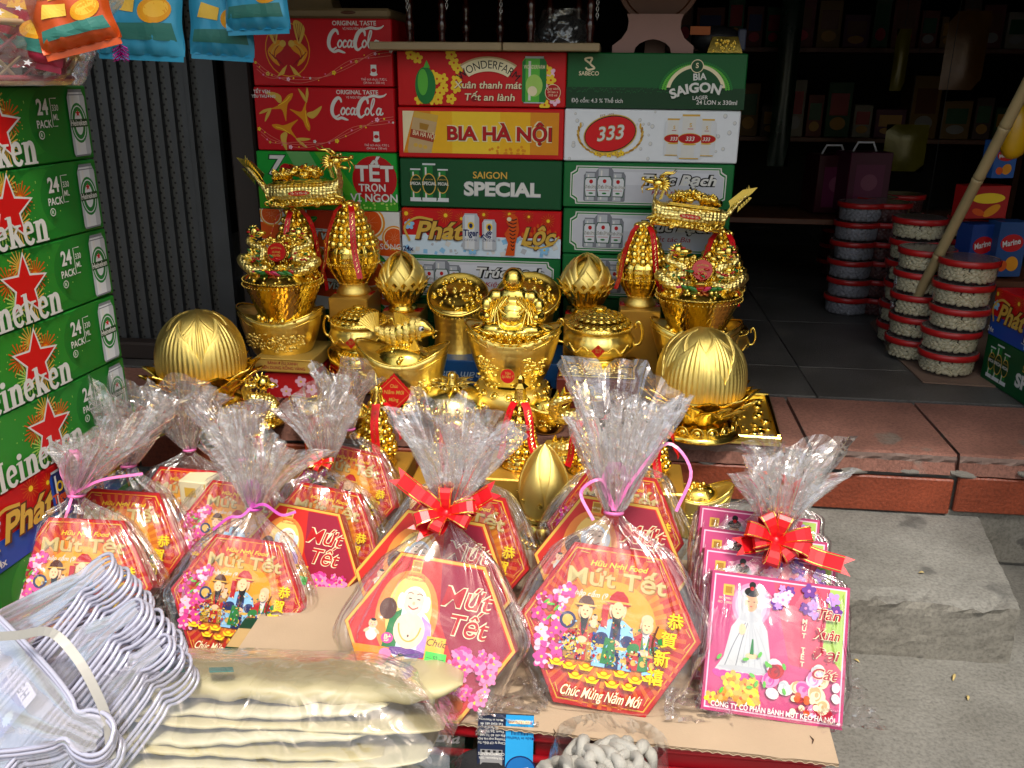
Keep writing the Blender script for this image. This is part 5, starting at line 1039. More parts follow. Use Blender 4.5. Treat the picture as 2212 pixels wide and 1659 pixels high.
# --- tall ingot caddies with a tilted oval top
def ingot_caddy(px, pyt, pyb, wpx, Y, label):
    k = mpp(px, (pyt+pyb)/2, Y); W = wpx*k; p = place(px, pyb, Y); top = onY(px, pyt, Y)[2]-p[2]; Rb = W/2
    t = thing('ingot_caddy', label, 'gold caddy', (p[0], Y, p[2]))
    b = MB(); b.lathe([(Rb*.86, 0), (Rb*.9, .012), (Rb*.80, .022), (Rb*.74, top*.3), (Rb*.80, top*.52), (Rb*.86, top*.58)], 40, g_emb, sy=.8, cap=True); b.build('body', parent=t, smooth=True)
    for j in range(20): a = 2*math.pi*j/20; q = MB(); boss(q, (Rb*.88*math.cos(a), Rb*.70*math.sin(a), .010), (math.cos(a), math.sin(a), .5), Rb*.06, g_shiny); q.build('boss', parent=t, smooth=True)
    ct = top*.72; r3 = Matrix.Rotation(R_(36), 3, 'X'); n = 44; vs = []; prof = [(.90, -.30), (1.0, -.16), (1.02, .0), (.94, .02), (.86, -.04), (.5, .01), (.001, .03)]
    for r, z in prof:
        for i in range(n): a = 2*math.pi*i/n; q = r3 @ Vector((r*Rb*math.cos(a), r*Rb*.92*math.sin(a), z*Rb)); vs.append((q.x, q.y, ct+q.z))
    h = MB(); h.add(vs, [(j*n+i, j*n+(i+1) % n, (j+1)*n+(i+1) % n, (j+1)*n+i) for j in range(len(prof)-1) for i in range(n)], g_shiny); h.build('top', parent=t, smooth=True)
    q = random.Random(2); rl = MB()
    for i in range(80): a = q.uniform(0, 6.28); r = .78*math.sqrt(q.random()); v = r3 @ Vector((r*Rb*math.cos(a), r*Rb*.92*math.sin(a), .0)); rl.ball((v.x, v.y, ct+v.z), Rb*q.uniform(.04, .085), g_shiny, 6, 4)
    rl.build('embossed_relief', parent=t, smooth=True)
    pl = MB(); v = r3 @ Vector((.35*Rb, -.1*Rb, .09*Rb)); pl.box((v.x, v.y, ct+v.z), (Rb*.28, Rb*.22, .004), g_pale, .3); pl.build('plaque', parent=t)
    fr = MB()
    for i in range(26): a = R_(190+160*i/25); v = r3 @ Vector((1.0*Rb*math.cos(a), .92*Rb*math.sin(a), -.12*Rb)); fr.box((v.x, v.y, ct+v.z), (Rb*.06, .003, Rb*.09), g_pale, a+1.57)
    fr.build('fret_band', parent=t)
ingot_caddy(990, 578, 778, 132, 2.14, 'tall gold caddy with tilted oval ingot top behind the carp')
ingot_caddy(1138, 578, 778, 140, 2.14, 'tall gold caddy with tilted oval ingot top right behind the laughing Buddha')

# --- dragon baskets: two dragons holding a red medallion over a woven bowl on an ingot
def dragon_basket(px, pyrim, wpx, pydisc, Y, label, txt, ztop):
    k = mpp(px, pyrim, Y); W = wpx*k; Rb = W/2; rim = onY(px, pyrim, Y); H = rim[2]-ztop; D = onY(px, pydisc, Y)[2]-ztop
    t = thing('dragon_basket', label, 'gold basket', (rim[0], Y, ztop))
    b = MB(); b.lathe([(Rb*(.62+.36*(i/16)**1.1), H*i/16) for i in range(17)]+[(Rb*1.0, H*1.0), (Rb*.94, H*1.02), (Rb*.90, H*.95)], 120, g_shiny, fr=lambda th, v: 1+.022*math.cos(40*th+ (3.14 if int(v*11) % 2 else 0))*(.12 < v < .86), cap=True); b.build('basket', parent=t, smooth=True)
    for zz, rr in ((H*.90, 1.0), (H*1.02, .985), (H*.04, .66)): q = MB(); beads(q, Rb*rr, zz, 64, .0021, g_shiny); stuff(q.build('beading', parent=t, smooth=True))
    for j in range(14): a = 2*math.pi*j/14; obj('bead', ballmesh(g_shiny), t, (Rb*.66*math.cos(a), Rb*.66*math.sin(a), .006), None, Rb*.08)
    q = random.Random(px); md = MB(); md.lathe([(Rb*.92, H*.96), (Rb*.6, H*1.25), (.001, H*1.4)], 28, g_deep); md.build('mound', parent=t, smooth=True)
    for i in range(46):
        a = q.uniform(3.0, 6.4); v = q.random(); r = Rb*(.35+.5*v); obj('bead', ballmesh(g_shiny), t, (r*math.cos(a), r*math.sin(a), H*(1.36-.34*v)), None, Rb*q.uniform(.035, .07))
    for i in range(12):
        a = R_(200+140*i/11); mm = [green_enamel, red_enamel, pink_enamel, green_enamel][i % 4]; l = MB(); l.ball((0, 0, 0), 1, mm, 8, 5, 1.0, .28, .36); o = obj('enamel_leaf', l.mesh('enamel_leaf', smooth=True), t, (Rb*.66*math.cos(a), Rb*.66*math.sin(a), H*1.24), (.4, q.uniform(-.5, .5), q.uniform(-.5, .5)), Rb*.15)
    for i in range(22):
        a = q.uniform(3.1, 6.3); l = MB(); l.ball((0, 0, 0), 1, [green_enamel, red_enamel][i % 2], 6, 4, 1.0, .4, .4); obj('enamel_leaf', l.mesh('enamel_leaf', smooth=True), t, (Rb*.8*math.cos(a), Rb*.25*math.sin(a)-.01, q.uniform(H*1.4, D*1.02)), (0, q.uniform(-1, 1), 0), Rb*.07)
    for s in (-1, 1):                            # the dragons
        d = MB(); C = crom([(s*Rb*.25, -Rb*.30, H*1.30), (s*Rb*.60, -Rb*.42, H*1.25), (s*Rb*.92, -Rb*.22, H*1.45), (s*Rb*.80, -.05*Rb, D*.86), (s*Rb*.45, -Rb*.15, D*.90), (s*Rb*.42, -Rb*.10, D*1.02), (s*Rb*.78, -Rb*.06, D*1.12), (s*Rb*.62, -Rb*.12, D*1.26)], 6); n = len(C)
        d.tube(C, [Rb*(.045+.105*math.sin(math.pi*min(1, .12+i/n*.95))) for i in range(n)], 9, g_scale); d.build('dragon_body', parent=t, smooth=True)
        for i in range(2, n-2, 2): sp = MB(); c = Vector(C[i]); tv = (Vector(C[i+1])-Vector(C[i-1])).normalized(); up = tv.cross(Vector((0, 1, 0))).normalized()*s; sp.tube([c+up*Rb*.07, c+up*Rb*.17+tv*Rb*.04], [Rb*.03, Rb*.004], 5, [g_shiny, green_enamel, g_shiny, g_shiny][(i//2) % 4]); sp.build('dragon_spine', parent=t)
        hd = MB(); hx, hy, hz = s*Rb*.56, -Rb*.18, D*1.28; hd.ball((hx, hy, hz), Rb*.13, g_shiny, 10, 7); hd.ball((hx-s*Rb*.15, hy-.05*Rb, hz-.02*Rb), Rb*.11, g_shiny, 8, 6, 1.5, .8, .6); hd.ball((hx-s*Rb*.11, hy-.03*Rb, hz-.10*Rb), Rb*.06, g_shiny, 8, 5, 1.5, .8, .5)
        for j in range(6): a = -.5+j*.42; hd.tube([(hx, hy, hz), (hx+s*Rb*.14*math.cos(a), hy, hz+Rb*.13*math.sin(a)), (hx+s*Rb*.24*math.cos(a+.3), hy, hz+Rb*.17*math.sin(a+.3))], [Rb*.05, Rb*.035, Rb*.005], 5, g_shiny)
        hd.build('dragon_head', parent=t, smooth=True)
        for j in range(5): e = MB(); e.ball((hx+s*Rb*.12*math.cos(j*1.3), hy-.08*Rb, hz+Rb*.12*math.sin(j*1.3)), Rb*.04, [red_enamel, green_enamel][j % 2], 6, 4, 1.6, .5, .6); e.build('enamel_spot', parent=t, smooth=True)
    bk = MB(); qb = random.Random(px+1)
    for i in range(190):
        a = qb.uniform(0, math.pi); rr_ = math.sqrt(qb.random()); bk.ball((Rb*.98*rr_*math.cos(a), -Rb*.05+qb.uniform(-.06, .06)*Rb, H*1.15+(D*1.22-H*1.15)*rr_*math.sin(a)), Rb*qb.uniform(.035, .085), g_shiny if i % 4 else g_deep, 6, 4, qb.uniform(.6, 1.6), .8, qb.uniform(.6, 1.4))
    bk.build('relief_backing', parent=t, smooth=True)
    ds = MB(); dr = Rb*.225; ds.lathe([(.001, .006), (dr, .006), (dr*1.05, .0), (dr, -.006), (.001, -.006)], 28, red_enamel); o = ds.build('medallion', parent=t, loc=(0, -Rb*.26, D), rot=(R_(78), 0, 0), smooth=False)
    bd = MB(); beads(bd, dr*1.10, 0, 26, dr*.11, g_shiny); bd.build('medallion_beading', parent=o, smooth=True)
    P = Print(); P.text(txt[0], 0, dr*.42, dr*.17, K_['gold'], .015, w=dr*1.1, arc=dr*1.3); P.text(txt[1], 0, -dr*.1, dr*.24, K_['gold'], .02, w=dr*.9); P.text(txt[2], 0, -dr*.45, dr*.22, K_['gold'], .02, w=dr*.9); obj('medallion_lettering', P.mesh('medallion_lettering'), o, (0, 0, .0062))
    st = MB(); st.lathe([(Rb*.22, H*1.3), (Rb*.09, H*1.5), (Rb*.12, D*.80), (Rb*.05, D*.9)], 14, g_shiny, c=(0, -Rb*.22, 0)); st.build('medallion_stem', parent=t, smooth=True)
    return t
def under_ingot(px, pyt, pyb, wpx, Y, label, seed):
    k = mpp(px, pyb, Y); W = wpx*k; p = place(px, pyb, Y); H = onY(px, pyt, Y)[2]-p[2]
    t = thing('ingot_box', label, 'ingot box', (p[0], Y, p[2])); ingot_bowl(t, W, H, g_emb, .30); relief_blobs(t, W, H, 150, g_satin, seed, .5, (3.7, 5.7)); md = MB(); md.lathe([(W*.40, H*.92), (W*.25, H*1.0), (.001, H)], 24, g_deep, sy=.75); md.build('lid', parent=t, smooth=True)
    r = MB(); r.tube([(W*.055*math.cos(i*.4), -W*.352, H*.52+W*.055*math.sin(i*.4)) for i in range(16)], W*.009, 5, g_shiny, closed=True); r.build('embossed_ring', parent=t, smooth=True)
    return p[2]+H
zt = under_ingot(612, 686, 768, 184, 2.07, 'gold ingot box with embossed swirls under the left dragon basket', 21)
dragon_basket(611, 600, 172, 541, 2.07, 'gold dragon basket with red medallion standing by the shutter post', ('BÁNH ĐẬU XANH', 'HƯƠNG', 'NGUYÊN'), zt+0.001)
zt = under_ingot(1495, 716, 800, 190, 2.07, 'gold ingot box half hidden behind the large right lotus bud', 22)
dragon_basket(1510, 632, 186, 578, 2.07, 'gold dragon basket with red medallion beside the dark doorway', ('BÁNH ĐẬU XANH', 'HƯƠNG', 'NGUYÊN'), zt+0.001)
h = handled_pot(1560, 760, 128, 2.20, 'gold pot whose loop handle shows beside the right dragon basket', False)

# ------------------------------------------------------------------ smaller gold wares on the threshold and step
def small_tower(px, pyt, pyb, wpx, Y, label, fig):
    k = mpp(px, (pyt+pyb)/2, Y); p = place(px, pyb, Y); H = onY(px, pyt, Y)[2]-p[2]; Rb = wpx*k/2
    t = thing('bead_tower', label, 'gold tower', (p[0], Y, p[2]))
    pl_ = thing('gilt_carton', 'gilt card carton under the bead tower '+' '.join(label.split()[-6:]), 'carton', (p[0], Y, .1205)); b = MB(); b.rbox((0, 0, (p[2]-.1210)/2), (.13, .15, p[2]-.1210), m_goldcard, .003); b.build('carton', parent=pl_)
    b = MB(); b.lathe([(Rb*.9, 0), (Rb*.95, H*.03), (Rb*.8, H*.08), (Rb*.85, H*.13), (Rb*.6, H*.17)], 26, g_chase, cap=True); b.build('foot', parent=t, smooth=True)
    lf = leaf(Rb*.55, H*.13, Rb*.14, .6, g_deep).mesh('foot_petal', smooth=True); ring_copies('foot_petal', lf, t, 10, Rb*.72, H*.02)
    tower_balls(t, H*.50, Rb*.80, Rb*.34, 6, H*.20)
    f = MB()
    if fig: 
        f.lathe([(Rb*.34, H*.70), (Rb*.36, H*.74), (Rb*.26, H*.80), (Rb*.30, H*.85), (Rb*.14, H*.90), (.001, H*.92)], 14, g_shiny); f.ball((0, 0, H*.91), Rb*.20, g_shiny, 10, 7, 1, 1, 1.1); f.ball((Rb*.26, -Rb*.1, H*.84), Rb*.12, g_shiny, 6, 5, .7, .7, 1.8); f.ball((-Rb*.24, -Rb*.1, H*.82), Rb*.12, g_shiny, 6, 5, .8, .8, 1.5); f.lathe([(Rb*.2, H*.95), (Rb*.08, H*1.0), (.001, H*1.03)], 8, g_shiny)
    else: f.lathe([(Rb*.36, H*.70), (Rb*.30, H*.74), (Rb*.26, H*.84), (Rb*.40, H*.86), (Rb*.18, H*.90), (Rb*.20, H*.95), (Rb*.06, H*.98), (.001, H*1.06)], 6, g_shiny)
    f.build('finial', parent=t, smooth=fig)
    for a in ((4.9,) if fig else (4.05, 5.35)): ribbon_down(t, a, Rb*.34, H*.72, Rb*.98, H*.14, .017)
    if fig: ribbon_down(t, 5.9, Rb*.34, H*.72, Rb*1.05, H*.34, .012)
small_tower(820, 812, 1002, 84, 1.73, 'small gold bead tower with a figure on top and one long red ribbon', True)
small_tower(1122, 806, 1004, 90, 1.73, 'small gold bead tower with a pagoda tip and two red ribbons', False)

small_tower(705, 850, 1012, 78, 1.72, 'small gold bead tower with a pagoda tip beside the red blossom cake box', False)
small_tower(962, 868, 1020, 74, 1.71, 'small gold bead tower with a figure on top between two ribboned towers', True)
small_tower(1262, 858, 1016, 80, 1.71, 'small gold bead tower with a pagoda tip beside the coiled dragon', False)
small_tower(1408, 880, 1030, 80, 1.71, 'small gold bead tower with a figure on top below the right lotus bud', True)
small_tower(560, 900, 1030, 74, 1.71, 'small gold bead tower with a pagoda tip below the yellow gold cake box', False)
def jewel_bowl():
    px, py, Y = 978, 880, 1.93; k = mpp(px, py, Y); W = 150*k; p = onZ(px, 912, 0.2635); Y = p[1]
    t = thing('jewelled_bowl', 'pale gold bowl with pierced jewelled lid below the tall caddies', 'gold bowl', (p[0], Y, 0.2635)); Rb = W/2
    b = MB(); b.lathe([(Rb*.5, 0), (Rb*.8, Rb*.2), (Rb, Rb*.5), (Rb*.95, Rb*.62)], 36, g_pale, cap=True); b.build('bowl', parent=t, smooth=True)
    l = MB(); l.lathe([(Rb*1.0, Rb*.60), (Rb*.9, Rb*.85), (Rb*.55, Rb*1.08), (.001, Rb*1.18)], 36, g_pale); l.build('lid', parent=t, smooth=True); q = random.Random(8)
    for j in range(4):
        for i in range(20-4*j):
            a = 2*math.pi*(i+.5*j)/(20-4*j); r = Rb*(1.0-.2*j); z = Rb*(.66+.15*j); m2 = MB(); boss(m2, (r*math.cos(a), r*math.sin(a), z), (math.cos(a), math.sin(a), .6), Rb*.075, [g_pale, g_shiny, g_pale, g_pale][i % 4]); m2.build('boss', parent=t, smooth=True)
    for i in range(9): a = R_(200+140*i/8); m2 = MB(); m2.ball((Rb*.93*math.cos(a), Rb*.93*math.sin(a), Rb*.72), Rb*.05, [red_enamel, green_enamel, red_enamel][i % 3], 8, 5); m2.build('jewel', parent=t, smooth=True)
    lf = leaf(Rb*.30, Rb*.42, Rb*.40, 1.2, g_pale).mesh('lid_leaf', smooth=True); ring_copies('lid_leaf', lf, t, 8, Rb*.12, Rb*1.12, 0, -.5)
    kn = MB(); kn.lathe([(Rb*.16, Rb*1.12), (Rb*.10, Rb*1.3), (Rb*.13, Rb*1.42), (Rb*.06, Rb*1.5), (.001, Rb*1.48)], 12, g_pale); kn.build('knob', parent=t, smooth=True)
jewel_bowl()

def bud_on_base():
    px, Y = 1172, 1.66; p = onZ(px, 1172, 0.1215); Y = p[1]; k = mpp(px, 1080, Y); Rb = 58*k; H = 220*k/.93
    t = thing('lotus_goblet', 'shiny gold lotus bud on a beaded round foot between the hexagonal gift bags', 'gold ornament', (p[0], Y, 0.1215), .4)
    b = MB(); b.lathe([(Rb*1.0, 0), (Rb*1.02, H*.03), (Rb*.92, H*.10), (Rb*.98, H*.16), (Rb*.70, H*.22), (Rb*.62, H*.27), (Rb*.75, H*.31)], 40, g_shiny, cap=True); b.build('foot', parent=t, smooth=True)
    for i in range(26): a = 2*math.pi*i/26; m2 = MB(); boss(m2, (Rb*.97*math.cos(a), Rb*.97*math.sin(a), H*.075), (math.cos(a), math.sin(a), .1), Rb*.085, g_shiny); m2.build('boss', parent=t, smooth=True)
    def Rz(z): v = (z-H*.30)/(H*.7); v = min(1, max(0, v)); return Rb*1.0*(.72+.55*math.sin(min(1, v*1.5)*1.7))*(1-v**2.2)**.8*.86
    c = MB(); c.lathe([(Rz(H*(.3+.7*i/16)), H*(.3+.7*i/16)) for i in range(16)]+[(.001, H)], 32, g_satin); c.build('bud', parent=t, smooth=True)
    for i in range(5): petal_patch(Rz, H*.30, H*.98, 2*math.pi*i/5, .75, .003, 0, g_satin, 10, 12, 1.8).build('petal', parent=t, smooth=True)
    lf = leaf(Rb*.7, H*.26, Rb*.28, .6, g_deep).mesh('cup_petal', smooth=True); ring_copies('cup_petal', lf, t, 8, Rb*.62, H*.27, .3)
bud_on_base()

def step_pot():
    p = onZ(1500, 1150, 0.1215); k = mpp(1500, 1080, p[1]); W = 150*k; H = W*.62
    t = thing('ingot_box', 'gold ingot bowl on the concrete step behind the pink square gift boxes', 'ingot box', (p[0], p[1], 0.1215)); ingot_bowl(t, W, H, g_satin, .35); relief_blobs(t, W, H, 90, g_satin, 31, .5); mound(t, W*.85, H*.30, H*.95, 40, 6)
step_pot()
def mound_box(px, py, z, wpx, label, seed):
    p = onZ(px, py, z); k = mpp(px, py-40, p[1]); W = wpx*k; H = W*.5; t = thing('ingot_box', label, 'ingot box', (p[0], p[1], z)); ingot_bowl(t, W, H, g_shiny, .35); relief_blobs(t, W, H, 60, g_shiny, seed, .5); mound(t, W*.85, H*.45, H*.95, 46, seed)
mound_box(690, 935, .2635, 120, 'small gold ingot bowl heaped with ingots by the red blossom cake box', 61)
mound_box(985, 965, .2635, 104, 'small gold ingot bowl heaped with ingots below the pale jewelled bowl', 62)
mound_box(330, 935, .2635, 120, 'small gold ingot bowl heaped with ingots below the left lotus bud', 63)
mound_box(1385, 960, .2635, 120, 'small gold ingot bowl heaped with ingots beside the gilt card', 64)
mound_box(1180, 930, .2635, 110, 'small gold ingot bowl heaped with ingots before the Buddha pedestal', 65)
mound_box(770, 940, .2635, 110, 'small gold ingot bowl heaped with ingots before the carp bowl', 66)
mound_box(455, 960, .2635, 110, 'small gold ingot bowl heaped with ingots right before the left lotus foot', 67)
def plaque_frame():
    c = onZ(1590, 960, 0.264); t = thing('gold_plaque', 'gold embossed rectangular plaque in a stepped frame lying under the right lotus', 'plaque', (c[0], c[1]-.005, 0.2775)); t.rotation_euler = (R_(-88), 0, R_(-3))
    b = MB(); w, h = .19, .27; b.rbox((0, .006, h/2), (w, .010, h), g_satin, .002); b.build('panel', parent=t)
    for x, z, ww, hh_ in ((0, .006, w, .012), (0, h-.006, w, .012), (-w/2+.006, h/2, .012, h-.024), (w/2-.006, h/2, .012, h-.024)): q = MB(); q.rbox((x, -.002, z), (ww, .018, hh_), g_shiny, .003); q.build('frame_bar', parent=t)
    q = random.Random(4); r = MB()
    for i in range(80): r.ball((q.uniform(-w*.38, w*.38), .0, q.uniform(h*.1, h*.9)), q.uniform(.004, .011), g_shiny, 7, 4, 1.3, .5, 1)
    r.build('embossed_relief', parent=t, smooth=True)
plaque_frame()
def small_dragon(px, py, Y, s, label):
    p = onZ(px, py, 0.2615) if Y is None else onY(px, py, Y); t = thing('gold_dragon', label, 'dragon figurine', tuple(p), rnd.uniform(-.3, .3)); d = MB()
    C = crom([(-.5, 0, .1), (-.1, -.25, .15), (.35, -.1, .3), (.2, .1, .6), (-.3, .05, .7), (-.35, -.1, 1.0), (.1, -.15, 1.15)], 6); n = len(C)
    d.tube([(a*s, b*s, c*s) for a, b, c in C], [s*(.05+.13*math.sin(math.pi*min(1, .15+i/n*.9))) for i in range(n)], 9, g_scale); d.build('body', parent=t, smooth=True)
    h = MB(); h.ball((.18*s, -.18*s, 1.2*s), .2*s, g_shiny, 10, 7); h.ball((.38*s, -.2*s, 1.16*s), .13*s, g_shiny, 8, 6, 1.5, .8, .6)
    for j in range(9): a = j*.6; h.tube([(.1*s, -.15*s, 1.2*s), (.1*s-.3*s*math.cos(a), -.15*s, 1.2*s+.3*s*math.sin(a))], [.07*s, .008*s], 5, g_shiny)
    h.build('head', parent=t, smooth=True)
    for i in range(2, n-1, 2): sp = MB(); c = Vector(C[i])*s; sp.tube([c+Vector((0, 0, .1*s)), c+Vector((.02*s, 0, .25*s))], [.06*s, .006*s], 5, g_shiny); sp.build('spine', parent=t)
    b = MB(); b.lathe([(.6*s, 0), (.55*s, .08*s), (.3*s, .12*s), (.001, .13*s)], 18, g_chase, cap=True); b.build('base', parent=t, smooth=True)
small_dragon(568, 912, None, .085, 'small coiled gold dragon below the yellow box with red lettering')
small_dragon(1240, 975, None, .115, 'small coiled gold dragon behind the tall cellophane of the red hexagon bag')
small_dragon(500, 880, None, .06, 'small coiled gold dragon in the shadow of the left lotus bud')

def flat_box(name, label, cat, px, pyt, pyb, wpx, Y, zb, d, m, art=None, rz=0.0):
    k = mpp(px, pyb, Y); w = wpx*k; z1 = onY(px, pyt, Y)[2]; zb = z1-(pyb-pyt)*k if zb is None else zb; p = onY(px, pyb, Y)
    t = thing(name, label, cat, (p[0], Y, zb), rz); b = MB(); b.rbox((0, d/2, (z1-zb)/2), (w, d, z1-zb), m, .002); b.build('carton', parent=t)
    if art: P = Print(); art(P, w, z1-zb); obj('printed_front', P.mesh('printed_front'), t, (0, 0, (z1-zb)/2), (math.pi/2, 0, 0))
    return t
def art_gb(P, w, h):
    P.text('BÁNH ĐẬU XANH', 0, h*.08, h*.22, K_['crimson'], .02, w=w*.52); P.text('TIÊN DUNG RỒNG VÀNG', 0, -h*.28, h*.24, K_['crimson'], .02, w=w*.78)
    for i in range(40): P.ell(-w*.48+w*.96*i/39, h*.42, .0018, .0018, K_['dgold'], 0, 5); P.ell(-w*.48+w*.96*i/39, -h*.44, .0018, .0018, K_['dgold'], 0, 5)
m_yb = mat('yellow_gold_card', hexc('dcb85c'), .35, .3, .06, 30)
flat_box('cake_box', 'yellow gold cake box with red lettering under the left ingot box', 'cake box', 612, 776, 806, 128, 1.985, None, .17, m_yb, art_gb, -.02)
flat_box('cake_box', 'red cake box with white blossoms under the yellow gold cake box', 'cake box', 630, 807.5, 850, 112, 1.995, 0.2605, .15, mat('red_card', hexc('c01820'), .4), lambda P, w, h: [P.blossom(w*x, h*y, h*.22, K_['lpink'], K_['yellow'], x*9) for x, y in ((-.35, .1), (-.1, -.2), (.2, .2), (.4, -.1))], .04)
def art_blue(P, w, h): P.text('Sản phẩm của', -w*.18, h*.05, h*.32, K_['ice'], .0, rot=math.pi, shear=.2)
flat_box('blue_carton', 'long blue carton carrying the two tall ingot caddies', 'carton', 1075, 782, 838, 286, 2.045, None, .17, mat('blue_card', hexc('1c5a9a'), .45), art_blue)
flat_box('gold_card_box', 'flat gilt card box with dragon relief lying before the red studded stand', 'gift box', 1290, 822, 866, 178, 1.90, 0.2605, .10, mat('dark_red_card', hexc('5a1410'), .5))
gp = onY(1290, 822, 1.90); gt = thing('gilt_card', 'thin gilt card embossed with dragons and a key border', 'card', (gp[0], 1.955, gp[2]+.0012), -.02); b = MB(); b.rbox((0, 0, .002), (.172, .085, .004), g_pale, .001); b.build('card', parent=gt)
q = random.Random(12); r = MB()
for i in range(90): r.ball((q.uniform(-.07, .07), q.uniform(-.03, .03), .004), q.uniform(.002, .005), g_pale, 6, 3, 1.6, 1, .4)
for s in (-1, 1): r.box((0, s*.037, .0045), (.16, .003, .001), ink('5a4a18')); r.box((s*.079, 0, .0045), (.003, .07, .001), ink('5a4a18'))
r.build('embossed_relief', parent=gt, smooth=True)
# gold bar paperweight on the top case
bp_ = onY(1562, 118, 2.30); t = thing('gold_bar', 'small bright gold bar ornament standing on the top green lager case', 'gold bar', (bp_[0], 2.29, onY(1562, 114, 2.25)[2]+.0005)); b = MB(); w, h2 = .082, .036
b.add([(-w/2, -.02, 0), (w/2, -.02, 0), (w/2, .02, 0), (-w/2, .02, 0), (-w*.36, -.008, h2), (w*.36, -.008, h2), (w*.36, .012, h2), (-w*.36, .012, h2)], [(3, 2, 1, 0), (4, 5, 6, 7), (0, 1, 5, 4), (1, 2, 6, 5), (2, 3, 7, 6), (3, 0, 4, 7)], g_shiny); b.build('bar', parent=t)
r = MB()
for i in range(34): u, v = rnd.uniform(-.8, .8), rnd.uniform(.15, .85); r.ball((u*w*.44*(1-.25*v), -.02+.012*v-.001, h2*v), rnd.uniform(.0018, .0034), g_shiny, 6, 4)
r.build('embossed_relief', parent=t, smooth=True)

# ================================================================== gift boxes in cellophane on the cardboard sheet
ZC = 0.163
def frame_mtx(c, beta, psi, rho):
    b, p, r = R_(beta), R_(psi), R_(rho)
    X = Vector((math.cos(p), math.sin(p), 0)); Z = Vector((0, 0, 1)); back = Vector((-math.sin(p), math.cos(p), 0))
    U = (Z*math.cos(b)+back*math.sin(b)).normalized(); N = X.cross(U)
    X2 = X*math.cos(r)+U*math.sin(r); U2 = U*math.cos(r)-X*math.sin(r)
    M = Matrix(((X2.x, U2.x, N.x, c[0]), (X2.y, U2.y, N.y, c[1]), (X2.z, U2.z, N.z, c[2]), (0, 0, 0, 1)))
    return M, X, U, N
def hexpts(r, k=1.0): return [(r*k*math.cos(R_(60*i)), r*k*math.sin(R_(60*i))) for i in range(6)]
def blossom_branch(P, x, y, s, col='pink', n=9, seed=1, dk='hotpink'):
    q = random.Random(seed)
    P.stroke([(x-.2*s, y-.9*s), (x, y-.3*s), (x+.1*s, y+.3*s), (x-.05*s, y+.9*s)], .05*s, K_['brown']); P.stroke([(x, y-.2*s), (x+.35*s, y+.2*s)], .035*s, K_['brown'], smooth=False)
    for i in range(n): P.blossom(x+q.uniform(-.42, .42)*s, y+q.uniform(-.95, .95)*s, s*q.uniform(.11, .21), K_[[col, dk, 'lpink', 'crimson', 'magenta'][i % 5]], K_['yellow'], q.random()*3, 5, K_[[col, 'lpink', 'hotpink'][i % 3]])
    for i in range(4): P.ell(x+q.uniform(-.4, .4)*s, y+q.uniform(-.9, .9)*s, .10*s, .03*s, K_['lgreen'], q.random()*3, 8)
def figure(P, x, y, s, robe, robe2, hat, beard, skin='skin', bald=False):
    P.poly([(x-.30*s, y), (x+.30*s, y), (x+.34*s, y+.30*s), (x+.24*s, y+.62*s), (x+.10*s, y+.72*s), (x-.10*s, y+.72*s), (x-.24*s, y+.62*s), (x-.34*s, y+.30*s)], K_[robe])
    P.poly([(x-.10*s, y), (x+.10*s, y), (x+.07*s, y+.66*s), (x-.07*s, y+.66*s)], K_[robe2]); P.ell(x-.22*s, y+.40*s, .13*s, .10*s, K_[robe2], .5); P.ell(x+.22*s, y+.40*s, .13*s, .10*s, K_[robe2], -.5)
    for j in range(3): P.ell(x+(-.18+.18*j)*s, y+.14*s, .06*s, .06*s, K_['gold'], 0, 10)
    P.rect(x-.27*s, y+.28*s, x+.27*s, y+.33*s, K_['gold']); P.ell(x, y+.36*s, .09*s, .06*s, K_[skin])
    P.ell(x, y+.86*s, .13*s, .165*s, K_[skin])
    if bald: P.ell(x, y+.98*s, .12*s, .11*s, K_[skin])
    else: P.poly([(x-.17*s, y+.93*s), (x+.17*s, y+.93*s), (x+.13*s, y+1.06*s), (x+.05*s, y+1.14*s), (x-.05*s, y+1.14*s), (x-.13*s, y+1.06*s)], K_[hat]); P.rect(x-.2*s, y+.96*s, x+.2*s, y+.99*s, K_['gold'])
    P.poly([(x-.08*s, y+.80*s), (x+.08*s, y+.80*s), (x+.03*s, y+.48*s), (x, y+.42*s), (x-.03*s, y+.48*s)], K_[beard])
    for d in (-.05, .05): P.ell(x+d*s, y+.88*s, .018*s, .012*s, K_['black'], 0, 6)
def ingot_pic(P, x, y, s): P.poly([(x-s, y+.35*s), (x-.6*s, y-.35*s), (x+.6*s, y-.35*s), (x+s, y+.35*s), (x+.5*s, y+.1*s), (x-.5*s, y+.1*s)], K_['yellow']); P.ell(x, y+.2*s, .5*s, .34*s, K_['amber']); P.ell(x, y+.26*s, .38*s, .2*s, K_['yellow'])
def kid(P, x, y, s, c):
    kid0(P, x, y, s, c)
    for d in (-.07, .07): P.ell(x+d*s, y+.44*s, .025*s, .018*s, K_['black'], 0, 6)
    P.ell(x, y+.34*s, .04*s, .015*s, K_['red'], 0, 6); P.ell(x-.1*s, y+.37*s, .035*s, .025*s, K_['pink'], 0, 6); P.ell(x+.1*s, y+.37*s, .035*s, .025*s, K_['pink'], 0, 6)
def kid0(P, x, y, s, c): P.ell(x, y, .26*s, .30*s, K_[c]); P.ell(x, y+.42*s, .20*s, .20*s, K_['skin']); P.ell(x, y+.58*s, .12*s, .06*s, K_['black']); P.ell(x-.24*s, y+.1*s, .14*s, .07*s, K_['skin'], .6); P.ell(x+.24*s, y+.1*s, .14*s, .07*s, K_['skin'], -.6)
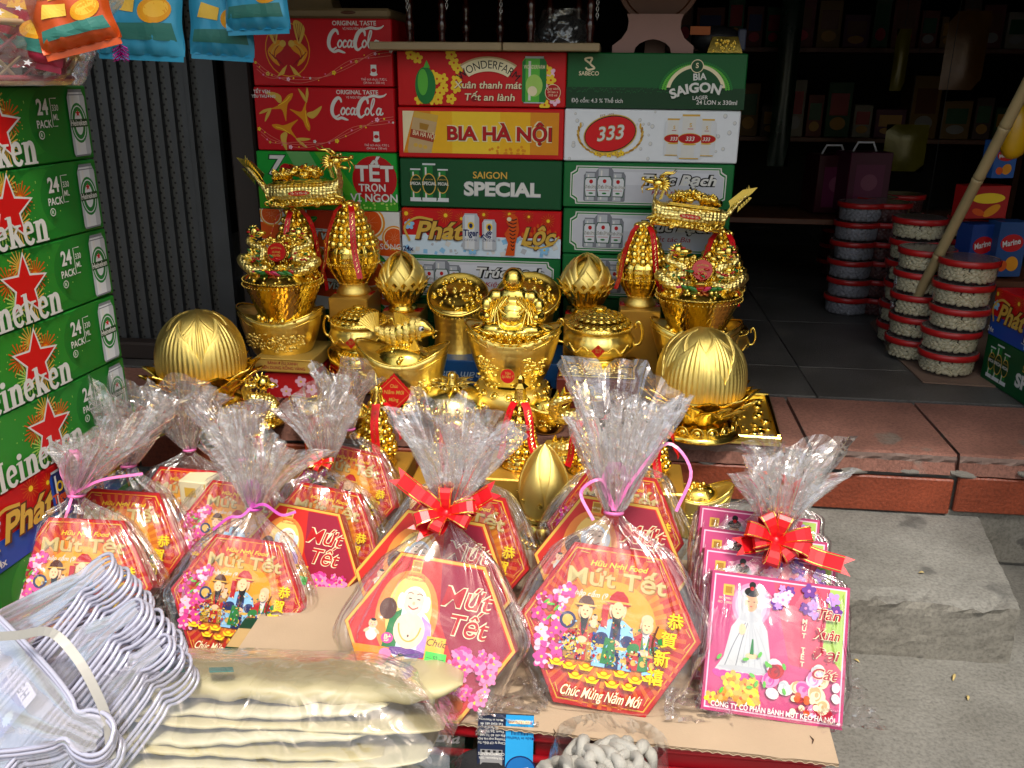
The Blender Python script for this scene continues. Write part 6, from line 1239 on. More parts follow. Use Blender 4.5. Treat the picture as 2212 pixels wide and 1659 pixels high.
def corner_fret(P, r):
    for i in range(6):
        a = R_(60*i); c, d = math.cos(a), math.sin(a); q = lambda u, v: (c*(r*.93-u*r)-d*v*r, d*(r*.93-u*r)+c*v*r)
        for s in (-1, 1): P.stroke([q(.0, 0), q(.075, s*.13), q(.11, s*.11), q(.05, s*.03)], .008*r, K_['gold'], smooth=False)
def art_hex1(P, r):
    P.poly(hexpts(r*.99), ink('b01418')); P.poly(hexpts(r*.945), K_['amber']); P.poly(hexpts(r*.93), ink('b8181a')); P.poly(hexpts(r*.78), ink('c02c1a'))
    P.rays(0, -.02*r, .30*r, .84*r, ink('cc5a1e'), 48, .45); P.ell(0, .02*r, .62*r, .58*r, ink('d4701e'), 0, 40); P.rays(0, .0, .3*r, .64*r, ink('e08a22'), 36, .5); P.ell(.02*r, .04*r, .48*r, .46*r, ink('e8a026'), 0, 40); corner_fret(P, r)
    P.text('Hữu Nghị Food', .02*r, .64*r, .06*r, K_['yellow'], .02, shear=.3, w=.62*r); P.text('Mứt Tết', .03*r, .42*r, .18*r, K_['dgold'], .035, w=1.10*r); P.text('Mứt Tết', .02*r, .428*r, .18*r, ink('cdb878', .2), .02, w=1.09*r); P.text('Thập cẩm (9 vị)', -.22*r, .30*r, .06*r, K_['white'], .01, shear=.3, w=.5*r)
    blossom_branch(P, -.62*r, -.06*r, .44*r, 'hotpink', 34, 3)
    figure(P, -.28*r, -.38*r, .60*r, 'dgold', 'red', 'brown', 'black'); figure(P, .07*r, -.42*r, .72*r, 'sky', 'navy', 'red', 'black'); figure(P, .40*r, -.40*r, .55*r, 'red', 'green', 'white', 'white', 'skin', True)
    P.ell(-.46*r, .02*r, .09*r, .09*r, K_['navy']); P.ell(-.46*r, .02*r, .06*r, .06*r, K_['gold']); kid(P, -.42*r, -.24*r, .20*r, 'yellow'); kid(P, -.17*r, .02*r, .16*r, 'skin'); P.rect(-.10*r, .0, -.03*r, .24*r, K_['red']); P.poly([(-.06*r, -.38*r), (.10*r, -.38*r), (.08*r, -.12*r), (-.03*r, -.10*r)], K_['green'])
    q_ = random.Random(31)
    for i in range(300):
        fx, fy, fw, fh = q_.choice(((-.28, -.16, .19, .20), (.07, -.12, .22, .28), (.40, -.16, .17, .20), (-.1, -.3, .4, .08), (-.42, -.2, .1, .1)))
        P.ell((fx+q_.uniform(-1, 1)*fw)*r, (fy+q_.uniform(-1, 1)*fh)*r, r*q_.uniform(.006, .022), r*q_.uniform(.004, .012), K_[q_.choice(('gold', 'navy', 'dred', 'sky', 'cream', 'green', 'brown', 'yellow', 'red', 'blue'))], q_.random()*3, 6)
    for fx, fy, s_ in ((-.28, .136, .5), (.07, .20, .6), (.40, .073, .48)): P.ell(fx*r, fy*r, .055*s_*r*2, .075*s_*r*2, K_['skin'], 0, 14); P.ell((fx-.02)*r, (fy+.01)*r, .01*r, .006*r, K_['black'], 0, 6); P.ell((fx+.02)*r, (fy+.01)*r, .01*r, .006*r, K_['black'], 0, 6); P.ell(fx*r, (fy-.03)*r, .014*r, .006*r, K_['red'], 0, 6)
    P.ell(.56*r, .02*r, .07*r, .06*r, K_['amber']); P.ell(.58*r, -.06*r, .05*r, .04*r, K_['green']); P.stroke([(.52*r, .1*r), (.48*r, -.1*r), (.54*r, -.28*r)], .02*r, K_['brown']); P.stroke([(.4*r, -.42*r), (.5*r, -.40*r), (.6*r, -.44*r)], .03*r, K_['sky'])
    for i, (x, y) in enumerate(((-.38, -.46), (-.2, -.45), (.0, -.50), (.18, -.46), (.34, -.50), (.48, -.46), (-.52, -.44), (.1, -.58), (-.12, -.57), (.28, -.58), (-.30, -.55))): ingot_pic(P, x*r, y*r, .085*r)
    for i, ch in enumerate('恭賀新禧'): P.text(ch, (.70-.05*i)*r, (.10-.20*i)*r, .13*r, K_['dgold'], .03); P.text(ch, (.695-.05*i)*r, (.105-.20*i)*r, .13*r, K_['yellow'], .012)
    P.otext('Chúc Mừng Năm Mới', -.02*r, -.76*r, .11*r, K_['cream'], K_['dred'], .02, .015, shear=.3, w=.86*r, rot=-.02)
def art_hex2(P, r):
    P.poly(hexpts(r*.99), K_['gold']); P.poly(hexpts(r*.95), ink('c8281e')); 
    P.poly([(-.0*r, .81*r), (.46*r, .81*r), (.93*r, 0), (.62*r, -.56*r), (.30*r, -.2*r), (.08*r, .2*r)], ink('981a34'))
    P.ell(-.30*r, .18*r, .36*r, .50*r, ink('ea8a3a'), 0, 30); P.ell(-.28*r, .20*r, .26*r, .42*r, ink('f8d070'), 0, 30)
    P.rect(-.34*r, .66*r, -.22*r, .80*r, K_['gold']); P.rect(-.325*r, .675*r, -.235*r, .785*r, K_['dgold']); P.text('MỨT KẸO', -.28*r, .71*r, .02*r, K_['cream'], .02); P.text('ISO 9001:2015', -.27*r, .61*r, .025*r, K_['dred'], .01); P.text('ISO 22000:2005', -.27*r, .57*r, .025*r, K_['dred'], .01)
    # laughing monk
    P.ell(-.24*r, -.02*r, .26*r, .30*r, K_['ice']); P.ell(-.24*r, .34*r, .145*r, .17*r, K_['ice']); P.poly([(-.48*r, .16*r), (-.36*r, .24*r), (-.36*r, -.2*r), (-.52*r, -.2*r)], K_['green']); P.poly([(-.12*r, .2*r), (0, .12*r), (.04*r, -.22*r), (-.12*r, -.2*r)], K_['lilac'])
    P.ell(-.24*r, -.22*r, .24*r, .05*r, K_['purple']); P.stroke([(-.24*r+.12*r*math.cos(t), .06*r+.2*r*math.sin(t)) for t in [math.pi+.1+.29*i for i in range(11)]], .022*r, K_['gold']); P.stroke([(-.31*r, .28*r), (-.24*r, .24*r), (-.17*r, .28*r)], .02*r, K_['red'])
    P.ell(-.24*r, .33*r, .12*r, .145*r, ink('f2d8bc')); P.ell(-.24*r, .02*r, .18*r, .2*r, ink('f2d8bc')); P.ell(-.24*r, -.04*r, .012*r, .016*r, K_['brown'], 0, 8); P.stroke([(-.24*r+.13*r*math.cos(t), .10*r+.2*r*math.sin(t)) for t in [math.pi+.1+.29*i for i in range(11)]], .018*r, K_['gold']); P.stroke([(-.30*r, .285*r), (-.24*r, .255*r), (-.18*r, .285*r)], .014*r, K_['red']); P.ell(-.24*r, .32*r, .018*r, .022*r, ink('e0b890'), 0, 8); P.stroke([(-.33*r, .42*r), (-.29*r, .435*r), (-.26*r, .42*r)], .008*r, K_['brown']); P.stroke([(-.22*r, .42*r), (-.19*r, .435*r), (-.15*r, .42*r)], .008*r, K_['brown'])
    for d in (-.05, .05): P.ell((-.24+d)*r, .37*r, .022*r, .007*r, K_['black'], 0, 8)
    P.ell(-.39*r, .33*r, .04*r, .09*r, K_['ice']); P.ell(-.09*r, .33*r, .04*r, .09*r, K_['ice']); P.ell(-.52*r, .22*r, .10*r, .12*r, K_['brown'])
    kid(P, -.66*r, -.08*r, .26*r, 'white'); kid(P, -.28*r, -.42*r, .28*r, 'purple'); P.poly([(-.86*r, -.22*r), (-.74*r, -.42*r), (-.5*r, -.42*r), (-.42*r, -.2*r)], K_['amber']); ingot_pic(P, -.1*r, -.5*r, .1*r); P.ell(-.47*r, -.10*r, .07*r, .06*r, K_['hotpink']); P.text('財', -.47*r, -.13*r, .06*r, K_['cream'], .02); P.ell(-.46*r, -.27*r, .07*r, .06*r, K_['pink']); P.ell(-.18*r, -.5*r, .06*r, .06*r, K_['yellow']); P.text('福', -.18*r, -.53*r, .06*r, K_['brown'], .02)
    P.rect(-.02*r, -.40*r, .20*r, .0, ink('f0b838')); P.text('Chúc', .09*r, -.10*r, .08*r, K_['brown'], .01, shear=.3); P.text('Năm', .09*r, -.28*r, .07*r, K_['brown'], .01, shear=.3)
    P.otext('Mứt', .35*r, .36*r, .23*r, K_['red'], K_['cream'], .035, .008, shear=.2, w=.56*r); P.otext('Tết', .40*r, .06*r, .23*r, K_['red'], K_['cream'], .035, .008, shear=.2, w=.46*r)
    q = random.Random(5)
    for i in range(52): P.blossom(r*(.54+.24*q.uniform(-1, 1)), r*(-.36+.28*q.uniform(-1, 1)), r*q.uniform(.045, .085), K_[['hotpink', 'pink', 'magenta'][i % 3]], K_['yellow'], q.random()*3, 5, K_['pink'])
    P.ell(.12*r, -.68*r, .30*r, .16*r, K_['cream']); P.ell(.02*r, -.62*r, .10*r, .08*r, K_['red']); P.ell(.10*r, -.72*r, .09*r, .07*r, ink('c83018')); P.ell(.18*r, -.60*r, .11*r, .10*r, K_['white']); P.ell(.36*r, -.66*r, .16*r, .10*r, ink('a05030')); P.ell(0, -.52*r, .1*r, .05*r, K_['lgreen'])
    P.rect(-.46*r, -.82*r, .46*r, -.76*r, ink('d06070')); P.text('BÁNH MỨT KẸO HÀ NỘI', 0, -.815*r, .05*r, K_['white'], .015, w=.7*r)
    P.rect(.00*r, -.28*r, .24*r, -.16*r, ink('4ad04a')); P.text('— 52 —', .12*r, -.245*r, .05*r, K_['black'], .01, w=.2*r)
def art_square(P, r):
    a = r; P.rect(-a, -a, a, a, ink('b43c6c')); P.rect(-.96*a, -.96*a, .96*a, .96*a, K_['lpink']); P.rect(-.94*a, -.94*a, .94*a, .94*a, ink('c4487c')); P.poly([(-.1*a, .94*a), (.94*a, .94*a), (.94*a, -.3*a), (.2*a, -.2*a)], ink('d8506a')); P.poly([(.72*a, .94*a), (.94*a, .94*a), (.94*a, -.2*a), (.66*a, .1*a)], ink('a8c860'))
    P.rect(-.82*a, .66*a, -.66*a, .82*a, K_['gold']); P.rect(-.79*a, .69*a, -.69*a, .79*a, K_['dgold']); P.text('ISO 9001:2015', -.73*a, .60*a, .035*a, K_['cream']); P.text('ISO 22000:2005', -.73*a, .54*a, .035*a, K_['cream'])
    x, y = -.40*a, 0; P.ell(x, .56*a, .28*a, .32*a, ink('e88ab0')); P.ell(x, .56*a, .23*a, .27*a, ink('eeb4cc')); P.ell(x, .58*a, .18*a, .22*a, ink('e8ccd8'))
    P.poly([(x-.46*a, -.42*a), (x+.46*a, -.42*a), (x+.34*a, -.22*a), (x+.26*a, .22*a), (x+.14*a, .40*a), (x-.14*a, .40*a), (x-.26*a, .22*a), (x-.34*a, -.22*a)], ink('c4c8cc')); P.poly([(x-.16*a, .34*a), (x-.14*a, .72*a), (x-.08*a, .80*a), (x+.08*a, .80*a), (x+.14*a, .72*a), (x+.16*a, .34*a), (x, .30*a)], K_['silver']); P.ell(x, .60*a, .095*a, .135*a, ink('d8a27c')); P.ell(x, .75*a, .11*a, .07*a, K_['black']); P.ell(x, .85*a, .05*a, .05*a, K_['black']); P.ell(x, .80*a, .03*a, .03*a, K_['red'])
    for d in (-.20, -.10, -.04, .02, .08, .14, .22): P.stroke([(x+d*.3*a, .30*a), (x+d*a, .0), (x+d*1.6*a, -.36*a)], .012*a, K_['silver' if d > -.05 else 'dsilver'])
    for d in (-.04, .04): P.ell(x+d*a, .61*a, .014*a, .008*a, K_['black'], 0, 6)
    P.ell(x, .54*a, .018*a, .008*a, K_['red'], 0, 6); P.ell(x, -.36*a, .40*a, .04*a, K_['silver'])
    P.ell(x-.10*a, .20*a, .05*a, .08*a, K_['skin']); P.ell(x+.06*a, -.16*a, .09*a, .04*a, K_['skin']); P.poly([(x+.03*a, -.14*a), (x+.09*a, -.14*a), (x+.07*a, .08*a), (x+.05*a, .08*a)], K_['green'])
    for i in range(9): P.ell(x+(-.4+.1*i)*a, -.46*a, .09*a, .05*a, K_['hotpink'], .4*(i-4)/4, 10)
    q = random.Random(2)
    for i in range(20): P.blossom(q.uniform(-.9, -.25)*a, q.uniform(-.82, -.5)*a, q.uniform(.06, .13)*a, K_[['yellow', 'amber', 'yellow'][i % 3]], K_['orange'], q.random()*3, 5, K_['gold'])
    for i in range(20): P.blossom(q.uniform(-.05, .85)*a, q.uniform(.55, .88)*a, q.uniform(.05, .11)*a, K_[['lilac', 'purple', 'lpink'][i % 3]], K_['pink'], q.random()*3)
    for i in range(26):
        cx_, cy_, rr_ = q.uniform(-.1, .88)*a, q.uniform(-.80, -.22)*a, q.uniform(.07, .14)*a; cs_ = [('lpink', 'pink'), ('white', 'lpink'), ('crimson', 'dred'), ('red', 'dred'), ('cream', 'tan'), ('pink', 'hotpink'), ('white', 'silver')][i % 7]
        for k in range(4): P.ell(cx_+.1*rr_*math.cos(k*2.1), cy_+.1*rr_*math.sin(k*2.1), rr_*(1-.24*k), rr_*(.8-.2*k), K_[cs_[k % 2]], q.random()*3, 14)
    for i in range(10): P.ell(q.uniform(.25, .7)*a, q.uniform(-.84, -.6)*a, .045*a, .045*a, K_['cream' if i % 2 else 'orange'], 0, 10)
    for i in range(12): P.ell(q.uniform(-.9, .3)*a, q.uniform(-.8, -.1)*a, .05*a, .025*a, K_['lgreen'], q.random()*3, 8)
    for i, ch in enumerate('MỨT TẾT'): P.text(ch, .37*a, (.40-.10*i)*a, .07*a, K_['cream'], .02)
    for i, s in enumerate(('Tân', 'Xuân', 'Đại', 'Cát')): P.otext(s, .68*a, (.50-.28*i)*a, .15*a, K_['crimson'], K_['cream'], .035, .015, shear=.25, w=.36*a)
    P.text('CÔNG TY CỔ PHẦN BÁNH MỨT KẸO HÀ NỘI', 0, -.92*a, .075*a, K_['white'], .02, w=1.75*a); P.text('Khối lượng tịnh: 300 g', .6*a, -.82*a, .045*a, K_['crimson'], .01)
GB = {}
def gift_meshes(kind):
    if kind in GB: return GB[kind]
    r = 0.13; th = 0.042; P = Print(); b = MB()
    if kind == 'square':
        r = .098; th = .036; art_square(P, r); b.rbox((0, 0, -th/2), (2*r, 2*r, th), ink('c83c78'), .002); side = 'c83c78'
    else:
        (art_hex1 if kind in ('red', 'redb') else art_hex2)(P, r); pts = hexpts(r); pi = hexpts(r-.0015)
        vs = [(x, y, 0.0) for x, y in pi]+[(x, y, -.0015) for x, y in pts]+[(x, y, -th) for x, y in pts]
        b.add(vs, [tuple(range(6)), tuple(range(17, 11, -1))]+[(i, 6+i, 6+(i+1) % 6, (i+1) % 6) for i in range(6)]+[(6+i, 12+i, 12+(i+1) % 6, 6+(i+1) % 6) for i in range(6)], ink('b81a20' if kind == 'red' else 'b4282a'))
    S = []
    if kind != 'square':
        for i in range(6):
            a = R_(60*i+30); Q = Print(); Q.rect(-r*.47, -th*.42, r*.47, th*.42, ink('c02420')); Q.rect(-r*.47, th*.36, r*.47, th*.42, K_['gold']); Q.rect(-r*.47, -th*.42, r*.47, -th*.36, K_['gold']); Q.text('Chúc Mừng Năm Mới', 0, -th*.12, th*.24, K_['cream'], .01, shear=.3, w=r*.7); S.append(Q.mesh('side_panel'))
    GB[kind] = (b.mesh('carton'), P.mesh('printed_front'), S, r, th); return GB[kind]
def gift(kind, cx, cy, label, beta=32, psi=0, rho=-5, zc=ZC, scale=1.0, group=None):
    cm, pm, S, r, th = gift_meshes(kind); hh = (r if kind == 'square' else .866*r)*scale; c = onZ(cx, cy, zc+hh*math.cos(R_(beta))+ (.5*r*scale*math.sin(R_(abs(rho)))*.6)+th*scale*math.sin(R_(beta))*.0)
    M, X, U, N = frame_mtx(c, beta, psi, rho)
    t = thing('gift_box', label, 'gift box', mtx=M, group=group)
    obj('carton', cm, t, None, None, scale); obj('printed_front', pm, t, (0, 0, .0), None, scale)
    for i, sm in enumerate(S):
        a = R_(60*i+30); q = Vector((math.cos(a), math.sin(a), 0)); o = obj('side_panel', sm, t, q*(r*.866*scale)+Vector((0, 0, -th/2*scale)), None, scale); o.rotation_euler = Matrix(((-math.sin(a), 0, math.cos(a)), (math.cos(a), 0, math.sin(a)), (0, 1, 0))).to_euler()
    return dict(c=Vector(c), X=X, U=U, N=N, r=r*scale, th=th*scale, kind=kind)
CRQ = np.random.RandomState(11)
def creases(P, amp, f0, f1, K=16, seed=0):
    q = np.random.RandomState(seed); out = np.zeros(len(P))
    for _ in range(K):
        d = q.normal(size=3); d /= np.linalg.norm(d); f = q.uniform(f0, f1); w = q.normal(size=3)*f*.25
        ph = P @ d*f+q.uniform(0, 6.28)+.9*np.sin(P @ w+q.uniform(0, 6.28)); out += (np.abs(np.sin(ph))-.64)*(f0/f)
    return out*amp/math.sqrt(K)
def film_mesh(rings, n, seed, amp, f=(28, 95), smooth=False, mtl=None, closed=True, name='film'):
    """rings: list of closed loops (n points each); crumpled by creases"""
    A = np.array(rings); m = len(rings); V = A.reshape(-1, 3).copy()
    cen = A.mean(axis=1, keepdims=True); nr = (A-cen).reshape(-1, 3); nr /= (np.linalg.norm(nr, axis=1, keepdims=True)+1e-9)
    am = amp if np.isscalar(amp) else np.repeat(np.array(amp), n)
    V += nr*(creases(V, 1.0, f[0], f[1], 18, seed)*am)[:, None]
    V += np.random.RandomState(seed+5).normal(size=V.shape)*(am*.02)[:, None] if not np.isscalar(am) else np.random.RandomState(seed+5).normal(size=V.shape)*am*.02
    faces = [(j*n+i, j*n+(i+1) % n, (j+1)*n+(i+1) % n, (j+1)*n+i) for j in range(m-1) for i in range(n if closed else n-1)]
    mb = MB(); mb.add(V, faces, mtl); return mb
def bow(t, c, X, U, N, s, m=red_ribbon, loops=6, tails=((-1, .4), (1, -.3)), gold=True, seed=1):
    q = random.Random(seed); o = bpy.data.objects.new('bow', None); COL.objects.link(o); o.parent = t; first = True
    for i in range(loops):
        a = 2*math.pi*i/loops+q.uniform(-.25, .25)+.4; d = X*math.cos(a)+U*math.sin(a)*.8+N*.55; d.normalize(); w = d.cross(N).normalized(); L1 = s*q.uniform(.75, 1.1); pts = []; sd_ = []
        for k in range(13):
            v = k/12; ang = v*2*math.pi; rr = L1*(.5-.5*math.cos(ang)); off = N*(.34*L1*math.sin(ang)); pts.append(c+d*rr*.9+off); sd_.append(w*s*.20*(.35+.65*math.sin(math.pi*v)))
        mb = MB(); mb.strip(pts, sd_, m); ob = mb.build('loop', parent=o)
        if gold:
            g_ = MB()
            for e in (-.86, .86): g_.tube([p+sv*e+ (p-c-d*L1*.45).normalized()*.0012 for p, sv in zip(pts, sd_)], .0009, 4, g_shiny)
            g_.build('gold_edge', parent=ob)
    for tx, ty in tails:
        d = (X*tx+U*ty+N*.25); L1 = s*d.length*1.05; d.normalize(); w = d.cross(N).normalized(); pts = [c+d*L1*(k/8)+N*(.10*s*math.sin(k*.9)) for k in range(9)]; mb = MB(); wid = s*.22
        mb.strip(pts, [w*wid*(.5+.5*min(1, k/3)) for k in range(9)], m); e = pts[-1]
        mb.add([e-w*wid, e, e-w*wid+d*wid*1.1, e, e+w*wid, e+w*wid+d*wid*1.1], [(0, 1, 2), (3, 4, 5)], m); ob = mb.build('tail', parent=o)
        if gold: g_ = MB(); [g_.tube([p+w*wid*.8*ee+N*.0012 for p in pts], .0009, 4, g_shiny) for ee in (-1, 1)]; g_.build('gold_edge', parent=ob)
    kn = MB(); kn.ball(tuple(c+N*.006), s*.16, m, 8, 6); kn.build('knot', parent=o, smooth=True)
def curl(t, c, X, U, N, pts, w, m, nm='ribbon_tail'):
    P = [c+X*a+U*b+N*d for a, b, d in crom(pts, 6)]; S = []
    for i in range(len(P)): tv = (P[min(i+1, len(P)-1)]-P[max(i-1, 0)]).normalized(); s_ = tv.cross(N+X*.3*math.sin(i*.5)); S.append(s_.normalized()*w/2)
    mb = MB(); mb.strip(P, S, m); mb.build(nm, parent=t)
def bag(g, label, neck=.44, tuft=1.5, tw=.85, seed=1, nshift=(0, 0), lean=.5, tie=None, body=True, depth=None, side=0.0, tmul=1.0, two=True):
    """cellophane bag round gift box frame g: body gathered to a neck, tuft flaring above"""
    c, X, U, N, r, th = g['c'], g['X'], g['U'], g['N'], g['r'], g['th']; dep = depth or th; sq = g['kind'] == 'square'
    t = thing('cellophane_bag', label, 'gift bag', tuple(c-U*r*.87-N*th/2)); t.rotation_euler = (0, 0, 0); inv = Vector(t.location); n = 120
    top = (r if sq else .866*r); nk = top+neck*r; hc = -N*dep/2
    spec = [(-top*1.02, .30, .4, 1), (-top*1.0, .66 if not sq else .98, .62, 1), (-top*.7, .86 if not sq else 1.1, .75, 1), (-top*.35, 1.02 if not sq else 1.12, .80, 1), (0, 1.13 if not sq else 1.10, .82, 1), (top*.4, .98 if not sq else 1.08, .80, 1), (top*.75, .80 if not sq else 1.06, .74, 1), (top*1.02, .62 if not sq else .98, .60, .95), (top+neck*r*.35, .42, .45, .8), (top+neck*r*.7, .20, .28, .5), (nk, .085, .12, 0)]
    up = (U*(1-lean)+Vector((0, 0, 1))*lean+X*side).normalized(); F_ = X.cross(up).normalized(); nc = c+hc+U*nk+X*nshift[0]+N*nshift[1]
    rings = []; amps = []
    def dense(spec, k):
        S = crom(spec, k); return S
    for (a, w, d, ex) in dense(spec, 4):
        v = max(0, a)/nk; cc = c+hc*(1)+U*a+(X*nshift[0]+N*nshift[1])*max(0, v)**2; ring = []
        for i in range(n):
            th_ = 2*math.pi*i/n; e = 2/(2+2.2*max(0, ex)); cx = abs(math.cos(th_))**e*(1 if math.cos(th_) > 0 else -1); sx_ = abs(math.sin(th_))**e*(1 if math.sin(th_) > 0 else -1)
            pk_ = 1+(.05*math.sin(23*th_+seed)+.05*math.sin(37*th_+2*seed)+.03*math.sin(11*th_))*max(0, min(1, (a+.2*top)/nk))**.7; ring.append(tuple(cc+X*(w*r*cx*(1+.5*(pk_-1)))+N*((dep*.5+.010)*d/.8*sx_*(1+2.2*(pk_-1)))-inv))
        rings.append(ring); amps.append(.0085*(.5+.5*min(1, w)) if a < top else .0045)
    if body: film_mesh(rings, n, seed, amps, (30, 90), mtl=film).build('film', parent=t, smooth=True)
    if body and r > .09:                        # loose corners of film crumpled on the cardboard
        for sg in (-1, 1):
            rows = []; bz_ = c-U*top+X*(sg*r*.62)+N*.004; ln_ = r*((.95 if sq else .66) if sg > 0 else .5)
            for j in range(15): v = j/14; rows.append([tuple(bz_+X*(sg*ln_*v)+U*(.42*r*(u_/11-.25)*(1-.45*v)+.05*r*v)-N*(.02*v+.05*(u_/11)*v)+N*(.018*math.sin(u_*1.3+v*6+seed))-inv) for u_ in range(12)])
            film_mesh(rows, 12, seed+70+sg, .010, (40, 120), closed=False, mtl=film_top).build('loose_film', parent=t, smooth=False)
    T = tuft*r*tmul*.66
    for lay in range(2 if two else 1):
        rings = []; amps = []; q = random.Random(seed*7+lay); ph = [q.uniform(0, 6.28) for _ in range(7)]; kf = [3+lay, 5, 9, 15, 23, 34]
        lob = [(q.uniform(0, 6.28), q.uniform(.25, .6), q.uniform(.10, .30)) for _ in range(7)]
        for j in range(31):
            v = j/30; ww = r*(.075+tw*(.82 if lay else 1.0)*(.55*v**.7+.45*v**2)); dd_ = r*(.075+.42*tw*v**.8); bend = X*(.10*r*math.sin(v*2.2+ph[0])*v); ring = []; cc = nc+up*(T*v)+bend
            for i in range(n):
                a = 2*math.pi*i/n; pl = sum(math.sin(kf[k]*a+ph[k])/(1+.25*k) for k in range(2, 6))*.30*(1-v)**.8+.10*math.sin(kf[4]*a+ph[4])*v; big = .34*math.sin(2*a+ph[0]+v)+.30*math.sin(3*a+ph[1]-v*1.5)+.20*math.sin(5*a+ph[5]+v*2)
                tip = sum(h_*math.exp(-((a-c_+math.pi) % (2*math.pi)-math.pi)**2/(w_*w_)) for c_, w_, h_ in lob)
                ring.append(tuple(cc+X*(ww*math.cos(a)*(1+(.55*big*v+pl*.6)))+F_*(dd_*math.sin(a)*(1+(.8*big*v+pl)))+up*(T*v**2*(min(tip, .55)-.25)*.9)+F_*(-.10*r*v*v*big)-inv))
            rings.append(ring); amps.append(.0015+.0105*v)
        film_mesh(rings, n, seed+31+lay, amps, (28, 110), mtl=film_top).build('gathered_top', parent=t, smooth=False)
    o = Vector(nc)-inv
    tb = MB(); tb.tube([o+X*(.10*r*math.cos(i*.52))+F_*(.12*r*math.sin(i*.52)) for i in range(12)], .0028, 6, {'red': red_ribbon, 'pink': pink_ribbon, 'purple': purple_ribbon}.get(tie, pink_ribbon), closed=True); tb.build('tie', parent=t, smooth=True)
    return t, o, X, U, N

# cardboard sheet and what carries it
cs = thing('cardboard_sheet', 'brown corrugated cardboard sheet under the front row of gift bags', 'cardboard', (0, 0, 0.157))
b = MB(); q = random.Random(3); fr_ = []; NX = 60
pl_, pr_ = onZ(560, 1500, .163), onZ(1811, 1656, .163)
for i in range(NX+1):
    u = i/NX; x = -0.55+(0.338+.55)*u; fr_.append((x, 1.022-.032*u+q.uniform(-.0015, .0015)))
vs = [(x, y, .005) for x, y in fr_]+[(x*1.0+(.022 if i == NX else 0), 1.50, .005) for i, (x, y) in enumerate(fr_)]; n = NX+1
b.add(vs, [(i, i+1, n+i+1, n+i) for i in range(NX)], carton); b.build('liner', parent=cs)
b = MB(); b.add([(x, y+.0006, .0048) for x, y in fr_]+[(x, y+.0004, 0) for x, y in fr_], [(n+i, n+i+1, i+1, i) for i in range(NX)], carton_edge); b.add([(.3378, .9905, .0048), (.3378, .9905, 0), (.3595, 1.499, 0), (.3595, 1.499, .0048)], [(0, 1, 2, 3)], carton_edge); b.build('cut_edge', parent=cs)
fl_ = MB(); w = []
for i in range(260): u = i/259; w.append((-.55+(.888)*u, 1.0212-.032*u, .0024+.0017*math.sin(i*1.6)))
fl_.tube(w, .0005, 4, carton, caps=False); fl_.build('corrugation', parent=cs)
for (px, py, ln) in ((1752, 1598, .02), (1195, 1583, .016)): p = onZ(px, py, .163); t_ = MB(); t_.tube([(p[0], p[1]-.008, .0062), (p[0]+.003, p[1], .0066), (p[0], p[1]+.008, .0062)], [.0004, .0012, .0003], 5, ink('4a3a2a')); t_.build('tear', parent=cs)
m_redp = mat('red_plastic', hexc('a01420'), .35, 0, .1, 12, .05, 60)
ct = thing('red_plastic_crate', 'red plastic crate carrying the right half of the cardboard sheet', 'crate', (.13, 1.26, 0)); W_, D_, H_ = .40, .46, .1565
for nm, c_, d_ in (('front_panel', (0, -D_/2+.006, H_/2), (W_, .012, H_)), ('back_panel', (0, D_/2-.006, H_/2), (W_, .012, H_)), ('side_panel', (-W_/2+.006, 0, H_/2), (.012, D_-.025, H_)), ('side_panel', (W_/2-.006, 0, H_/2), (.012, D_-.025, H_)), ('lid', (0, 0, H_-.004), (W_-.03, D_-.03, .007)), ('bottom', (0, 0, .006), (W_-.026, D_-.026, .012))): b = MB(); b.rbox(c_, d_, m_redp, .002); b.build(nm, parent=ct)
for zz, rr in ((H_-.018, .010), (H_-.06, .006)): b = MB(); b.tube([(-W_/2-.17, -D_/2-.006, zz), (W_/2, -D_/2-.006, zz)], rr, 8, m_redp); b.build('rim_bar', parent=ct, smooth=True)
def art_kiet(P, w, h): P.text('Kiệt tác Bia', w*.30, -h*.05+h*.12, h*.24, K_['lsilver'], .012, shear=.3, w=w*.36); [P.ell(w*(.28+.03*i), -h*.2, h*.06, h*.03, K_['silver'], .6*i, 10) for i in range(4)]
pk = MB(); pk.rbox((-.40, 1.20, .0155), (.46, .30, .031), mat('grey_plank', hexc('6a5c48'), .8, 0, .25, 12, .3, 60), .002); tag(pk.build('plank'), 'grey wooden plank on the ground under the dark green case', 'plank')
case('beer_case', 'dark green case reading Kiệt tác Bia under the cardboard sheet', .405, .125, .27, '0c3a22', art_kiet, loc=(-.375, 1.035, .0315))
case('beer_case', 'dark green case under the bags at the back of the cardboard sheet', .405, .125, .16, '0c3a22', None, loc=(-.375, 1.31, .0315))

A1 = gift('red', 165, 1262, 'red and gold hexagonal candied fruit box behind the wire hangers', 32, 10, -4, .10, .98)
A3 = gift('redb', 392, 1118, 'red hexagonal box standing behind the cream box with a printed bow', 28, 8, -5, .122, .84)
A2 = gift('redb', 250, 1188, 'red hexagonal box half hidden behind the one by the green cases', 30, 10, -5, .10, .96)
B1 = gift('red', 512, 1292, 'red hexagonal box of candied fruit in the purple ribbon bag', 32, 4, -6, .09, .90)
C1 = gift('gold', 640, 1218, 'dark red hexagonal box with pink blossoms in the bag behind the purple ribbon', 32, 0, -7, .10, .90)
C2 = gift('redb', 688, 1168, 'red hexagonal box just behind the dark red one with pink blossoms', 30, 0, -8, .10, .90)
C3 = gift('redb', 742, 1070, 'red hexagonal box leaning highest behind the small red bow', 26, -4, -8, .125, .86)
B2 = gift('redb', 500, 1150, 'red hexagonal box hidden behind the purple ribbon bag', 28, 4, -6, .12, .82)
D1 = gift('gold', 927, 1374, 'orange hexagonal box with a laughing monk and green price sticker', 32, 0, -6, ZC, .98)
